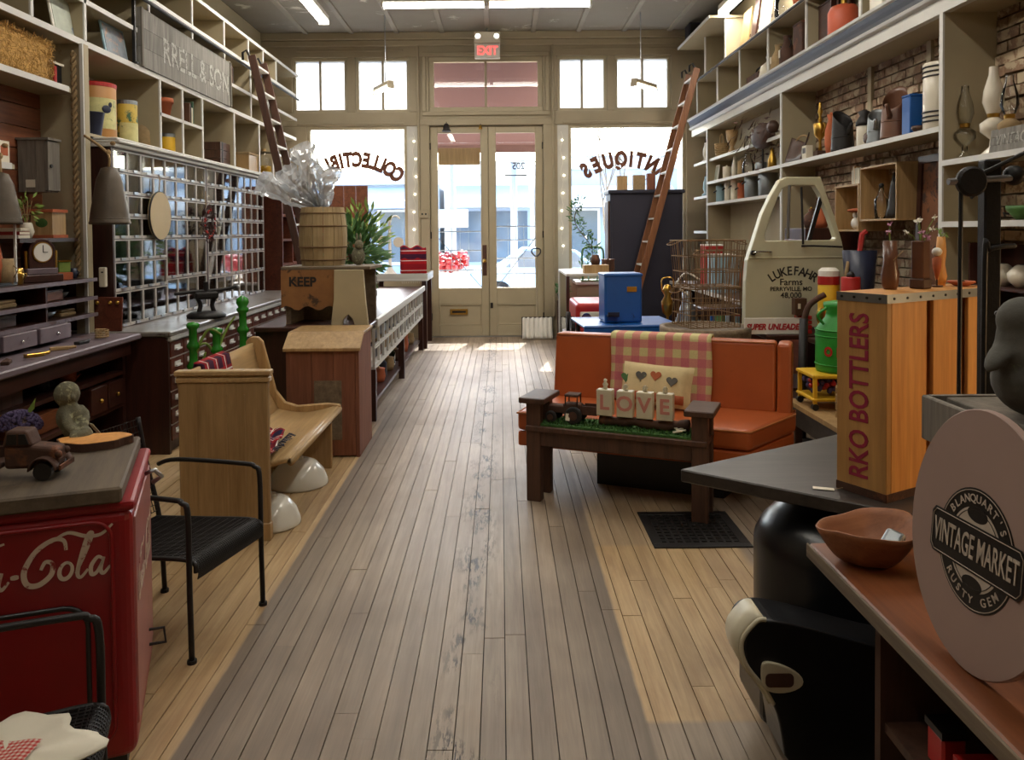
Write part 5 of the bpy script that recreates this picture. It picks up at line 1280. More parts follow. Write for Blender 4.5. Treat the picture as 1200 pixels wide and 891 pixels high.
bush('flower_spray', 'loose dried flower spray with yellow green leaves before the collectibles window', 'greenery', (-1.55, 8.7, .836), (.3,.2,.42), 300, .12, M['leafy'], 4).location.z = 1.05
pt = thing('milk_churn', 'old gray metal churn holding greenery on the island counter', 'churn', (-1.50, 8.0, .836))
B().lathe([(.12,0),(.13,.06),(.13,.2),(.08,.27),(.09,.3),(.07,.3)], n=16).obj('body', M['galv'], pt, True); B().tube([(.13,0,.15),(.17,0,.2),(.13,0,.24)], .008, 6).obj('handle', M['iron'], pt, True)
pt = thing('crate_riser', 'small gray crate lifting the flower spray on the island counter', 'crate', (-1.55, 8.7, .836))
for z in (0,.075,.15): B().bb(-.15,.15,-.15,.15,z,z+.06).obj('slat_ring', M['grayw'], pt)
# stone hand figure on the stool
hf = thing('garden_figure', 'small stone rabbit figure beside the keg on the rustic stool', 'figurine', (-1.14, 6.27, kz), R(30))
B().ball((0,0,.07),(.055,.05,.075)).ball((.0,-.02,.16),(.036,.036,.04)).obj('body', M['stone'], hf, True); B().ball((-.015,-.015,.215),(.011,.009,.04),8,6).ball((.015,-.015,.215),(.011,.009,.04),8,6).obj('ears', M['stone'], hf, True)
# white tray table near window and small things
wt = thing('display_table', 'white edged display table before the collectibles window', 'table', (-1.75, 10.35, 0))
B().bb(0,.78,0,.85,.90,.93).obj('top', M['cream_lt'], wt, bev=.005); B().bb(.0,.78,0,.02,.93,1.0).bb(.76,.78,.02,.85,.93,1.0).bb(0,.02,.02,.85,.93,1.0).obj('tray_rim', M['fasc'], wt)
for x in (.02,.70):
    for y in (.03,.76): B().bb(x,x+.06,y,y+.06,0,.90).obj('leg', M['mahog_z'], wt)
rb_ = thing('rolled_blanket', 'red blanket draped over a small dark chair by the collectibles window', 'blanket', (-1.18, 10.55, .93), R(10))
def rbf(u, v):
    a = math.pi*u; return ((v-.5)*.34, -.12*math.cos(a)-.02, .42*math.sin(a)**.7+.02*math.sin(12*v))
B().grid(rbf, 20, 16).obj('cloth', M['plaid'], rb_, True, solid=.012)
f = B()
for k in range(16): f.tube([(-.16+k*.021,-.14,.0),(-.16+k*.021,-.15,-.06)], .003, 4)
f.obj('fringe', M['whitep'], rb_); f = B().bb(-.15,.15,-.04,.04,0,.36).obj('support', M['bench'], rb_)
ml = thing('lamp_post_ornament', 'white ornamental lamp post with round signs before the collectibles window', 'ornament', (at(457,300,10.85).x, 10.85, .93))
B().lathe([(.11,0),(.11,.03),(.06,.08),(.022,.14),(.018,.75),(.03,.78),(0,.79)], n=14).obj('post', M['whitep'], ml, True); B().tube(crom([(0,0,.72),(.03,0,.82),(.1,0,.84),(.14,0,.8)],4), .012, 6).obj('arm', M['whitep'], ml, True)
for x, z in ((-.1,.5),(.12,.48)): B().cyl((x,-.012,z),(x,.012,z),.07,n=18).obj('round_sign', M['milkg'], ml)
pn = thing('backdrop_board', 'brown plank backdrop standing in the collectibles window', 'board', (at(404,300,11.1).x, 11.1, .86))
for k in range(4): B().bb(-.34+k*.17, -.175+k*.17, 0, .025, 0, 1.35).obj('plank', M['plank_red'], pn)
B().bb(-.34,.34,.025,.045,.3,.38).bb(-.34,.34,.025,.045,1.0,1.08).obj('cleat', M['bench'], pn)
ws = thing('window_shelf', 'deep sill shelf inside the collectibles window', 'shelf', (-2.1, 11.2, 0)); B().bb(-.7,.36,-.3,.28,.83,.858).obj('board', M['cream_lt'], ws); B().bb(-.66,.34,-.24,-.2,0,.83).bb(-.66,.34,.2,.24,0,.83).obj('support', M['wallw'], ws)
# green bamboo-like stand behind the pew
gb = thing('green_stand', 'glossy green bamboo shaped ceramic stand with three stalks behind the pew', 'plant stand', (-2.05, 5.2, 0))
for (x, y, h, cap) in ((0,0,.955,0), (.10,.15,.90,1), (.2,.4,1.02,2)):
    pr = []; nn = 7
    for k in range(nn):
        z0, z1 = h*k/nn, h*(k+1)/nn; pr += [(.026,z0+.012),(.026,z1-.045),(.04,z1-.03),(.043,z1-.012)]
    pr += [(.03,h),(0.0,h+.005)] if cap < 2 else [(.03,h),(.045,h+.03),(.04,h+.06),(0,h+.085)]
    B().lathe([(.0,0)]+pr, (x,y,0), 14).obj('stalk', M['green'], gb, True)
for (p, q, r_) in (((.0,0,.72),(.09,.02,.9),(.17,.05,.87)), ((.10,.15,.72),(.14,.2,.86),(.2,.24,.97)), ((.10,.15,.70),(.05,.1,.8),(.0,.06,.78)), ((.02,0,.55),(.07,-.02,.7),(.09,-.02,.76))):
    B().tube(crom([p,q,r_],6), [.012-.006*k/12 for k in range(13)], 7).obj('shoot', M['leafy'], gb, True)
B().bb(-.07,.27,-.055,.5,0,.05).obj('base', M['green'], gb, bev=.015)
# ------------------------------------------------------------------ things on the left shelves
def tin(label, cat, loc, r, h, mat, lidm=None, name='tin', rz=0, group=None, n=24, band=None):
    e = thing(name, label, cat, loc, rz, group)
    B().lathe([(r*.98,0),(r,.006),(r,h-.006),(r*.98,h)], n=n).obj('body', mat, e, True)
    B().lathe([(r*1.02,h-.03),(r*1.02,h),(r*.96,h+.004),(0,h+.004)], n=n).obj('lid', lidm or M['galv'], e)
    if band:      # printed label patch facing +x and the camera
        a0, a1 = band[1], band[2]; z0, z1 = band[3]*h, band[4]*h
        B().grid(lambda u, v: ((r+.0015)*math.cos(a0+(a1-a0)*u), (r+.0015)*math.sin(a0+(a1-a0)*u), z0+(z1-z0)*v), 12, 2).obj('printed_label', band[0], e, True)
    return e
ylab = paint('yellow_green_label', srgb(196,190,130), .5, .2, 14, 0, 0, srgb(70,100,70), .6, 16)
tan = paint('tan_can', srgb(184,132,74), .45, .08, 4)
ycan = paint('yellow_label_can', srgb(200,172,70), .4, .15, 10, 0, 0, srgb(54,92,60), .52, 12)
e = tin('large tan coffee drum with a rooster label on the bin cabinet', 'drum', (-3.05, ly(127,-2.98), 2.261), .14, .42, tan, M['red'], 'drum', 0, None, 28, (ylab, R(-95), R(10), .18, .72))
b = B(); b.ball((0,0,.02),(.035,.004,.03)).ball((.03,0,.055),(.014,.004,.02)); b.obj('rooster_print', M['navy'], e, True, loc=(.118,-.078,.2), rot=(0,0,R(56)))
tin('yellow and green seed tin on the bin cabinet beside the drum', 'tin', (-3.02, ly(157,-2.98), 2.261), .085, .36, ycan, M['galv'], 'seed_tin', 0, None, 24, (ylab, R(-100), R(20), .1, .5))
e = thing('bucket', 'small navy bucket standing before the tan drum', 'bucket', (-2.93, ly(129,-2.93)-.2, 2.261)); B().shell([(.05,0),(.075,.16),(.08,.165),(.074,.16),(.05,.006),(0,.006)], n=20).obj('body', M['navy'], e, True); B().tube(crom([(0,.075,.16),(.03,.05,.12),(.05,0,.09),(.03,-.05,.12),(0,-.075,.16)],4), .003, 5).obj('bail', M['iron'], e)
e = thing('sack', 'brown burlap sack tied at the top on the bin cabinet', 'sack', (-3.05, ly(180,-3.0), 2.261)); B().lathe([(.1,0),(.125,.05),(.12,.16),(.09,.22),(.05,.25),(.08,.3),(.0,.29)], n=18).obj('bag', M['burlap'], e, True); B().tube([(.055*math.cos(R(a)),.055*math.sin(R(a)),.25) for a in range(0,360,30)], .006, 5, True).obj('tie', M['jute'], e)
e = thing('flower_pot', 'terracotta flower pot in an upper compartment above the yellow tin', 'flower pot', (-3.0, ly(200,-2.95), 2.581)); B().shell([(.0,0),(.06,0),(.085,.13),(.095,.13),(.095,.17),(.085,.17),(.08,.13),(.055,.01)], n=20).obj('pot', M['terra'], e, True); B().cyl((0,0,.13),(0,0,.14),.08,n=18).obj('soil', M['sub'], e)
tin('bright yellow tin in the lower compartment under the terracotta pot', 'tin', (-3.02, ly(204,-2.97), 2.261), .075, .19, M['yellow'], M['galv'], 'yellow_tin')
rr = random.Random(77)
bk_cols = [paint('book_%d' % k, c, .7, .1) for k, c in enumerate((srgb(150,40,38), srgb(196,186,160), srgb(44,66,92), srgb(92,60,40), srgb(60,92,70), srgb(206,200,190), srgb(40,38,40), srgb(186,130,60)))]
def books(loc, n, label, group, along='y', hmin=.16, hmax=.24, d=.15, lean=0, seed=0, cols=None):
    q = random.Random(seed); off = 0
    for k in range(n):
        w, h = q.uniform(.018,.038), q.uniform(hmin,hmax); ci = (k*3+seed) % 8; c = bk_cols[ci]
        p = Vector(loc)+ (Vector((0,off+w/2,0)) if along == 'y' else Vector((off+w/2,0,0)))
        e = thing('book', ('red','cream','navy','brown','green','white','black','ochre')[ci]+' '+label, 'book', p, 0 if along == 'y' else R(-90), group)
        B().bb(-d/2, d/2, -w/2, w/2, 0, h).obj('cover', c, e, bev=.002); B().bb(-d/2-.001, d/2-.006, -w/2+.003, w/2-.003, .004, h+.0015).obj('pages', M['paper'], e)
        off += w+.002
books((-3.0, ly(222,-2.95), 2.581), 4, 'upright book in the compartment beside the terracotta pot', 'books beside the terracotta pot', seed=3)
books((-2.99, ly(279,-2.95)+.02, 3.169) if False else (-2.99, 8.46, 3.169), 7, 'upright book on the shelf right past the gray painted sign', 'books past the gray sign', seed=4, hmin=.18, hmax=.26)
e = thing('wooden_crate', 'dark wooden crate with metal straps on the bin cabinet', 'crate', (-3.05, ly(262,-3.0), 2.261))
for k in range(3): B().bb(-.12,.12,-.24,.24,k*.085,k*.085+.08).obj('board', M['bench'], e)
for y in (-.18,.18): B().bb(.12,.123,y-.015,y+.015,0,.25).bb(-.12,.123,y-.015,y+.015,.25,.253).obj('strap', M['iron'], e)
e = thing('cardboard_box', 'flat tan box lying tilted in a compartment by the ladder', 'box', (-3.02, ly(290,-3.0), 2.261)); B().bb(-.12,.12,-.2,.2,0,.2).obj('body', M['pine'], e, bev=.004); B().bb(-.125,.125,-.205,.205,.2,.23).obj('lid', M['burlap'], e, bev=.004)
e = thing('glass_jug', 'clear jug with amber contents beside the ladder on the bin cabinet', 'jug', (-3.0, ly(314,-2.97), 2.261)); B().lathe([(.09,0),(.1,.02),(.1,.2),(.04,.28),(.035,.33)], n=18).obj('glass', M['clear'], e, True); B().lathe([(.085,.01),(.093,.03),(.093,.14),(0,.14)], n=18).obj('contents', M['yellow'], e, True); B().cyl((0,0,.33),(0,0,.36),.03,n=12).obj('cork', M['pine'], e)
# pictures leaning
def picture(label, px0, px1, x, z, h, mat, fm, seed=0):
    y0, y1 = ly(px0, x), ly(px1, x); e = thing('picture', label, 'picture', (x, (y0+y1)/2, z), 0, None, (0, R(-10), 0)); w = abs(y1-y0)
    B().bb(-.015,0,-w/2,w/2,0,h).obj('frame', fm, e, bev=.003); B().bb(.0,.003,-w/2+.02,w/2-.02,.02,h-.02).obj('print', mat, e); return e
pr1 = paint('pale_blue_print', srgb(190,196,182), .6, .15, 9, 0, 0, srgb(120,140,170), .6, 8); pr2 = paint('figures_print', srgb(148,156,164), .6, .2, 12, 0, 0, srgb(206,166,140), .56, 14)
picture('tall pale framed print leaning on the upper shelf above the drum', 70, 97, -2.95, 2.897, .42, pr1, M['whitep'])
picture('small framed print of figures leaning beside the gray painted sign', 130, 156, -2.95, 2.897, .27, pr2, M['ltblue'])
# painted sign
y0, y1 = 6.32, 8.42
sg = thing('painted_sign', 'long gray weathered board sign with faded white letters', 'sign', (-2.865, y0, 2.897)); Ls = y1-y0; Hs = .47
for k in range(3): B().bb(-.03,0,0,Ls,k*Hs/3+.001,(k+1)*Hs/3-.001).obj('board', M['signgray'], sg)
for y in (.0,Ls-.03): B().bb(0,.012,y,y+.03,0,Hs).obj('batten', M['grayw'], sg)
text('RRELL & SON', .30, M['signlet'], sg, (.0015, Ls-.06, Hs*.44), (R(90),0,R(90)), 'faded_lettering', align='RIGHT', sx=.92, bold=.004)
e = thing('iron_bar', 'black iron bar standing at the near edge of the gray painted sign', 'bar', (-2.88, 6.24, 2.897)); B().bb(-.012,.012,-.012,.012,0,.52).obj('bar', M['iron'], e); B().bb(-.03,.03,-.02,.02,0,.01).obj('foot', M['iron'], e)
# straw bale
sb_ = thing('straw_bale', 'small golden straw bale on the round ended shelf', 'straw bale', (-3.03, 4.75, 2.541)); 
B().bb(-.09,.09,-.42,.42,.0,.255).obj('core', M['straw'], sb_, bev=.04, seg=3); b = B(); q = random.Random(6)
for k in range(2600):
    f = q.choice((0,1,2)); y, z, x = q.uniform(-.43,.43), q.uniform(0,.27), q.uniform(-.09,.095)
    if f == 0: x = .09
    elif f == 1: z = .255
    else: y = .42
    d = Vector((q.gauss(0,.5), q.gauss(0,1), q.gauss(0,.8))).normalized()*q.uniform(.03,.07); p = Vector((x+q.uniform(-.005,.02),y,z)); s = d.orthogonal().normalized()*.0016
    b.add([p-d/2-s, p-d/2+s, p+d/2+s, p+d/2-s], [(0,1,2,3)])
o = b.obj('loose_straw', M['straw'], sb_); o['kind'] = 'stuff'
e = thing('small_box', 'dark box with red candle beside the straw bale', 'box', (-3.02, 5.29, 2.541)); B().bb(-.04,.04,-.09,.09,0,.15).obj('box', M['black'], e, bev=.003); B().cyl((.05,-.02,0),(.05,-.02,.13),.015,n=12).obj('candle', M['red'], e); B().bb(-.05,.05,-.1,.1,.15,.165).obj('card', M['paper'], e)
# hutch contents
ZH = 1.247
gb2 = thing('wall_box', 'gray weathered wall box with plank doors hung on the hutch back', 'wall box', (-3.16, 5.16, 1.83))
B().bb(0,.18,.02,.14,0,.34).obj('carcass', M['grayw'], gb2)
for k in range(3): B().bb(.0+k*.06,.058+k*.06,0,.02,0,.34).obj('side_board', M['grayw'], gb2)
B().bb(.18,.196,.0,.14,.01,.33).obj('door', M['grayw'], gb2); B().bb(-.01,.205,-.01,.15,.34,.355).obj('top', M['grayw'], gb2); B().cyl((.196,.03,.17),(.207,.03,.17),.012,n=8).obj('knob', M['iron'], gb2)
B().bb(.05,.11,-.004,0,.03,.08).obj('paper_label', M['paper'], gb2)
ck2 = thing('mantel_clock', 'dark mantel clock with white dial on the hutch shelf', 'clock', (-2.93, ly(50,-2.9), ZH), R(62))
B().bb(-.13,.13,-.06,.06,0,.05).obj('plinth', M['mahog'], ck2, bev=.006); B().bb(-.10,.10,-.05,.05,.05,.09).obj('base', M['deskp'], ck2, bev=.005)
arch_p = [(-.085,.09),(.085,.09),(.085,.2)] + [(.085*math.cos(R(a)), .2+.075*math.sin(R(a))) for a in range(15,166,15)] + [(-.085,.2)]
B().prism(arch_p, -.045, .045, PXZ).obj('case', M['mahog_z'], ck2, bev=.004); B().cyl((0,-.045,.19),(0,-.05,.19),.066,n=24).obj('bezel', M['brass'], ck2); B().cyl((0,-.05,.19),(0,-.053,.19),.058,n=24).obj('dial', M['whitep'], ck2)
B().bb(-.002,.002,-.056,-.054,.19,.235).obj('minute_hand', M['black'], ck2); B().bb(-.002,.03,-.056,-.054,.188,.192).obj('hour_hand', M['black'], ck2)
for s in (-1,1): B().cyl((s*.095,-.03,.09),(s*.095,-.03,.2),.01,n=8).obj('column', M['brass'], ck2)
e = thing('trinket_box', 'green and brass trinket box with orange base beside the clock', 'box', (-2.92, ly(76,-2.9), ZH), R(60)); B().bb(-.05,.05,-.04,.04,0,.05).obj('base', M['terra'], e, bev=.004); B().bb(-.04,.04,-.03,.03,.05,.12).obj('body', M['leafy'], e, bev=.004); B().bb(-.045,.045,-.035,.035,.12,.13).obj('lid', M['brass'], e)
for k, (px, r, h, mt, lab) in enumerate(((90,.03,.07,M['navy'],'small navy cup at the end of the hutch shelf'), (24,.045,.1,M['brass'],'dull brass pot on the hutch shelf before the clock'), (12,.05,.16,M['burlap'],'tan wooden canister on the hutch shelf near the brass pot'))):
    e = thing('pot', lab, 'pot', (-2.93, ly(px,-2.9), ZH)); B().shell([(0,0),(r*.8,0),(r,h*.5),(r*.85,h),(r*.8,h),(r*.9,h*.5),(r*.7,.006)], n=16).obj('body', mt, e, True); B().tube([(r*.9,0,h*.75),(r*1.5,0,h*.6),(r*.95,0,h*.3)], .004, 6).obj('handle', mt, e, True)
e = thing('glass_lantern', 'tall glazed lantern with amber glow glass on the hutch shelf', 'lantern', (-2.98, ly(0,-2.9)+.05, ZH)); B().bb(-.09,.09,-.09,.09,0,.02).bb(-.09,.09,-.09,.09,.4,.42).obj('plates', M['iron'], e)
for x in (-.085,.085):
    for y in (-.085,.085): B().bb(x-.006,x+.006,y-.006,y+.006,.02,.4).obj('post', M['cream_lt'], e)
B().lathe([(.05,.02),(.06,.12),(.04,.25),(0,.26)], n=14).obj('amber_globe', M['terra'], e, True)
# upper items near the partition: books on a ledge, a vase with flowers, a small crate
lg2 = thing('wall_ledge', 'short dark ledge below the gray wall box', 'shelf', (-3.16, 4.75, 1.50)); B().bb(0,.25,0,.66,0,.025).obj('board', M['mahog'], lg2); B().bb(0,.02,.1,.14,-.15,0).bb(0,.02,.5,.54,-.15,0).obj('bracket', M['mahog'], lg2)
e = thing('slatted_box', 'small slatted orange wood box on the ledge', 'box', (-3.02, 5.25, 1.526)); B().bb(-.07,.07,-.08,.08,.02,.17).obj('body', M['pine'], e); B().bb(-.08,.08,-.09,.09,0,.02).bb(-.08,.08,-.09,.09,.17,.19).obj('ends', M['terra'], e); B().ball((.0,-.082,.1),(.04,.004,.03)).obj('painted_motif', M['leaf'], e)
vs_ = thing('flower_vase', 'small white vase with dried yellow flowers on the ledge', 'vase', (-3.03, 5.02, 1.526)); B().lathe([(.03,0),(.045,.04),(.035,.09),(.03,.1)], n=14).obj('vase', M['milkg'], vs_, True); b = B(); q = random.Random(2); pot_leaves(b, (0,0,.2), (.07,.07,.09), 60, .05, q); b.obj('flowers', M['leafy'], vs_)
b = B()
for k in range(6): b.tube([(0,0,.08),(q.uniform(-.05,.05),q.uniform(-.05,.05),.24)], .002, 4)
b.obj('stems', M['jute'], vs_)
for k in range(3):
    e = thing('book', ('white', 'red', 'cream')[k]+' book lying flat in the pile on the ledge', 'book', (-3.03, 4.86, 1.526+k*.022), R(4*k)); B().bb(-.08,.08,-.06,.06,0,.02).obj('cover', bk_cols[(5,0,1)[k]], e); B().bb(-.078,.082,-.058,.058,.003,.017).obj('pages', M['paper'], e)
e = thing('small_box', 'small cream card box on the short round ended shelf', 'box', (-3.07, 4.83, 1.986)); B().bb(-.03,.03,-.05,.05,0,.14).obj('box', M['paper'], e); B().bb(.03,.031,-.035,.035,.05,.11).obj('print', M['terra'], e)
e = thing('tea_tin', 'red tea tin beside the card box on the short shelf', 'tin', (-3.07, 4.70, 1.986)); B().bb(-.03,.03,-.04,.04,0,.11).obj('body', M['red'], e, bev=.004); B().bb(-.028,.028,-.038,.038,.11,.125).obj('lid', M['brass'], e)
# lower hutch pigeonholes
q = random.Random(15)
for z, zz in ((1.121, 0), (1.006, 1)):
    for k in range(5):
        y = 3.95 + .32*k + q.uniform(-.03,.03)
        if abs(y-4.03) < .1 or abs(y-4.86) < .1: y += .14
        s = (k+zz) % 3; aj = ('first','second','third','fourth','fifth')[k]
        nm = ('wooden_box','small_bowl','folded_cloth')[s]
        e = thing(nm, ('small brown wooden box','shallow metal bowl','folded tan cloth')[s]+(' in the upper',' in the lower')[zz]+' hutch pigeonholes, '+aj+' from the lantern', ('box','bowl','cloth')[s], (-2.95, y, z), 0, 'oddments in the hutch pigeonholes')
        if s == 0: B().bb(-.06,.06,-.09,.09,0,.06).obj('body', q.choice((M['orangew'],M['bench'],M['pine'])), e, bev=.003); B().bb(-.062,.062,-.092,.092,.06,.07).obj('lid', M['bench'], e)
        elif s == 1: B().shell([(0,.002),(.04,.002),(.075,.045),(.07,.045),(.038,.008)], n=18).obj('bowl', q.choice((M['brass'],M['galv'],M['iron'])), e, True); B().cyl((0,0,0),(0,0,.006),.04,n=14).obj('foot', M['iron'], e)
        else: B().bb(-.07,.07,-.09,.09,0,.025).bb(-.068,.068,-.085,.085,.027,.045).obj('folds', M['burlap'], e, bev=.008, seg=2)
# oddments on the desk and below
q = random.Random(18)
for k in range(6):
    y = 3.9+.25*k; e = thing('desk_oddment', ('small dark tool','rusty hinge','brass lamp part','wooden spool','iron padlock','coil of cord')[k]+' on the desk top', ('tool','hinge','lamp part','spool','padlock','cord')[k], (-2.63, y, .861), q.uniform(0,3))
    if k == 5: B().tube([(.04*math.cos(a*.6), .04*math.sin(a*.6), .006+.0012*a) for a in range(50)], .005, 5).obj('coil', M['jute'], e)
    else: B().bb(-.05,.05,-.02,.02,0,.02).cyl((.03,0,.01),(.09,.01,.012),.01,n=8).obj('body', (M['iron'],M['rust'],M['brass'],M['pine'],M['iron'])[k], e, bev=.003)
for k, (y, z, mt, lab) in enumerate(((5.0,.606,M['terra'],'copper mug on the shelf under the desk'), (4.55,.386,M['orangew'],'long orange wooden tray box on the shelf under the desk'), (4.2,.606,M['bench'],'brown cigar box on the shelf under the desk'), (4.7,.606,M['iron'],'dark iron pot on the shelf under the desk'))):
    e = thing(('mug','tray_box','cigar_box','pot')[k], lab, ('mug','box','box','pot')[k], (-2.78, y, z))
    if k in (0,3): B().shell([(0,0),(.05,0),(.055,.09),(.05,.09),(.045,.006)], n=16).obj('body', mt, e, True); B().tube([(.055,0,.07),(.085,0,.05),(.055,0,.02)], .005, 6).obj('handle', mt, e)
    else: B().bb(-.1,.1,-.17,.17,0,.1).obj('body', mt, e, bev=.004); B().bb(-.102,.102,-.172,.172,.1,.112).obj('rim', mt, e, bev=.003)
# tin shades hung by rope
def rope_shade(label, p, r, h, to=(-.06,.02,.2)):
    e = thing('tin_shade', label, 'shade', p)
    B().shell([(r,0),(r*1.02,.012),(r*.98,.02),(r*.93,h*.2),(r*.62,h*.78),(r*.38,h*.98),(.02,h)], n=28).obj('shade', M['shade'], e, True, solid=.004)
    B().tube([(r*.965*math.cos(R(a)), r*.965*math.sin(R(a)), h*.1) for a in range(0,360,12)], .004, 5, True).obj('rib', M['shade'], e)
    B().tube(crom([(0,0,h),(-.01,.0,h+.1),(to[0],to[1],h+to[2])],5), .009, 6).obj('rope', M['jute'], e, True); b = B(); b.ball((0,0,h+.1),(.016,.016,.02),8,6).ball((.03,0,h+.16),(.02,.014,.014),8,6); b.obj('knot', M['jute'], e, True); return e
p = at(129, 263, 5.25); rope_shade('bell shaped tin shade hung by rope from the rope carved post', (p.x, 5.25, p.z), .125, .38, (-2.872-p.x, .188, .24))
p = at(2, 263, 4.6); rope_shade('bell shaped tin shade hung at the hutch edge by the lantern', (p.x, 4.6, p.z), .105, .3, (-2.985-p.x, 0, 1.953-p.z-.3))
e = thing('wall_phone', 'small off white phone box on the dark post beside the bins', 'phone', (-2.84, 5.53, at(119,337,5.5).z)); B().bb(0,.05,0,.035,0,.14).obj('box', M['milkg'], e, bev=.008, seg=2); B().bb(.02,.035,-.003,0,.1,.11).obj('slot', M['black'], e)
e = thing('leather_board', 'brown board with three knobs leaning at the end of the bins', 'board', (-2.70, 5.50, .866), 0, None, (R(-6),0,0)); B().bb(-.17,.03,0,.015,0,.24).obj('board', M['drawerw'], e, bev=.004)
for x in (-.14,-.05,.0): B().ball((x,-.012,.2),.014,8,6).obj('knob', M['brass'], e, True)
# disc and wreath hung on the bins, iron press on the counter
p = onx(190, 253, XG+.05); e = thing('wooden_disc', 'pale round wooden disc with dark rim hung on the glazed bins', 'disc', (XG+.02, p.y, p.z)); r = .19
B().cyl((0,0,0),(.022,0,0),r,n=40).obj('disc', M['pine_pale'] if 'pine_pale' in M else M['burlap'], e); B().tube([(.014, r*math.cos(R(a)), r*math.sin(R(a))) for a in range(0,360,10)], .008, 6, True).obj('rim', M['iron'], e, True); B().tube([(.01,0,r),(.012,.01,r+.1),(.01,0,r+.13)], .004, 5).obj('hanger', M['jute'], e)
p = onx(244, 262, XG+.06); e = thing('dried_wreath', 'dark dried wreath with red berries hung on the glazed bins', 'wreath', (XG+.04, p.y, p.z)); b = B(); q = random.Random(5)
for k in range(260):
    a = q.uniform(0,6.3); rr_ = .12+q.gauss(0,.025); c = Vector((q.uniform(0,.04), rr_*math.cos(a), rr_*math.sin(a))); d = Vector((q.uniform(0,.4),q.uniform(-1,1),q.uniform(-1,1))).normalized()*.05; s = d.orthogonal().normalized()*.008
    b.add([c, c+d*.5+s, c+d, c+d*.5-s], [(0,1,2,3)])
b.obj('leaves', M['mahog'], e); b = B()
for k in range(26): 
    a = q.uniform(0,6.3); b.ball((.04, .12*math.cos(a)+q.uniform(-.02,.02), .12*math.sin(a)+q.uniform(-.02,.02)), .009, 6, 5)
b.obj('berries', M['red'], e); B().tube([(.0,0,.12),(.0,.0,.3)], .004, 5).obj('ribbon', M['jute'], e)
pr_ = thing('iron_press', 'black cast iron bench press with a long cross arm on the counter', 'press', onz(232, 372, .866)+Vector((.07,0,0)), R(90)); 
B().lathe([(.15,0),(.155,.02),(.12,.045),(.05,.05),(0,.05)], n=24).obj('base', M['iron'], pr_, True)
for s in (-1,1): B().tube(crom([(s*.06,0,.04),(s*.045,0,.1),(s*.065,0,.16)],4), .018, 8).obj('leg', M['iron'], pr_, True)
B().bb(-.09,.09,-.05,.05,.15,.21).obj('body', M['iron'], pr_, bev=.015, seg=2); B().tube(crom([(-.24,0,.2),(-.1,0,.212),(.1,0,.218),(.24,0,.24)],4), .014, 8).obj('cross_arm', M['iron'], pr_, True); B().ball((.25,0,.242),.016,8,6).obj('arm_knob', M['steel'], pr_, True); B().cyl((0,0,.21),(0,0,.29),.02,n=10).obj('screw', M['iron'], pr_)
pr_.rotation_euler = (0,0,R(30))
# ------------------------------------------------------------------ things on the right shelves
def pot_of(name, label, cat, loc, prof, mat, handle=None, group=None, n=20, extra=None, smooth=True):
    e = thing(name, label, cat, loc, 0, group); B().lathe(prof, n=n).obj('body', mat, e, smooth)
    if handle: B().tube(crom(handle, 5), .007, 6).obj('handle', M['iron'], e, True)
    if extra: extra(e)
    return e
def knob(z, mat, r=.012): return lambda e: B().ball((0,0,z), r, 8, 6).obj('knob', mat, e, True)
def cyl_p(r, h): return [(r*.97,0),(r,.006),(r,h-.008),(r*.95,h),(0,h)]
def jug_p(r, h): return [(r*.8,0),(r,h*.12),(r*.95,h*.5),(r*.5,h*.78),(r*.45,h*.9),(r*.55,h),(0,h*.99)]
ZA, ZB, ZD, ZE = 2.181, 2.486, 1.901, 3.122
X0 = 2.87
# pitcher shelf
def hooded(name, label, cat, loc, r, h, cut, mat, turn=R(200), spout=False):
    e = thing(name, label, cat, loc)
    def f(u, v):
        a = 2*math.pi*u; top = h + cut*math.cos(a-turn); k = 1-.16*v if v < .8 else .872-.25*(v-.8)
        return (r*k*math.cos(a), r*k*math.sin(a), top*v)
    B().grid(f, 28, 12, True).obj('body', mat, e, True, solid=.004)
    B().cyl((0,0,.0),(0,0,.006),r*.99,n=24).obj('bottom', mat, e)
    for z in (.012, h*.42): B().tube([(r*(1.0-.16*z/h)*math.cos(R(q)), r*(1.0-.16*z/h)*math.sin(R(q)), z) for q in range(0,360,15)], .005, 5, True).obj('rib', mat, e, True)
    ca, sa = math.cos(turn), math.sin(turn); B().tube(crom([(r*.95*ca, r*.95*sa, h*.2),(r*1.7*ca, r*1.7*sa, h*.45),(r*.9*ca, r*.9*sa, h*.85)],5), .008, 6).obj('handle', M['iron'], e, True)
    if spout: B().tube(crom([(-r*.8*ca,-r*.8*sa,h*.5),(-r*1.4*ca,-r*1.4*sa,h*.8)],4), [.022,.02,.018,.016,.014], 8).obj('spout', mat, e, True)
    return e
e = thing('trophy', 'golden trophy cup with figure on the long shelf', 'trophy', (X0, ly(961,X0), ZA)); B().bb(-.045,.045,-.045,.045,0,.06).obj('base', M['bench'], e, bev=.004); B().lathe([(.02,.06),(.012,.1),(.012,.16),(.05,.2),(.06,.3),(.05,.31),(.0,.28)], n=16).obj('cup', M['brass'], e, True); B().lathe([(.012,.31),(.02,.34),(.01,.37),(.024,.41),(.01,.45),(.016,.48),(0,.5)], n=10).obj('figure', M['brass'], e, True)
for s in (-1,1): B().tube(crom([(0,s*.055,.22),(0,s*.1,.25),(0,s*.09,.3),(0,s*.06,.29)],5), .006, 6).obj('handle', M['brass'], e, True)
pot_of('tall_vase', 'slim terracotta vase beside the trophy', 'vase', (X0, ly(974,X0), ZA), [(.04,0),(.055,.1),(.05,.22),(.025,.3),(.035,.35),(0,.34)], M['terra'], None, None, 16, knob(.36, M['terra']))
hooded('oil_can', 'dark tall oil can with slanted mouth on the long shelf', 'oil can', (X0-.02, ly(990,X0), ZA), .09, .28, .07, M['iron'], R(100), True)
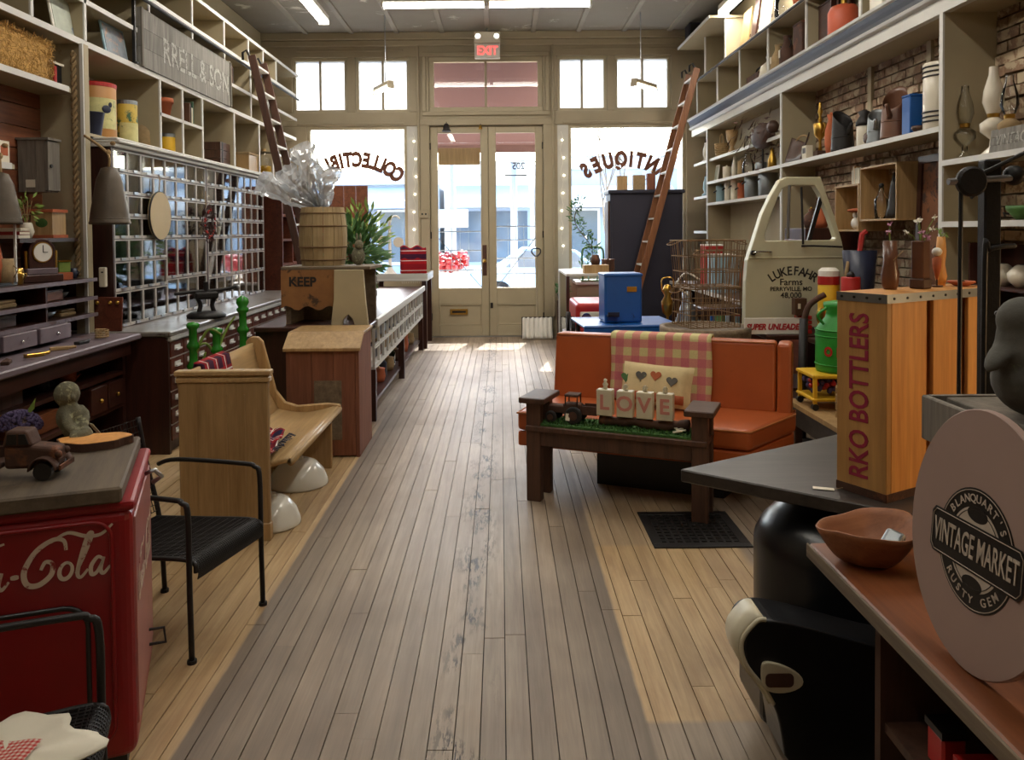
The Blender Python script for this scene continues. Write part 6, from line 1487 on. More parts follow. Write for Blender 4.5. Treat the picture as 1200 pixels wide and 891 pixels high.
e = thing('milk_pail', 'small white pail with dark lid beside the oil can', 'pail', (X0, ly(1012,X0), ZA)); B().lathe(cyl_p(.055,.17), n=18).obj('body', M['milkg'], e, True); B().lathe([(.06,.17),(.06,.2),(.03,.25),(.045,.28),(0,.3)], n=16).obj('lid', M['iron'], e, True)
e = thing('wooden_decoy', 'small brown wooden bird decoy before the white pail', 'decoy', (X0-.06, ly(1018,X0-.06), ZA)); B().ball((0,0,.05),(.035,.07,.05)).obj('body', M['bench'], e, True); B().ball((0,-.05,.11),(.022,.03,.025)).obj('head', M['terra'], e, True)
hooded('measuring_can', 'gray tin measuring can with curved spout on the long shelf', 'can', (X0-.02, ly(1030,X0), ZA), .07, .22, .05, M['galv'], R(60), True)
hooded('tall_pitcher', 'tall brown pitcher with a high hooded mouth on the long shelf', 'pitcher', (X0-.03, ly(1048,X0-.03), ZA), .095, .30, .09, M['brownjug'], R(40), True)
e = thing('blue_tin', 'tall bright blue square tin on the long shelf', 'tin', (X0-.02, ly(1071,X0-.02), ZA)); B().bb(-.06,.06,-.055,.055,0,.26).obj('body', M['blue'], e, bev=.005); B().bb(-.062,.062,-.057,.057,.26,.275).obj('lid', M['blue'], e, bev=.003); B().cyl((0,0,.275),(0,0,.29),.015,n=10).obj('cap', M['iron'], e)
e = thing('small_bowl', 'small dark bowl in front of the blue tin', 'bowl', (X0-.08, ly(1066,X0-.08)-.12, ZA)); B().lathe([(.03,0),(.05,.02),(.05,.035),(0,.03)], n=14).obj('bowl', M['bench'], e, True); B().cyl((0,0,.035),(0,0,.04),.045,n=14).obj('rim', M['rust'], e)
e = thing('striped_canister', 'large white canister with black bands at the shelf end', 'canister', (X0, 5.12, ZA)); B().lathe(cyl_p(.11,.43), n=28).obj('body', M['milkg'], e, True)
for z in (.05,.08,.11,.34,.37,.40): B().tube([(.111*math.cos(R(a)), .111*math.sin(R(a)), z) for a in range(0,360,12)], .006, 5, True).obj('band', M['black'], e, True)
B().tube([(.0,.11,.36),(0,.15,.37),(0,.14,.33)], .01, 6).obj('handle', M['iron'], e)
e = thing('saddle', 'dark leather saddle with rope trim on the long shelf', 'saddle', (X0-.05, 7.45, ZA)); B().grid(lambda u,v: (.12*math.sin(math.pi*u)*(.6+.4*math.sin(math.pi*v))-.05, (v-.5)*.42, .22*math.sin(math.pi*u)*(.75+.35*abs(v-.5)*2)+.005), 16, 14).obj('seat', M['bench'], e, True, solid=.012); B().tube(crom([(.02,-.2,.2),(.05,-.05,.24),(.05,.1,.24),(.02,.2,.16)],6), .009, 6).obj('rope_trim', M['jute'], e, True)
e = thing('small_sign_box', 'small cream card box beside the dark saddle', 'box', (X0-.07, ly(946,X0-.07), ZA)); B().bb(-.03,.03,-.05,.05,0,.12).obj('box', M['paper'], e); B().bb(-.031,-.03,-.035,.035,.05,.1).obj('print', M['darkt2'], e)
# far bay, top shelf
e = thing('wood_goblet', 'turned wooden goblet on the upper shelf of the far bay', 'goblet', (X0, ly(858,X0), ZB)); B().lathe([(.06,0),(.05,.02),(.02,.08),(.06,.16),(.075,.28),(.065,.28),(0,.2)], n=16).obj('body', M['pine'], e, True); B().cyl((0,0,.27),(0,0,.285),.07,n=16).obj('rim', M['pine'], e)
e = thing('wicker_basket', 'small wicker basket beside the turned goblet', 'basket', (X0, ly(846,X0), ZB)); 
b = B()
for z in range(7): b.tube([((.07+.003*z)*math.cos(R(a)), (.07+.003*z)*math.sin(R(a)), .01+z*.025) for a in range(0,360,20)], .012, 5, True)
b.obj('weave', M['jute'], e); B().tube(crom([(0,.08,.16),(0,.05,.28),(0,-.05,.28),(0,-.08,.16)],5), .008, 6).obj('handle', M['jute'], e); B().cyl((0,0,0),(0,0,.01),.07,n=16).obj('bottom', M['jute'], e)
e = thing('bird_mount', 'big brown feathered bird mount hanging over the far bay shelves', 'bird mount', (X0-.06, 8.42, 2.178)); b = B(); q = random.Random(7)
b.ball((0,0,.36),(.1,.28,.14)).ball((0,-.3,.42),(.06,.09,.07)); b.obj('body', M['bench'], e, True); b = B()
for k in range(200):
    u = Vector((q.gauss(0,.1), q.gauss(0,.26), .36+q.gauss(0,.12))); d = Vector((q.uniform(-.3,.1), q.uniform(.2,1), q.uniform(-.6,.2))).normalized()*q.uniform(.08,.16); s = d.orthogonal().normalized()*.014; b.add([u,u+d*.5+s,u+d,u+d*.5-s],[(0,1,2,3)])
b.obj('feathers', M['rust'], e)['kind'] = 'stuff'; B().cyl((0,0,0),(0,0,.26),.012,n=8).obj('stand', M['iron'], e); B().lathe([(.08,0),(.08,.012),(0,.014)], n=18).obj('base', M['bench'], e)
# far bay, middle shelf
e = thing('framed_print', 'small blue and white framed print on the middle far shelf', 'picture', (X0-.03, ly(840,X0), ZA), 0, None, (0,R(8),0)); B().bb(0,.015,-.13,.13,0,.22).obj('frame', M['whitep'], e, bev=.003); B().bb(-.002,0,-.11,.11,.02,.2).obj('print', pr1, e)
for k, (px, r, h, mt, lab) in enumerate(((852,.05,.16,M['paper'],'cream card canister next to the framed print'), (861,.035,.26,M['milkg'],'slim white bottle on the middle far shelf'), (869,.045,.18,M['burlap'],'tan stoneware jar on the middle far shelf'), (877,.07,.24,M['clear'],'clear glass vase on the middle far shelf'), (892,.06,.1,M['galv'],'low zinc pot on the middle far shelf'), (905,.045,.2,M['brass'],'brass bottle at the end of the middle far shelf'))):
    pot_of('shelf_jar', lab, 'jar', (X0, ly(px,X0), ZA), jug_p(r,h) if k in (1,5,3) else cyl_p(r,h), mt, None, None, 16, knob(h+.008, mt, .014))
# far bay, lower shelf of cans
for k, (px, r, h, mt, lab) in enumerate(((843,.06,.22,M['ltblue'],'pale aqua tin on the can shelf'), (852,.05,.24,M['milkg'],'white crock on the can shelf'), (860,.055,.26,M['paper'],'cream crock on the can shelf'), (868,.055,.2,M['terra'],'small terracotta jar on the can shelf'), (880,.09,.27,M['galv'],'wide zinc can on the can shelf'), (898,.10,.27,M['galv'],'widest zinc bucket at the end of the can shelf'))):
    pot_of('shelf_can', lab, 'can', (X0+.02, ly(px,X0), ZD), cyl_p(r,h), mt, [(-r,-.03,h*.7),(-r-.03,0,h*.6),(-r,.03,h*.7)], None, 20, knob(h+.01, mt, .014))
# narrow far bay
for k, (px, z, mt, lab) in enumerate(((803,2.486,M['pink'],'pink box on the narrow far shelf by the window'), (812,2.486,M['galv'],'steel coffee pot on the narrow far shelf by the window'), (822,2.486,M['milkg'],'white jug on the narrow far shelf by the window'), (806,2.011,M['red'],'red lantern on the narrow far shelf'), (815,2.011,M['leaf'],'green glass lantern on the narrow far shelf'), (822,2.011,M['ltblue'],'pale blue lantern on the narrow far shelf'), (808,1.531,M['leaf'],'green vase on the lowest narrow far shelf'), (818,1.531,M['iron'],'dark iron lantern on the lowest narrow far shelf'))):
    y = max(10.6, min(11.2, ly(px,2.92))); y = 10.62 + (k % 3)*.25
    if k == 0: e = thing('pink_box', lab, 'box', (2.92, y, z)); B().bb(-.07,.07,-.09,.09,0,.3).obj('body', mt, e); B().bb(-.072,.072,-.092,.092,.3,.32).obj('lid', M['paper'], e)
    else:
        e = pot_of('lantern' if 'lantern' in lab else 'jug', lab, 'lantern' if 'lantern' in lab else 'jug', (2.92, y, z), [(.06,0),(.07,.03),(.035,.06),(.055,.12),(.05,.2),(.03,.26),(.035,.28),(0,.3)], mt, [(0,-.055,.1),(0,-.1,.25),(0,0,.36),(0,.1,.25),(0,.055,.1)])
# lower shelf clutter under far bay
q = random.Random(41)
for k in range(7):
    px = 838+k*11; h = q.uniform(.2,.42)
    pot_of('counter_jug', ('dark stoneware jug','red enamel coffee pot','pale tin churn','copper kettle','brown crock','amber bottle','rusty can')[k]+' on the low far counter', ('jug','coffee pot','churn','kettle','crock','bottle','can')[k], (2.78, ly(px+4,2.78), .861), jug_p(q.uniform(.07,.11),h), (M['iron'],M['red'],M['galv'],M['terra'],M['rust'],M['brass'],M['rust'])[k], [(0,-.07,h*.3),(0,-.14,h*.5),(0,-.05,h*.8)], None, 16, knob(h+.004, M['iron']))
e = thing('dark_case', 'tall dark red cabinet standing behind the truck door', 'cabinet', (2.62, 7.0, 0)); B().bb(0,.45,-.25,.25,0,1.55).obj('case', M['mahog_z'], e, bev=.006); B().bb(-.015,0,-.22,.22,.1,1.45).obj('door', M['drawerw'], e, bev=.005); B().ball((-.025,-.18,.8),.014,8,6).obj('knob', M['brass'], e, True)
for k in range(2): pot_of('round_flask', ('copper round flask','brass round flask')[k]+' on top of the dark red cabinet', 'flask', (2.8, 6.88+k*.2, 1.551), [(.05,0),(.07,.05),(.06,.11),(.02,.15),(.03,.17),(0,.17)], (M['terra'],M['rust'])[k], None, None, 16, knob(.178, M['brass']))
# crates fixed on the brick wall
def wallcrate(label, y0, y1, z0, z1, d=.24):
    e = thing('wall_crate', label, 'crate', (XR-.04, y0, z0)); w, h = y1-y0, z1-z0
    [B().bb(*q_).obj('crate_board', M['pine'], e) for q_ in ((-d,0,0,w,0,.014),(-d,0,0,w,h-.014,h),(-d,0,0,.014,.014,h-.014),(-d,0,w-.014,w,.014,h-.014))]
    n = max(3, int(h/.1))
    for k in range(n): B().bb(-.012,0,.014,w-.014,.014+k*(h-.028)/n+.004,.014+(k+1)*(h-.028)/n-.006).obj('back_slat', M['pine'], e)
    return e
yA0, yA1 = ly(1008,2.85), ly(980,2.85); yB0, yB1 = ly(1052,2.85), ly(1009,2.85)
wallcrate('pine wall crate with an orange hat and white figure in it', yA0+.01, yA1, 1.52, 1.90)
wallcrate('tall pine wall crate holding two dark bottles', yB0, yB1, 1.60, 2.02)
books((2.95, yA0+.08, 1.902), 6, 'upright book on top of the pine wall crate', 'books on the wall crate', seed=11, hmin=.1, hmax=.16, d=.11)
pot_of('clear_bottle', 'clear bottle with dark neck in the tall wall crate', 'bottle', (2.92, (yB0+yB1)/2+.1, 1.615), [(.05,0),(.052,.14),(.02,.2),(.018,.24),(0,.24)], M['clear'], None, None, 16, knob(.255, M['iron'], .02))
pot_of('cone_bottle', 'dark cone shaped bottle in the tall wall crate', 'bottle', (2.94, (yB0+yB1)/2-.06, 1.615), [(.06,0),(.06,.04),(.045,.08),(.03,.24),(.012,.33),(0,.33)], M['iron'], None, None, 16, knob(.335, M['iron']))
e = thing('white_figure', 'white ceramic figure in the lower pine wall crate', 'figurine', (2.90, yA0+.18, 1.535)); B().ball((0,0,.05),(.04,.04,.05)).ball((0,0,.12),(.028,.028,.03)).obj('body', M['whitep'], e, True); B().ball((0,0,.155),(.07,.07,.018)).obj('hat', M['terra'], e, True)
e = thing('dark_helmet', 'dark rounded helmet in the lower pine wall crate', 'helmet', (2.93, yA0+.06+.01, 1.535)); B().lathe([(.05,0),(.055,.02),(.045,.07),(0,.09)], n=16).obj('shell', M['iron'], e, True); B().tube([(.052*math.cos(R(a)),.052*math.sin(R(a)),.006) for a in range(0,360,20)], .006, 5, True).obj('brim', M['iron'], e)
# rusty door panel by the post
e = thing('rusty_panel', 'tall rusty iron panel in a dark frame leaning on the brick wall', 'panel', (2.95, 5.05, .0), 0, None, (0,R(2),0)); rp_ = paint('rust_orange_plate', srgb(108,66,36), .8, .35, 4, 0, .4, srgb(52,34,26), .52, 6)
B().bb(-.02,.0,.05,.52,.03,2.0).obj('plate', rp_, e); B().bb(-.035,.01,0,.05,0,2.05).bb(-.035,.01,.52,.57,0,2.05).bb(-.035,.01,.05,.52,2.0,2.05).obj('frame', M['mahog_z'], e); B().bb(-.04,-.035,.045,.06,0,2.03).obj('bead', M['cream_lt'], e)
# near bay: oil lamps on z=1.96
def oil_lamp(label, loc, s, glassm, font):
    e = thing('oil_lamp', label, 'lamp', loc); B().lathe([(.06*s,0),(.055*s,.015*s),(.018*s,.05*s),(.015*s,.09*s),(.06*s,.13*s),(.062*s,.17*s),(.025*s,.2*s),(0,.2*s)], n=20).obj('font', font, e, True); B().lathe([(.028*s,.2*s),(.03*s,.225*s),(0,.23*s)], n=16).obj('burner', M['brass'], e); B().shell([(.03*s,.22*s),(.05*s,.28*s),(.045*s,.34*s),(.022*s,.42*s),(.02*s,.46*s)], n=20).obj('chimney', glassm, e, True); return e
zn = 1.961
oil_lamp('clear glass oil lamp with slim chimney on the near shelf', (2.88, ly(1130,2.88), zn-.0), 1.0, M['clear'], M['clear'])
oil_lamp('large milk glass oil lamp on the near shelf', (2.92, ly(1163,2.92), zn), 1.15, M['milkg'], M['milkg'])
oil_lamp('clear glass oil lamp with amber base beside the milk glass lamp', (2.86, ly(1182,2.86), zn), .95, M['clear'], M['burlap'])
e = thing('vintage_sign', 'gray slat sign reading vintage on the near shelf', 'sign', (2.79, ly(1199,2.79)-.1, zn), 0, None, (0,R(6),0)); 
for k in range(3): B().bb(0,.012,-.02,.40,k*.045,k*.045+.043).obj('slat', M['signgray'], e)
text('VINTAGE', .09, M['signlet'], e, (-.0012, .2, .066), (R(90),0,R(-90)), sx=.8)
q = random.Random(6)
for k in range(5):
    e = thing('shelf_oddment', ('white china dish','dark cast iron pan','stack of gray plates','green enamel cup','rusty meat grinder')[k]+' on the lower near shelf', ('dish','pan','plates','cup','grinder')[k], (2.92, 3.55+k*.27, 1.581))
    if k == 4: B().tube(crom([(0,0,0),(0,0,.12),(0,.06,.2),(0,.14,.2)],5), .02, 8).obj('body', M['rust'], e, True); B().tube([(0,.14,.2),(-.06,.15,.14)], .01, 6).obj('crank', M['iron'], e)
    else: B().lathe([(.05,0),(.1,.03+.03*(k==3)),(.1,.04+.04*(k==3)),(0,.03)], n=20).obj('bowl', (M['milkg'],M['iron'],M['galv'],M['leaf'])[k], e, True); B().tube([(-.1,0,.035),(-.13,0,.04),(-.12,0,.02)], .006, 6).obj('handle', M['iron'], e)
# upper storey
def boxy(name, label, cat, loc, s, mat, top=None, rot=None):
    e = thing(name, label, cat, loc, 0, None, rot); B().bb(-s[0]/2,s[0]/2,-s[1]/2,s[1]/2,0,s[2]).obj('body', mat, e, bev=.005); B().bb(-s[0]/2-.003,s[0]/2+.003,-s[1]/2-.003,s[1]/2+.003,s[2],s[2]+.015).obj('lid', top or mat, e); return e
e = thing('gas_cylinder', 'orange red gas cylinder with valve guard on the cornice shelf', 'gas cylinder', (2.86, 6.56, ZE)); B().lathe([(.11,0),(.125,.02),(.125,.21),(.1,.26),(.04,.28),(0,.28)], n=24).obj('tank', M['terra2'] if 'terra2' in M else M['terra'], e, True); B().tube(crom([(0,-.09,.25),(0,-.1,.36),(0,0,.39),(0,.1,.36),(0,.09,.25)],5), .012, 6).obj('guard', M['rust'], e, True); B().cyl((0,0,.28),(0,0,.34),.022,n=10).obj('valve', M['brass'], e)
for k, (px, r, h, mt, lab) in enumerate(((907,.07,.27,M['burlap'],'gray brown jug with tag on the cornice shelf'), (922,.065,.3,M['rust'],'brown bottle jug with tag on the cornice shelf'))):
    e = pot_of('stone_jug', lab, 'jug', (2.81, (7.93,7.70)[k], ZE), jug_p(r*1.2,h), mt, [(0,-.06,h*.6),(0,-.1,h*.75),(0,-.03,h*.92)]); B().bb(-r*1.2-.004,-r*1.2-.001,-.02,.02,h*.3,h*.55).obj('tag', M['paper'], e)
boxy('rust_box', 'tall rusty red tin box beside a shelf divider on the cornice shelf', 'box', (2.88, 7.42, ZE), (.16,.22,.34), M['rust'])
boxy('wooden_chest', 'dark wooden chest in the cornice shelf bay beside the gas cylinder', 'chest', (2.94, 6.90, ZE), (.2,.26,.38), M['mahog'])
e = thing('white_sack', 'white cloth sack slumped on the cornice shelf', 'sack', (2.88, 8.32, ZE)); B().lathe([(.1,0),(.14,.04),(.12,.14),(.05,.2),(.07,.24),(0,.23)], n=16).obj('bag', M['paper'], e, True); B().tube([(.055*math.cos(R(a)),.055*math.sin(R(a)),.2) for a in range(0,360,30)], .007, 5, True).obj('tie', M['jute'], e)
e = thing('toolbox', 'rusty toolbox with bent handle on the cornice shelf', 'toolbox', (2.88, 8.72, ZE)); B().bb(-.09,.09,-.2,.2,0,.13).obj('box', M['rust'], e, bev=.006); B().tube(crom([(0,-.12,.13),(0,-.1,.2),(0,.1,.2),(0,.12,.13)],5), .01, 6).obj('handle', M['iron'], e)
boxy('glass_case', 'small glass fronted box with red top at the near end of the cornice shelf', 'box', (2.86, 5.86, ZE), (.14,.2,.26), M['milkg'], M['red'])
bush('dried_plant', 'pale dried plant at the near end of the cornice shelf', 'dried plant', (2.86, 5.5, ZE), (.05,.08,.1), 120, .06, M['leafy'], 9)
ZR = 3.631
for k, (px, w, h, mt, lab) in enumerate(((870,.3,.5,M['pine'],'tan board leaning on the rail shelf beside a post'), (881,.16,.55,M['mahog_z'],'dark narrow board leaning on the rail shelf'), (893,.34,.6,M['paper'],'large pale board leaning on the rail shelf'))):
    e = thing('leaning_board', lab, 'board', (2.86, ly(px,2.86), ZR), 0, None, (0,R(8),0)); B().bb(0,.02,-w/2,w/2,0,h).obj('board', mt, e, bev=.003); B().bb(.02,.03,-w/2,w/2,h*.3,h*.36).obj('cleat', M['bench'], e)
pot_of('demijohn', 'clear glass demijohn on the rail shelf', 'bottle', (2.88, ly(922,2.88), ZR), jug_p(.12,.4), M['clear'], None, None, 20, knob(.41, M['pine'], .025))
pot_of('orange_pot', 'orange clay pot on the rail shelf near the demijohn', 'pot', (2.88, ly(940,2.88), ZR), [(.07,0),(.11,.2),(.12,.22),(0,.21)], M['terra'], None, None, 20, knob(.22, M['terra']))
for k in range(3): pot_of('gray_jar', ('gray ribbed jar','pale green jar','white lidded jar')[k]+' on the near rail shelf', 'jar', (2.9, 4.6+k*.35, ZR), cyl_p(.08,.3), (M['galv'],M['ltblue'],M['milkg'])[k], None, None, 18, knob(.31, M['galv'], .02))
# top end shelf speaker
e = thing('speaker', 'dark rounded speaker box on the topmost end shelf', 'speaker', (2.74, 10.95, 4.151-.0)); B().bb(-.14,.14,-.13,.13,0,.24).obj('cabinet', M['wardrobe'], e, bev=.03, seg=3); B().bb(-.12,.12,-.135,-.13,.03,.21).obj('grille', M['iron'], e)
# ------------------------------------------------------------------ right floor: window end
wd = thing('wardrobe', 'tall blue black cabinet with panelled side before the antiques window', 'cabinet', (1.47, 10.74, 0)); Ww = 1.02
B().bb(.03,Ww,0,.45,.06,2.05).obj('carcass', M['wardrobe'], wd, bev=.006); B().bb(0,Ww+.03,-.03,.48,2.05,2.1).obj('cornice', M['wardrobe'], wd, bev=.01); B().bb(.02,Ww+.01,-.01,.46,0,.08).obj('plinth', M['wardrobe'], wd)
for z0, z1 in ((.15,1.0),(1.08,1.95)): B().bb(.005,.03,.05,.4,z0,z1).obj('side_panel', M['bench'], wd, bev=.006)
B().bb(.05,Ww-.02,-.012,0,.12,2.0).obj('back_board', M['wardrobe'], wd)
for k, px in enumerate((729,749,763,780)):
    p = at(px, 222, 10.9); h = (.2,.21,.23,.2)[k]; w = (.14,.16,.11,.12)[k]
    e = thing('paper_bag', ('tan paper bag standing first on the blue black cabinet','wide tan paper bag on the blue black cabinet','brown paper bag beside the wide tan bag','tan paper bag half behind the ladder')[k], 'paper bag', (p.x, 10.92, 2.101)); B().bb(-w/2,w/2,-.05,.05,0,h).obj('bag', (M['pine'],M['burlap'],M['oldred'],M['pine'])[k], e); B().tube(crom([(-.03,-.04,h),(-.02,-.04,h+.03),(.02,-.04,h+.03),(.03,-.04,h)],4), .003, 5).obj('handle', M['jute'], e)
gc = thing('glass_showcase', 'glass sided showcase with white edge beside the doors', 'showcase', (.78, 9.4, 0))
B().bb(0,.62,0,1.3,1.0,1.03).obj('top', M['cream_lt'], gc, bev=.004); B().bb(0,.62,0,1.3,0,.12).obj('base', M['mahog'], gc); B().bb(.02,.6,.02,1.28,.5,.512).obj('glass_shelf', M['clear'], gc)
for x in (0,.58):
    for y in (0,1.26): B().bb(x,x+.04,y,y+.04,.12,1.0).obj('post', M['mahog_z'] if y == 0 else M['cream_lt'], gc)
B().bb(.04,.58,.01,.014,.12,1.0).obj('front_pane', M['pane'], gc); B().bb(.01,.014,.04,1.26,.12,1.0).obj('side_pane', M['pane'], gc)
q = random.Random(3)
for k in range(5):
    pot_of('showcase_dish', ('white dish','small silver cup','crystal bowl','porcelain cup','blue dish')[k]+' inside the glass showcase', 'dish', (.9+.1*k, 9.6+.15*k, .513 if k % 2 else .121), [(.03,0),(.05,.05),(.06,.08),(0,.06)], (M['whitep'],M['galv'],M['clear'],M['whitep'],M['ltblue'])[k], None, None, 14, knob(.085, M['whitep']))
e = thing('wicker_tray', 'small wooden tray box with a jug on the glass showcase', 'box', (1.15, 9.55, 1.031)); B().bb(-.15,.15,-.1,.1,0,.1).obj('tray', M['pine'], e, bev=.004); B().lathe([(.05,.1),(.06,.15),(.04,.22),(0,.22)], n=14).obj('jug', M['rust'], e, True)
pot_of('dark_crock', 'dark brown crock on the showcase by the ladder', 'crock', (1.33, 9.75, 1.031), [(.07,0),(.085,.05),(.08,.14),(.09,.16),(0,.15)], M['rust'], None, None, 18, knob(.16, M['rust']))
e = thing('hose_coil', 'dark leafy garland hung before the antiques window', 'garland', (at(684,300,10.2).x, 10.2, 1.031)); b = B(); q = random.Random(14)
for k in range(14):
    t = k/13; pot_leaves(b, (.12*math.sin(t*6), .05*math.cos(t*5), .05+.85*t), (.07,.07,.06), 22, .07, q)
b.obj('leaves', M['leaf'], e); B().tube([(.12*math.sin(t*6/13), .05*math.cos(t*5/13), .85*t/13) for t in range(14)], .006, 5).obj('vine', M['bench'], e)
e.name = 'garland'
e = thing('green_chair', 'pale green curved metal chair in the antiques window', 'chair', (at(695,310,10.95).x, 10.98, .86-.0)); 
B().tube(crom([(-.14,0,0),(-.15,0,.35),(-.1,0,.45),(.1,0,.45),(.15,0,.35),(.14,0,0)],5), .014, 8).obj('back_hoop', M['leaf'], e, True); B().tube(crom([(-.06,0,0),(-.07,0,.25),(0,0,.33),(.07,0,.25),(.06,0,0)],5), .01, 8).obj('inner_hoop', M['ltblue'], e, True); B().bb(-.17,.17,-.1,.2,-.02,.0).obj('seat', M['leaf'], e, bev=.008)
ws2 = thing('window_shelf', 'deep sill shelf inside the antiques window', 'shelf', (1.0, 10.9, 0)); B().bb(.04,.46,-.02,.58,.80,.838).obj('board', M['cream_lt'], ws2); B().bb(.06,.42,.0,.04,0,.80).obj('support', M['wallw'], ws2)
# snow shovel at the doors
sv = thing('snow_shovel', 'ribbed metal shovel with wooden handle leaning on the door', 'shovel', (at(630,398,11.15).x, 11.15, 0), 0, None, (R(-12),0,0))
def blade(u, v): return ((u-.5)*.44, .012*math.cos(u*math.pi*14)-.06*(1-v)*.3, .01+.31*v)
B().grid(blade, 57, 8).obj('blade', M['whitep'], sv, True, solid=.004); B().tube([(-.22,0,.01),(-.22,0,.32),(.22,0,.32),(.22,0,.01)], .008, 6).obj('rim', M['iron'], sv)
B().cyl((0,.012,.28),(0,.012,1.2),.016,n=10).obj('shaft', M['wallw'], sv); B().tube(crom([(0,.012,1.2),(-.06,.012,1.26),(-.05,.012,1.32),(.05,.012,1.32),(.06,.012,1.26),(0,.012,1.2)],4), .011, 6).obj('grip', M['iron'], sv, True)
e = thing('plant_stand', 'small dark plant stand with a plant beside the door casing', 'plant stand', (at(659,390,11.2).x, 11.2, 0)); B().bb(-.07,.07,-.07,.07,0,.55).obj('stand', M['bench'], e, bev=.004); B().lathe([(.05,.55),(.07,.65),(0,.64)], n=14).obj('pot', M['iron'], e, True); b = B(); pot_leaves(b, (0,0,.72), (.09,.09,.09), 70, .07, random.Random(3)); b.obj('leaves', M['leaf'], e)
# ------------------------------------------------------------------ behind the sofa
bt = thing('blue_table', 'blue painted metal table top behind the orange sofa', 'table', (1.09, 6.98, 0), R(4)); B().bb(-.42,.42,-.35,.35,.71,.74).obj('top', M['blue'], bt, bev=.01); B().bb(-.42,.42,-.352,-.34,.62,.715).obj('apron', M['blue'], bt)
for x in (-.36,.36):
    for y in (-.3,.3): B().cyl((x,y,0),(x,y,.71),.02,n=8).obj('leg', M['iron'], bt)
mb = thing('blue_box', 'upright blue metal box with brass plate on the blue table', 'metal box', (1.05, 6.93, .741), R(4)); B().bb(-.165,.165,-.14,.14,0,.42).obj('body', M['blue'], mb, bev=.02, seg=2); B().bb(-.17,.17,-.145,.145,.40,.43).obj('lid', M['blue'], mb, bev=.008); B().bb(.03,.115,-.144,-.14,.27,.315).obj('plate', M['brass'], mb); B().bb(-.15,-.05,-.2,-.14,.06,.075).bb(-.15,-.05,-.2,-.19,.06,.1).obj('tray', M['navy'], mb)
pc = thing('pedal_car', 'red toy pedal car with pale grille behind the blue table', 'toy car', (1.02, 7.6, .50), R(0)); 
B().bb(-.3,.3,-.02,.75,.08,.34).obj('body', M['red'], pc, bev=.04, seg=3); B().bb(-.26,.26,-.034,-.02,.14,.26).obj('grille', M['paper'], pc, bev=.006); B().bb(-.3,.3,-.06,-.025,.05,.1).obj('bumper', M['red'], pc, bev=.01)
for s in (-1,1): B().cyl((s*.2,-.03,.2),(s*.2,-.05,.2),.05,n=16).obj('headlamp', M['chrome'], pc); 
for s in (-1,1):
    for y in (.12,.6): B().cyl((s*.3,y,.1),(s*.34,y,.1),.1,n=16).obj('wheel', M['rubber'], pc)
e = thing('travel_chest', 'low brown travel chest under the red pedal car', 'trunk', (1.02, 7.95, 0)); B().bb(-.36,.36,-.42,.42,0,.42).obj('body', M['bench'], e, bev=.008); B().bb(-.37,.37,-.43,.43,.42,.498).obj('lid', M['bench'], e, bev=.01)
e = thing('carbide_lamp', 'brass carbide lamp beside the red pedal car', 'lamp', (1.58, 7.45, 0)); B().lathe([(.07,.0),(.07,.02),(.012,.04),(.012,.72),(.05,.76),(.06,.86),(.03,.92),(.05,.96),(.03,1.02),(0,1.03)], n=16).obj('stand', M['brass'], e, True); B().tube(crom([(-.05,0,.96),(-.05,0,1.08),(.05,0,1.08),(.05,0,.96)],4), .006, 6).obj('bail', M['brass'], e)
e = thing('seltzer_bottle', 'gray siphon bottle with hooped top beside the wire baskets', 'bottle', (1.66, 7.0, 0)); B().lathe([(.11,0),(.115,.3),(.11,.72),(.06,.86),(.04,.92),(.045,.98),(0,1.0)], n=20).obj('bottle', M['galv'], e, True); B().tube(crom([(0,-.05,.96),(-.1,-.05,1.06),(-.02,-.05,1.16),(.1,-.05,1.1)],5), .01, 6).obj('spout', M['milkg'], e, True)
# round tub with wire baskets
tb = thing('round_tub', 'low round wooden tub table carrying the wire baskets', 'tub', (1.595, 6.14, 0)); B().lathe([(.3,0),(.33,.4),(.35,.76),(.35,.79),(.31,.79),(.31,.775),(0,.775)], n=32).obj('tub', M['barn'], tb, True)
for z in (.2,.6): B().tube([((.315+.05*z)*math.cos(R(a)), (.315+.05*z)*math.sin(R(a)), z) for a in range(0,360,10)], .008, 5, True).obj('hoop', M['iron'], tb)
def wire_basket(label, loc, w, d, h, rz, flare=0.0):
    e = thing('wire_basket', label, 'basket', loc, rz, None); r = .0042
    for k, z in enumerate((.004, h*.33, h*.66, h)):
        f = 1+flare*z/h; B().tube([(-w/2*f,-d/2*f,z),(w/2*f,-d/2*f,z),(w/2*f,d/2*f,z),(-w/2*f,d/2*f,z)], r*1.3 if k == 3 else r, 5, True).obj('hoop_wire', M['rustwire'], e)
    b = B(); n = 9
    for k in range(n):
        t = -.5+k/(n-1)
        for s in (-1,1):
            b.tube([(w*t,s*d/2,0),(w*t*(1+flare),s*d/2*(1+flare),h)], r*.8, 4); b.tube([(s*w/2,d*t,0),(s*w/2*(1+flare),d*t*(1+flare),h)], r*.8, 4)
        b.tube([(w*t,-d/2,.003),(w*t,d/2,.003)], r*.8, 4)
    b.obj('mesh_wires', M['rustwire'], e)
    for s in (-1,1): B().tube(crom([(s*w/2*(1+flare),-.08,h),(s*(w/2*(1+flare)+.07),-.07,h-.03),(s*(w/2*(1+flare)+.07),.07,h-.03),(s*w/2*(1+flare),.08,h)],4), r, 5).obj('handle', M['rustwire'], e)
    return e
wire_basket('rusty wire basket standing directly on the round tub', (1.60, 6.14, .792), .40, .36, .30, R(10))
wire_basket('rusty wire basket with loop handles, topmost of its stack', (1.61, 6.14, 1.10), .40, .36, .36, R(6), .14)
wire_basket('smaller rusty wire basket behind the stacked pair', (1.95, 7.0, .86), .3, .3, .5, R(20), .05)
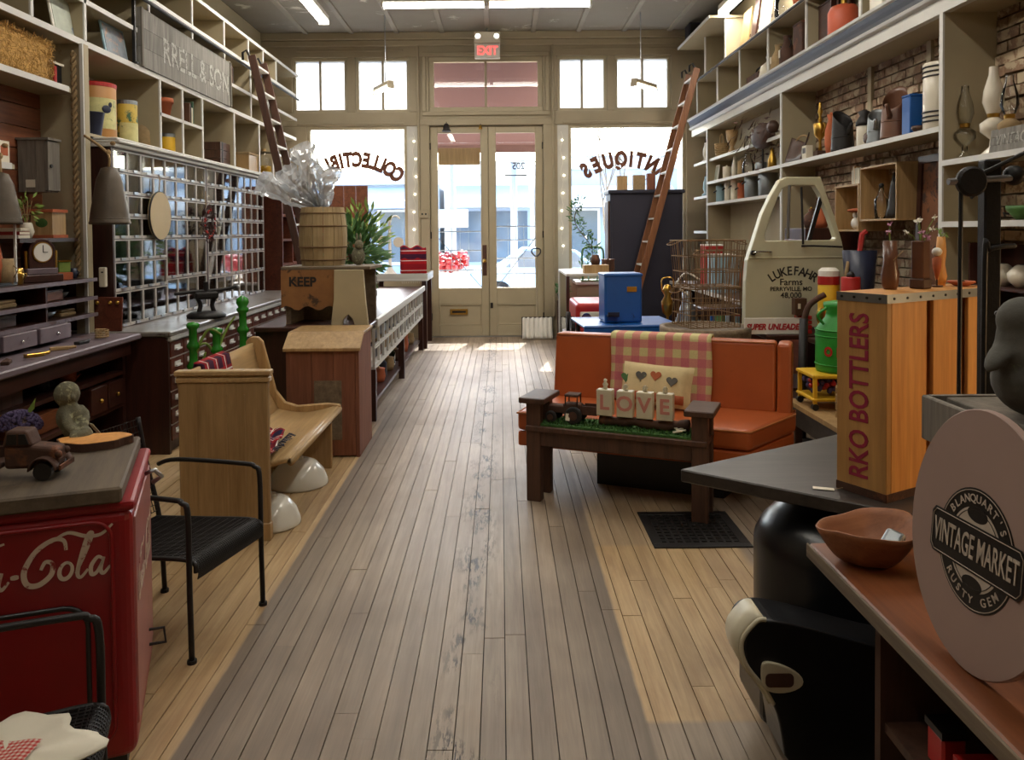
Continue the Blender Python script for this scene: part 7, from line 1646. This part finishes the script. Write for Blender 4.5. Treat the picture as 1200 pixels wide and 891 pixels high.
e = thing('basket_stand', 'dark low stand under the smaller wire basket', 'stand', (1.95, 7.0, 0)); B().bb(-.2,.2,-.2,.2,.80,.858).obj('top', M['mahog'], e, bev=.006)
for x in (-.16,.16):
    for y in (-.16,.16): B().bb(x-.02,x+.02,y-.02,y+.02,0,.80).obj('leg', M['mahog_z'], e)
boxy('white_tin', 'pale blue and white tin behind the wire baskets', 'tin', (2.42, 8.6, .861), (.25,.3,.4), M['ltblue'], M['whitep'])
boxy('red_tin', 'red and white tin box behind the wire baskets', 'tin', (2.42, 9.0, .861), (.2,.24,.5), M['red'], M['whitep'])
for k in range(3): boxy('can_case', ('blue striped can carton','green can carton','teal can carton')[k]+' on the low shelf behind the tub', 'carton', (2.45, 8.0+.42*k, .376), (.24,.3,.3), (M['ltblue'],M['leaf'],M['blue'])[k], M['red'])
# truck door table, door, sign
tt = thing('side_table', 'dark low table under the old truck door', 'table', (2.4, 6.3, 0)); B().bb(-.38,.55,-.35,.35,.70,.735).obj('top', M['mahog'], tt, bev=.006)
for x in (-.35,.48):
    for y in (-.3,.28): B().bb(x,x+.05,y,y+.05,0,.70).obj('leg', M['mahog_z'], tt)
B().bb(-.34,.5,-.3,.3,.3,.32).obj('shelf', M['mahog'], tt)
YD = 6.22
def tp(px, py): p = at(px, py, YD); return (p.x, p.z)
outer = [tp(*q) for q in ((873,384),(874,330),(876,306),(884,281),(893,252),(903,231),(914,212),(922,208),(962,208),(968,226),(979,257),(987,284),(990,300),(992,384))]
inner = [tp(*q) for q in ((897,283),(896,276),(903,255),(911,233),(917,222),(925,218),(955,218),(961,228),(972,255),(980,279),(978,282))]
def ring_prism(out, inn, y0, y1):        # plate with a window hole
    bm_ = bmesh.new(); vo = [bm_.verts.new((x,0,z)) for x, z in out]; vi = [bm_.verts.new((x,0,z)) for x, z in inn]
    eo = [bm_.edges.new((vo[i], vo[(i+1)%len(vo)])) for i in range(len(vo))]; ei = [bm_.edges.new((vi[i], vi[(i+1)%len(vi)])) for i in range(len(vi))]
    bmesh.ops.triangle_fill(bm_, edges=eo+ei, use_beauty=True)
    r = bmesh.ops.extrude_face_region(bm_, geom=bm_.faces[:]); bmesh.ops.translate(bm_, vec=(0,y1-y0,0), verts=[v for v in r['geom'] if isinstance(v, bmesh.types.BMVert)])
    bmesh.ops.recalc_face_normals(bm_, faces=bm_.faces[:]); me = bpy.data.meshes.new('door_skin'); bm_.to_mesh(me); bm_.free(); return me
cxd = 2.33; zbd = .736
me = ring_prism([(x-cxd, z-zbd) for x, z in outer], [(x-cxd, z-zbd) for x, z in inner], 0, .09); me.materials.append(M['milkdoor'])
td = thing('truck_door', 'old cream truck door with farm lettering standing on a low table', 'truck door', (cxd, YD, zbd + .004))
link('door_skin', me, td, bev=.008, seg=2)
def lp_(px, py): x, z = tp(px, py); return x-cxd, z-zbd
(a0, b0), (a1, b1) = lp_(877,303), lp_(991,303); B().bb(a0,a1,-.006,.0,b0-.006,b0+.006).obj('crease', M['milkdoor'], td, bev=.004)
(a0, b0), (a1, b1) = lp_(882,297), lp_(902,296); B().tube(crom([(a0,-.0,b0),(a0,-.03,b0),(a0+.05,-.035,b0+.01),(a1,-.03,b1),(a1,0,b1)],4), .009, 6).obj('door_handle', M['chrome'], td, True); B().cyl((a0,0,b0),(a0,-.025,b0),.02,n=12).obj('handle_button', M['iron'], td)
(a0, b0), (a1, b1) = lp_(950,283), lp_(965,230); B().beam((a0,.04,b0),(a1,.04,b1),.03,.025,(0,1,0)).obj('vent_bar', M['black'], td)
(a0, b0), (a1, b1) = lp_(922,281), lp_(924,218); B().cyl((a0,-.02,b0),(a1,-.02,b1),.012,n=8).obj('mirror_rod', M['steel'], td); (a0, b0), (a1, b1) = lp_(940,287), lp_(938,220); B().cyl((a0,-.02,b0),(a1,-.02,b1),.009,n=8).obj('mirror_rod', M['iron'], td)
(a0, b0), (a1, b1) = lp_(938,289), lp_(985,290); B().tube(crom([(a0,-.02,b0),(a0+.1,-.04,b0-.0),(a1,-.03,b1)],4), .008, 6).obj('mirror_arm', M['iron'], td)
cx_, cz_ = lp_(929,320)
for k, ch in enumerate('LUKEFAHR'):
    a = R(-34)+R(68)*k/7; rad = .30; me = text_mesh(ch, .098, .0008, .002, 'CENTER', .85); me.materials.append(M['darkt2']); link('letter', me, td, loc=(cx_+rad*math.sin(a), -.0015, cz_+rad*(math.cos(a)-1)+.01), rot=(R(90),a,0))
for s, py, size in (('Farms',331.5,.075), ('PERRYVILLE, MO',339.5,.046), ('48,000',347,.062)):
    x_, z_ = lp_(927, py); text(s, size, M['darkt2'], td, (x_, -.0015, z_), (R(90),0,0), bold=.0008)
su = thing('unleaded_sign', 'white sign reading super unleaded in red below the truck door', 'sign', (at(909,388,6.0).x, 6.0, .737), R(-2)); B().bb(-.235,.225,0,.02,0,.125).obj('board', M['whitep'], su, bev=.003); text('SUPER UNLEADED', .062, M['redt'], su, (-.005,-.0015,.055), (R(90),0,0), bold=.003, shear=.25, sx=.86)
e = thing('red_crate', 'small red stacked ribbed crate beside the unleaded sign', 'crate', (at(941,390,6.0).x+.02, 6.05, .737)); 
for k in range(4): B().bb(-.055,.055,-.04,.04,k*.036,k*.036+.03).obj('rib', M['red'], e, bev=.004)
e = thing('brown_case', 'small brown box with a tag on top of the red crate', 'box', (at(937,366,6.0).x, 6.02, .883)); B().bb(-.04,.05,-.04,.04,0,.13).obj('body', M['bench'], e, bev=.003); B().bb(-.02,.0,-.042,-.04,.05,.09).obj('tag', M['paper'], e)
# platform with milk can
pf = thing('pine_platform', 'low pale pine platform beside the orange sofa', 'platform', (2.0, 4.55, 0)); 
for k in range(5): B().bb(.12*k,.12*k+.118,0,.94,.32,.35).obj('board', M['pine'], pf)
for x in (.03,.52):
    for y in (.05,.86): B().bb(x,x+.05,y,y+.05,0,.32).obj('leg', M['bench'], pf)
B().bb(0,.6,.0,.02,.2,.32).obj('apron', M['darkt'], pf); B().bb(0,.02,.02,.94,.2,.32).obj('apron', M['darkt'], pf)
ys = thing('yellow_stool', 'small yellow metal cart on castors under the green milk can', 'cart', (2.23, 5.25, .351)); 
B().bb(-.2,.2,-.15,.15,.21,.235).obj('top', M['yellow'], ys, bev=.006); B().bb(-.2,.2,-.15,.15,.06,.08).obj('lower_tray', M['yellow'], ys, bev=.006)
for x in (-.19,.17):
    for y in (-.14,.12): B().bb(x,x+.022,y,y+.022,.04,.21).obj('leg', M['yellow'], ys); B().cyl((x+.01,y-.005,.022),(x+.01,y+.025,.022),.022,n=12).obj('castor', M['black'], ys)
B().bb(-.02,.2,-.155,-.15,.09,.21).obj('front_panel', M['yellow'], ys)
mc = thing('milk_can', 'bright green milk can with red lettering on the yellow cart', 'milk can', (2.27, 5.25, .588)); B().lathe([(.15,0),(.155,.02),(.155,.26),(.15,.29),(.095,.36),(.085,.40),(.105,.43),(.105,.46),(.06,.47),(0,.47)], n=32).obj('body', M['greencan'], mc, True)
for z in (.05,.24,.28): B().tube([(.156*math.cos(R(a)),.156*math.sin(R(a)),z) for a in range(0,360,10)], .005, 5, True).obj('rib', M['greencan'], mc, True)
for s in (-1,1): B().tube(crom([(s*.13,-.05,.32),(s*.17,-.05,.38),(s*.11,-.05,.43)],4), .009, 6).obj('handle', M['greencan'], mc, True)
for k, ch in enumerate('OLAR'):
    a = R(-90)+R(25)*(k-2.0); me = text_mesh(ch, .085, .001, .004, 'CENTER', .8); me.materials.append(M['red']); link('letter', me, mc, loc=(.1575*math.cos(a), .1575*math.sin(a), .14), rot=(R(90),0,a+R(90)))
B().bb(-.018,.018,-.002,0,0,.06).obj('price_tag', M['paper'], mc, loc=(-.06,-.16,.21))
e = thing('flower_bunch', 'bunch of purple and red flowers on the yellow cart', 'flowers', (2.12, 5.22, .433)); b = B(); q = random.Random(8)
for k in range(40): b.ball((q.uniform(-.08,.14),q.uniform(-.07,.07),.03+q.uniform(0,.09)), .02, 6, 5)
b.obj('blossoms', M['purple'], e); b = B()
for k in range(14): b.ball((q.uniform(-.08,.14),q.uniform(-.08,.0),.04+q.uniform(0,.08)), .018, 6, 5)
b.obj('red_blossoms', M['red'], e)
e = thing('slat_crate', 'tiny yellow slat crate leaning on the platform', 'crate', (2.17, 4.93, .352), R(-25)); 
for k in range(4): B().bb(-.06,.06,-.05,.05,.005+k*.05,.04+k*.05).obj('slat', M['pine'], e)
pot_of('siphon', 'dark bottle with silver cap and white tag on the platform', 'bottle', (2.14, 4.72, .351), [(.055,0),(.055,.16),(.04,.2),(.04,.36),(.045,.38),(.03,.42),(0,.43)], M['navy'], [(-.045,-.02,.1),(-.07,-.04,.13),(-.04,-.02,.17)], None, 18, knob(.43, M['chrome'], .03))
# tools and cans between door and crate
pot_of('oil_tin', 'tall yellow oil tin with red and white top', 'oil tin', (2.39, 5.72, .737), cyl_p(.075,.40), M['yellow'], None, None, 20, lambda e: (B().lathe([(.076,.40),(.076,.46),(.0,.46)], n=20).obj('red_band', M['red'], e), B().lathe([(.072,.46),(.072,.5),(.05,.52),(0,.52)], n=20).obj('white_top', M['whitep'], e)))
tt2 = thing('small_stand', 'small dark stand under the yellow oil tin', 'stand', (2.39, 5.72, 0)); B().bb(-.11,.11,-.11,.11,.70,.736).obj('top', M['mahog'], tt2, bev=.005); B().bb(-.04,.04,-.04,.04,.03,.70).obj('post', M['mahog_z'], tt2); B().bb(-.1,.1,-.1,.1,0,.03).obj('base', M['mahog'], tt2, bev=.006)
e = thing('pump_handle', 'tall rusty iron pump standing between the truck door and the milk can', 'pump', (2.15, 5.62, 0)); B().cyl((0,0,0),(.02,0,.9),.035,.03,n=12).obj('barrel', M['iron'], e, True); B().lathe([(.1,0),(.1,.02),(.04,.04),(0,.04)], n=18).obj('base', M['iron'], e); B().tube(crom([(.02,0,.88),(.05,0,.98),(.1,0,1.03),(.17,0,1.07)],5), .022, 8).obj('arm', M['rust'], e, True); B().ball((.13,-.03,.92),(.035,.02,.06)).obj('gauge', M['brass'], e, True)
e = thing('cloth_bag', 'dark gray cloth bag with strap standing behind the milk can', 'bag', (2.66, 5.82, 0)); B().lathe([(.11,0),(.13,.1),(.12,.6),(.1,1.1),(.12,1.38),(0,1.36)], n=16).obj('bag', M['navy'], e, True); B().tube(crom([(-.1,-.04,.4),(-.16,-.05,.9),(-.1,-.04,1.3)],5), .014, 6).obj('strap', M['burlap'], e, True); B().tube([(.0,0,1.36),(.02,0,1.5),(.05,0,1.52)], .02, 6).obj('club', M['red'], e)
pot_of('red_fuel_can', 'red fuel can behind the dark cloth bag', 'fuel can', (2.47, 5.54, 0), cyl_p(.065,1.2), M['red'], None, None, 20, knob(1.21, M['iron'], .03))
# ------------------------------------------------------------------ foreground things
# on the cooler lid (lid top z = .83)
ZL = .831
tk = thing('toy_truck', 'rusty pressed steel toy pickup truck on the cooler lid', 'toy truck', onz(40, 566, ZL) + Vector((-.045, .06, 0)), R(6))
hood = [(-.16,.03),(.075,.03),(.082,.05),(.08,.088),(.02,.098),(.012,.135),(-.055,.14),(-.06,.10),(-.16,.085)]
B().prism([(-.06,.03),(.085,.03),(.092,.055),(.088,.09),(.028,.098),(-.0,.10),(-.06,.10)], -.033, .033, PXZ).obj('hood', M['rust'], tk, bev=.012, seg=3)
B().prism([(-.065,.095),(.022,.095),(.005,.142),(-.052,.145)], -.034, .034, PXZ).obj('cab', M['rust'], tk, bev=.01, seg=3)
B().prism([(-.05,.104),(-.022,.104),(-.022,.134),(-.046,.134)], -.0365, .0365, PXZ).prism([(-.015,.104),(.012,.104),(.002,.134),(-.015,.134)], -.0365, .0365, PXZ).obj('window_opening', M['black'], tk)
B().bb(-.19,-.065,-.04,.04,.035,.05).bb(-.19,-.065,-.042,-.036,.05,.085).bb(-.19,-.065,.036,.042,.05,.085).bb(-.192,-.186,-.042,.042,.05,.085).obj('bed', M['rust'], tk, bev=.003)
for x in (.055,-.135):
    for s in (-1,1):
        B().cyl((x,s*.034,.026),(x,s*.052,.026),.026,n=16).obj('wheel', M['black'], tk); B().grid(lambda u, v: (x+.037*math.cos(math.pi*u), s*(.028+.03*v), .03+.037*math.sin(math.pi*u)), 10, 3).obj('fender', M['rust'], tk, True, solid=.004)
for s in (-1,1): B().ball((.09,s*.026,.07),.011,8,6).obj('headlamp', M['rust'], tk, True)
B().bb(.098,.104,-.045,.045,.028,.042).obj('bumper', M['rust'], tk)
sl = thing('wood_slice', 'live edge wood slice with bark on the cooler lid', 'wood slice', onz(104, 527, ZL)+Vector((-.005,.045,0)), R(15))
def wob(a, r): return r*(1+.07*math.sin(3*a)+.04*math.sin(7*a+1))
pts = [(wob(a,.085)*1.35*math.cos(a), wob(a,.085)*.85*math.sin(a)) for a in [2*math.pi*k/36 for k in range(36)]]
B().prism(pts, .0, .026).obj('bark', M['rust'], sl); B().prism([(x*.96, y*.96) for x, y in pts], .026, .0275).obj('cut_face', M['pine_lt'], sl)
fg = thing('stone_child', 'lichen covered stone figure of a reclining child on the cooler lid', 'statue', onz(72, 522, ZL)+Vector((-.02,.09,0)), R(-20))
sm = B(); sm.ball((-.01,0,.155),(.042,.042,.045),16,12); sm.ball((0,0,.075),(.045,.042,.055),14,10); sm.tube(crom([(-.02,0,.105),(.02,-.03,.085),(.045,-.045,.055),(.075,-.04,.035)],5), [.019]*5+[.017]*5+[.015]*5+[.013], 9); sm.tube(crom([(.01,.03,.1),(.05,.02,.075),(.08,-.02,.045)],5), [.018]*5+[.015]*5+[.013], 9); sm.tube(crom([(0,0,.035),(.06,-.01,.03),(.10,-.03,.025),(.07,-.06,.02)],5), [.032]*5+[.027]*5+[.022]*5+[.018], 10)
sm.ball((-.045,-.005,.15),(.008,.012,.014),8,6); sm.ball((.03,-.012,.148),(.01,.01,.01),8,6)
o = sm.obj('body', M['stone'], fg, True)
md = o.modifiers.new('remesh', 'REMESH'); md.mode = 'VOXEL'; md.voxel_size = .005; md.use_smooth_shade = True
ft = thing('gift_tag', 'white gift tag with dark print leaning on the stone figure', 'tag', onz(112, 512, ZL)+Vector((.0,.0,.026)), R(-15), None, (R(-55),0,R(-35))); B().bb(-.016,.016,-.03,.03,0,.0015).obj('card', M['paper'], ft); B().bb(-.006,.006,-.014,.014,.0015,.002).obj('print', M['darkt2'], ft); B().tube(crom([(0,.03,.001),(-.02,.055,.012),(-.05,.05,.01)],4), .0015, 5).obj('string', M['jute'], ft)
pf_ = thing('lavender_bunch', 'bunch of dusky purple flowers with one leaf on the cooler lid', 'flowers', onz(14, 520, ZL)+Vector((-.03,.09,0)), 0); b = B(); q = random.Random(2)
for k in range(420):
    d = Vector((q.gauss(0,1),q.gauss(0,1),abs(q.gauss(0,1)))).normalized(); p = Vector((d.x*.075,d.y*.06,.03+d.z*.06))*1.0; b.ball(p, q.uniform(.004,.008), 5, 4)
b.obj('blossoms', M['purple'], pf_); B().lathe([(.03,0),(.05,.03),(.045,.06),(0,.06)], n=14).obj('pot', M['bench'], pf_, True); B().add([(.03,0,.07),(.055,.0,.1),(.06,0,.135),(.035,0,.1)], [(0,1,2,3)]).obj('leaf', M['leafy'], pf_, solid=.002)
# vases on the bottling crate
def oncr(x, y): a = math.atan2(.49,.87); return Vector((1.10+x*math.cos(a)-y*math.sin(a), 2.235+x*math.sin(a)+y*math.cos(a), 1.352))
def flowers(e, z, mat, n, sp, seed, h=.07):
    q = random.Random(seed); b = B(); s = B()
    for k in range(n):
        p = Vector((q.uniform(-sp,sp), q.uniform(-sp,sp)*.5, z+h+q.uniform(-.02,.03))); s.tube([(0,0,z-.03), p*.5+Vector((0,0,z*.5)), p], .0013, 4)
        for j in range(8):
            d = Vector((q.gauss(0,1),q.gauss(0,1),q.gauss(0,1))).normalized()*.013; t = d.orthogonal().normalized()*.005; b.add([p,p+d*.5+t,p+d,p+d*.5-t],[(0,1,2,3)])
    b.obj('petals', mat, e); s.obj('stems', M['leafy'], e)
e = thing('brown_vase', 'tall brown bottle vase with one pink flower on the bottling crate', 'vase', oncr(.19,.12)); B().lathe([(.018,0),(.024,.012),(.026,.045),(.02,.08),(.02,.15),(.0,.15)], n=16).obj('vase', M['brownjug'] if 'brownjug' in M else M['rust'], e, True); flowers(e, .15, M['pink'], 2, .01, 3, .03); B().tube([(-.0,-.02,.09),(.03,-.022,.12)], .0012, 4).obj('twig', M['jute'], e)
e = thing('square_vase', 'square amber glass vase with pale flowers on the bottling crate', 'vase', oncr(.29,.085), R(30)); B().bb(-.02,.02,-.02,.02,.03,.15).obj('vase', M['brownjug'] if 'brownjug' in M else M['rust'], e, bev=.004); B().bb(-.024,.024,-.024,.024,0,.032).obj('foot', M['bench'], e, bev=.004); flowers(e, .15, M['paper'], 5, .05, 5, .045); flowers(e, .15, M['pink'], 3, .06, 6, .02)
e = thing('carrot_ornament', 'hanging orange carrot ornament with white rabbit head beside the vases', 'ornament', oncr(.40,.10)); B().lathe([(.002,.02),(.012,.06),(.014,.09),(0,.1)], n=10).obj('carrot', M['terra'], e, True); B().ball((0,0,.112),(.016,.014,.014)).obj('rabbit_head', M['whitep'], e, True); B().cyl((0,0,0),(0,0,.03),.003,n=6).obj('peg', M['bench'], e); B().cyl((0,0,0),(0,0,.004),.018,n=14).obj('base', M['bench'], e)
e = thing('red_dish', 'flat red brown dish on the bottling crate', 'dish', oncr(.50,.08)); B().lathe([(.02,0),(.042,.012),(.04,.016),(0,.01)], n=20).obj('dish', M['terra'], e, True); B().ball((.0,0,.014),(.012,.01,.006)).obj('stone', M['bench'], e, True)
e = thing('tan_vase', 'slim tan turned vase beside the red dish', 'vase', oncr(.455,.12)); B().lathe([(.012,0),(.018,.03),(.012,.07),(.016,.11),(.012,.16),(0,.16)], n=14).obj('vase', M['pine_lt'], e, True); flowers(e, .16, M['leafy'], 3, .03, 9, .02)
# cabinet beyond: little wall shelf with white vases
e = thing('wall_rack', 'small dark wall rack with white vases below the near shelf', 'rack', (2.98, 4.15, 1.02)); B().bb(-.13,.08,0,.62,.16,.178).bb(-.13,.08,0,.62,0,.018).obj('shelf', M['mahog'], e); B().bb(.06,.08,0,.62,.018,.16).bb(.06,.08,0,.62,.178,.42).obj('back', M['mahog_z'], e); B().bb(-.13,.08,-.015,0,0,.43).bb(-.13,.08,.62,.635,0,.43).obj('side', M['mahog_z'], e)
for k in range(2): pot_of('white_vase', ('round white vase with spots','second round white vase with a chip')[k]+' on the dark wall rack', 'vase', (2.93, 4.58-.17*k, 1.199), [(.03,0),(.07,.04),(.075,.08),(.04,.12),(.025,.13),(0,.12)], M['milkg'], None, None, 18, knob(.12, M['iron'], .016))
# orange cabinet top
bw_ = thing('wooden_bowl', 'rough hewn wooden bowl on the orange cabinet', 'bowl', (.872, 1.845, .751), R(20))
def bowl(u, v):
    a = 2*math.pi*u; k = 1+.06*math.sin(3*a)+.03*math.sin(7*a)
    if v < .5: t = v/.5; r, z = .045+.075*t**.7, .0+.095*t**1.3
    else: t = (v-.5)/.5; r, z = .115*(1-t)**.8+.003, .095-.075*math.sin(t*1.57)
    return (r*k*1.12*math.cos(a), r*k*.82*math.sin(a), max(.0, z*(1+.07*math.sin(2*a+.6))))
B().grid(bowl, 40, 18, True).obj('bowl', M['bowlw'] if 'bowlw' in M else M['orangew'], bw_, True)
B().cyl((0,0,0),(0,0,.004),.045,n=20).obj('foot', M['rust'], bw_)
e = thing('glass_stone', 'engraved gray glass block lying in the wooden bowl', 'glass block', (.905, 1.81, .80), R(40), None, (R(12),R(-28),R(40))); B().bb(-.03,.03,-.022,.022,0,.028).obj('block', M['galv'], e, bev=.01, seg=3); text('JE', .026, M['whitep'], e, (0,-.0228,.014), (R(90),0,0))
e = thing('wood_chip', 'pale wood offcut lying in the wooden bowl', 'wood chip', (.865, 1.795, .80), R(10)); B().prism([(-.03,-.008),(.0,-.014),(.03,-.006),(.022,.01),(-.02,.012)], 0, .007).obj('chip', M['pine_lt'], e); B().bb(-.01,.01,-.003,.003,.007,.009).obj('splinter', M['pine'], e)
# gray crate
gc2 = thing('gray_crate', 'weathered gray slatted crate on the orange cabinet', 'crate', (.955, 1.28, .751)); cw_, cd_, ch_ = .36, .50, .41
for z0, z1 in ((.0,.11),(.14,.25),(.31,.41)):
    B().bb(0,.016,0,cd_,z0,z1).obj('slat', M['grayw'], gc2, bev=.003); B().bb(cw_-.016,cw_,0,cd_,z0,z1).obj('slat', M['grayw'], gc2); B().bb(.016,cw_-.016,cd_-.016,cd_,z0,z1).obj('slat', M['grayw'], gc2); B().bb(.016,cw_-.016,0,.016,z0,z1).obj('slat', M['grayw'], gc2)
B().bb(.04,cw_-.0,.016,cd_-.03,ch_-.016,ch_).obj('top_board', M['grayw'], gc2, bev=.002); B().bb(.016,cw_-.016,.016,cd_-.016,0,.012).obj('bottom', M['grayw'], gc2)
for x in (.016,cw_-.04):
    for y in (.016,cd_-.04): B().bb(x,x+.024,y,y+.024,.012,ch_-.017).obj('corner_post', M['grayw'], gc2)
# cement duck
dk_ = thing('cement_duck', 'gray cement duck with lowered bill on the gray crate', 'garden statue', (1.075, 1.55, 1.163), R(12))
b = B(); b.ball((0,0,.078),(.105,.075,.08),20,14); b.ball((.06,0,.10),(.08,.06,.05),16,10); b.tube(crom([(-.05,0,.10),(-.055,0,.15),(-.045,0,.19)],5), [.05]*5+[.045]*5+[.042], 14); b.ball((-.05,0,.195),(.052,.042,.046),18,12); b.ball((-.105,0,.135),(.05,.026,.014),14,8, Matrix.Translation((-.1,0,.14)) @ Matrix.Rotation(R(-48),4,'Y') @ Matrix.Translation((.1,0,-.14)))
o = b.obj('body', M['cement'], dk_, True); md = o.modifiers.new('remesh', 'REMESH'); md.mode = 'VOXEL'; md.voxel_size = .006; md.use_smooth_shade = True
for s in (-1,1): B().ball((-.075,s*.035,.205),.006,8,6).obj('eye', M['black'], dk_, True)
# oval sign
a0 = math.atan2(-.997,.085)
os_ = thing('oval_sign', 'large mauve oval board sign lettered vintage market', 'sign', onz(1132, 786, .7515)+Vector((.012,.0,0)), 0, None, Euler((R(-5),0,a0)).copy()); Wo, Ho = .37, .465
ovl = [(Wo/2*math.cos(t), Ho/2+Ho/2*math.sin(t)) for t in [2*math.pi*k/64 for k in range(64)]]
B().prism(ovl, 0, .016, PXZ).obj('board', M['mauve'], os_, bev=.002)
def ell(rx, rz, cz, n=48): return [(rx*math.cos(2*math.pi*k/n), cz+rz*math.sin(2*math.pi*k/n)) for k in range(n)]
EX = .012; cz = Ho*.465; F0 = .0162
ink = M['black']; lt = M['signlt'] if 'signlt' in M else M['mauve']
tl_ = R(0)
B().prism(ell(.098,.108,cz), F0, F0+.0006, PXZ).obj('emblem_disc', ink, os_)
B().tube([(x,-F0-.0008,z) for x, z in ell(.094,.104,cz)], .0009, 4, True).obj('emblem_ring', lt, os_)
B().prism(ell(.066,.074,cz), F0+.0006, F0+.0010, PXZ).obj('emblem_inner', lt, os_); B().tube([(x,-F0-.001,z) for x, z in ell(.061,.069,cz)], .0009, 4, True).obj('emblem_ring', ink, os_)
for s in (-1,1): B().prism([(.026*math.cos(t), cz+s*.062+.014*math.sin(t)) for t in [2*math.pi*k/20 for k in range(20)]], F0+.001, F0+.0014, PXZ).obj('emblem_ornament', ink, os_)
ban = [(x*.88, z*.92) for x, z in [(-.135,-.034),(-.125,-.046),(.125,-.046),(.135,-.034),(.135,.034),(.125,.046),(-.125,.046),(-.135,.034)]]
B().prism([(x, cz+z) for x, z in ban], F0+.0014, F0+.0024, PXZ).obj('banner', ink, os_); B().tube([(x*.965,-F0-.0026,cz+z*.9) for x, z in ban], .0009, 4, True).obj('banner_line', lt, os_)
text('VINTAGE MARKET', .060, lt, os_, (0,-F0-.0028,cz), (R(90),0,0), 'banner_lettering', sx=.44, bold=.0006)
def arc_text(s, rx, rz, a0, a1, size, up):
    n = len(s)
    for k, ch in enumerate(s):
        if ch == ' ': continue
        t = a0+(a1-a0)*k/(n-1); me = text_mesh(ch, size, .0004, .0002); me.materials.append(lt)
        rot = (math.pi/2 - t) if up else -(t+math.pi/2)
        link('letter', me, os_, loc=(rx*math.cos(t), -F0-.0012, cz+rz*math.sin(t)), rot=(R(90), rot, 0))
arc_text("BLANQUART'S", .080, .089, R(143), R(37), .020, True)
arc_text('RUSTY GEM', .080, .089, R(222), R(318), .020, False)
# iron stand
ir = thing('iron_stand', 'tall black iron stand with wheel and rods behind the gray crate', 'iron stand', (1.16, 1.865, .751)); 
B().lathe([(.06,0),(.06,.012),(.02,.03),(0,.03)], n=18).obj('base', M['iron'], ir); B().bb(-.02,.02,-.016,.016,.02,.95).obj('post', M['iron'], ir, bev=.004)
zq = lambda py, Y=1.865: at(1185, py, Y).z - .751; xq = lambda px, Y=1.865: at(px, 300, Y).x - 1.16
B().cyl((xq(1131),-.032,zq(213)),(xq(1131),-.012,zq(213)),.036,.036,28).obj('wheel', M['iron'], ir, bev=.006); B().cyl((xq(1105),-.02,zq(213)),(xq(1195),-.02,zq(208)),.008,n=10).obj('axle', M['steel'], ir)
B().ball((xq(1184),-.01,zq(206)),.024,12,8).obj('joint', M['iron'], ir, True); B().cyl((xq(1135),-.02,zq(208)),(xq(1225),-.02,zq(165)),.005,n=8).obj('lever', M['iron'], ir)
B().cyl((xq(1120),-.02,zq(210)),(xq(1118),-.02,.03),.005,n=8).obj('rod', M['iron'], ir); B().tube(crom([(xq(1147),-.02,.03),(xq(1148),-.02,zq(310)),(xq(1153),-.02,zq(293)),(xq(1165),-.02,zq(289)),(xq(1186),-.01,zq(288))],5), .006, 8).obj('bent_rod', M['iron'], ir, True)
B().bb(xq(1112),.03,-.03,.0,0,.03).obj('foot_bar', M['iron'], ir)
# red boxes under the orange cabinet
boxy('red_box', 'small red box on the shelf inside the orange cabinet', 'box', (.915, 1.60, .423), (.05,.06,.075), M['red'], M['black'])
boxy('black_box', 'black and red carton beside the small red box', 'box', (.925, 1.48, .423), (.07,.09,.06), M['black'], M['red'])
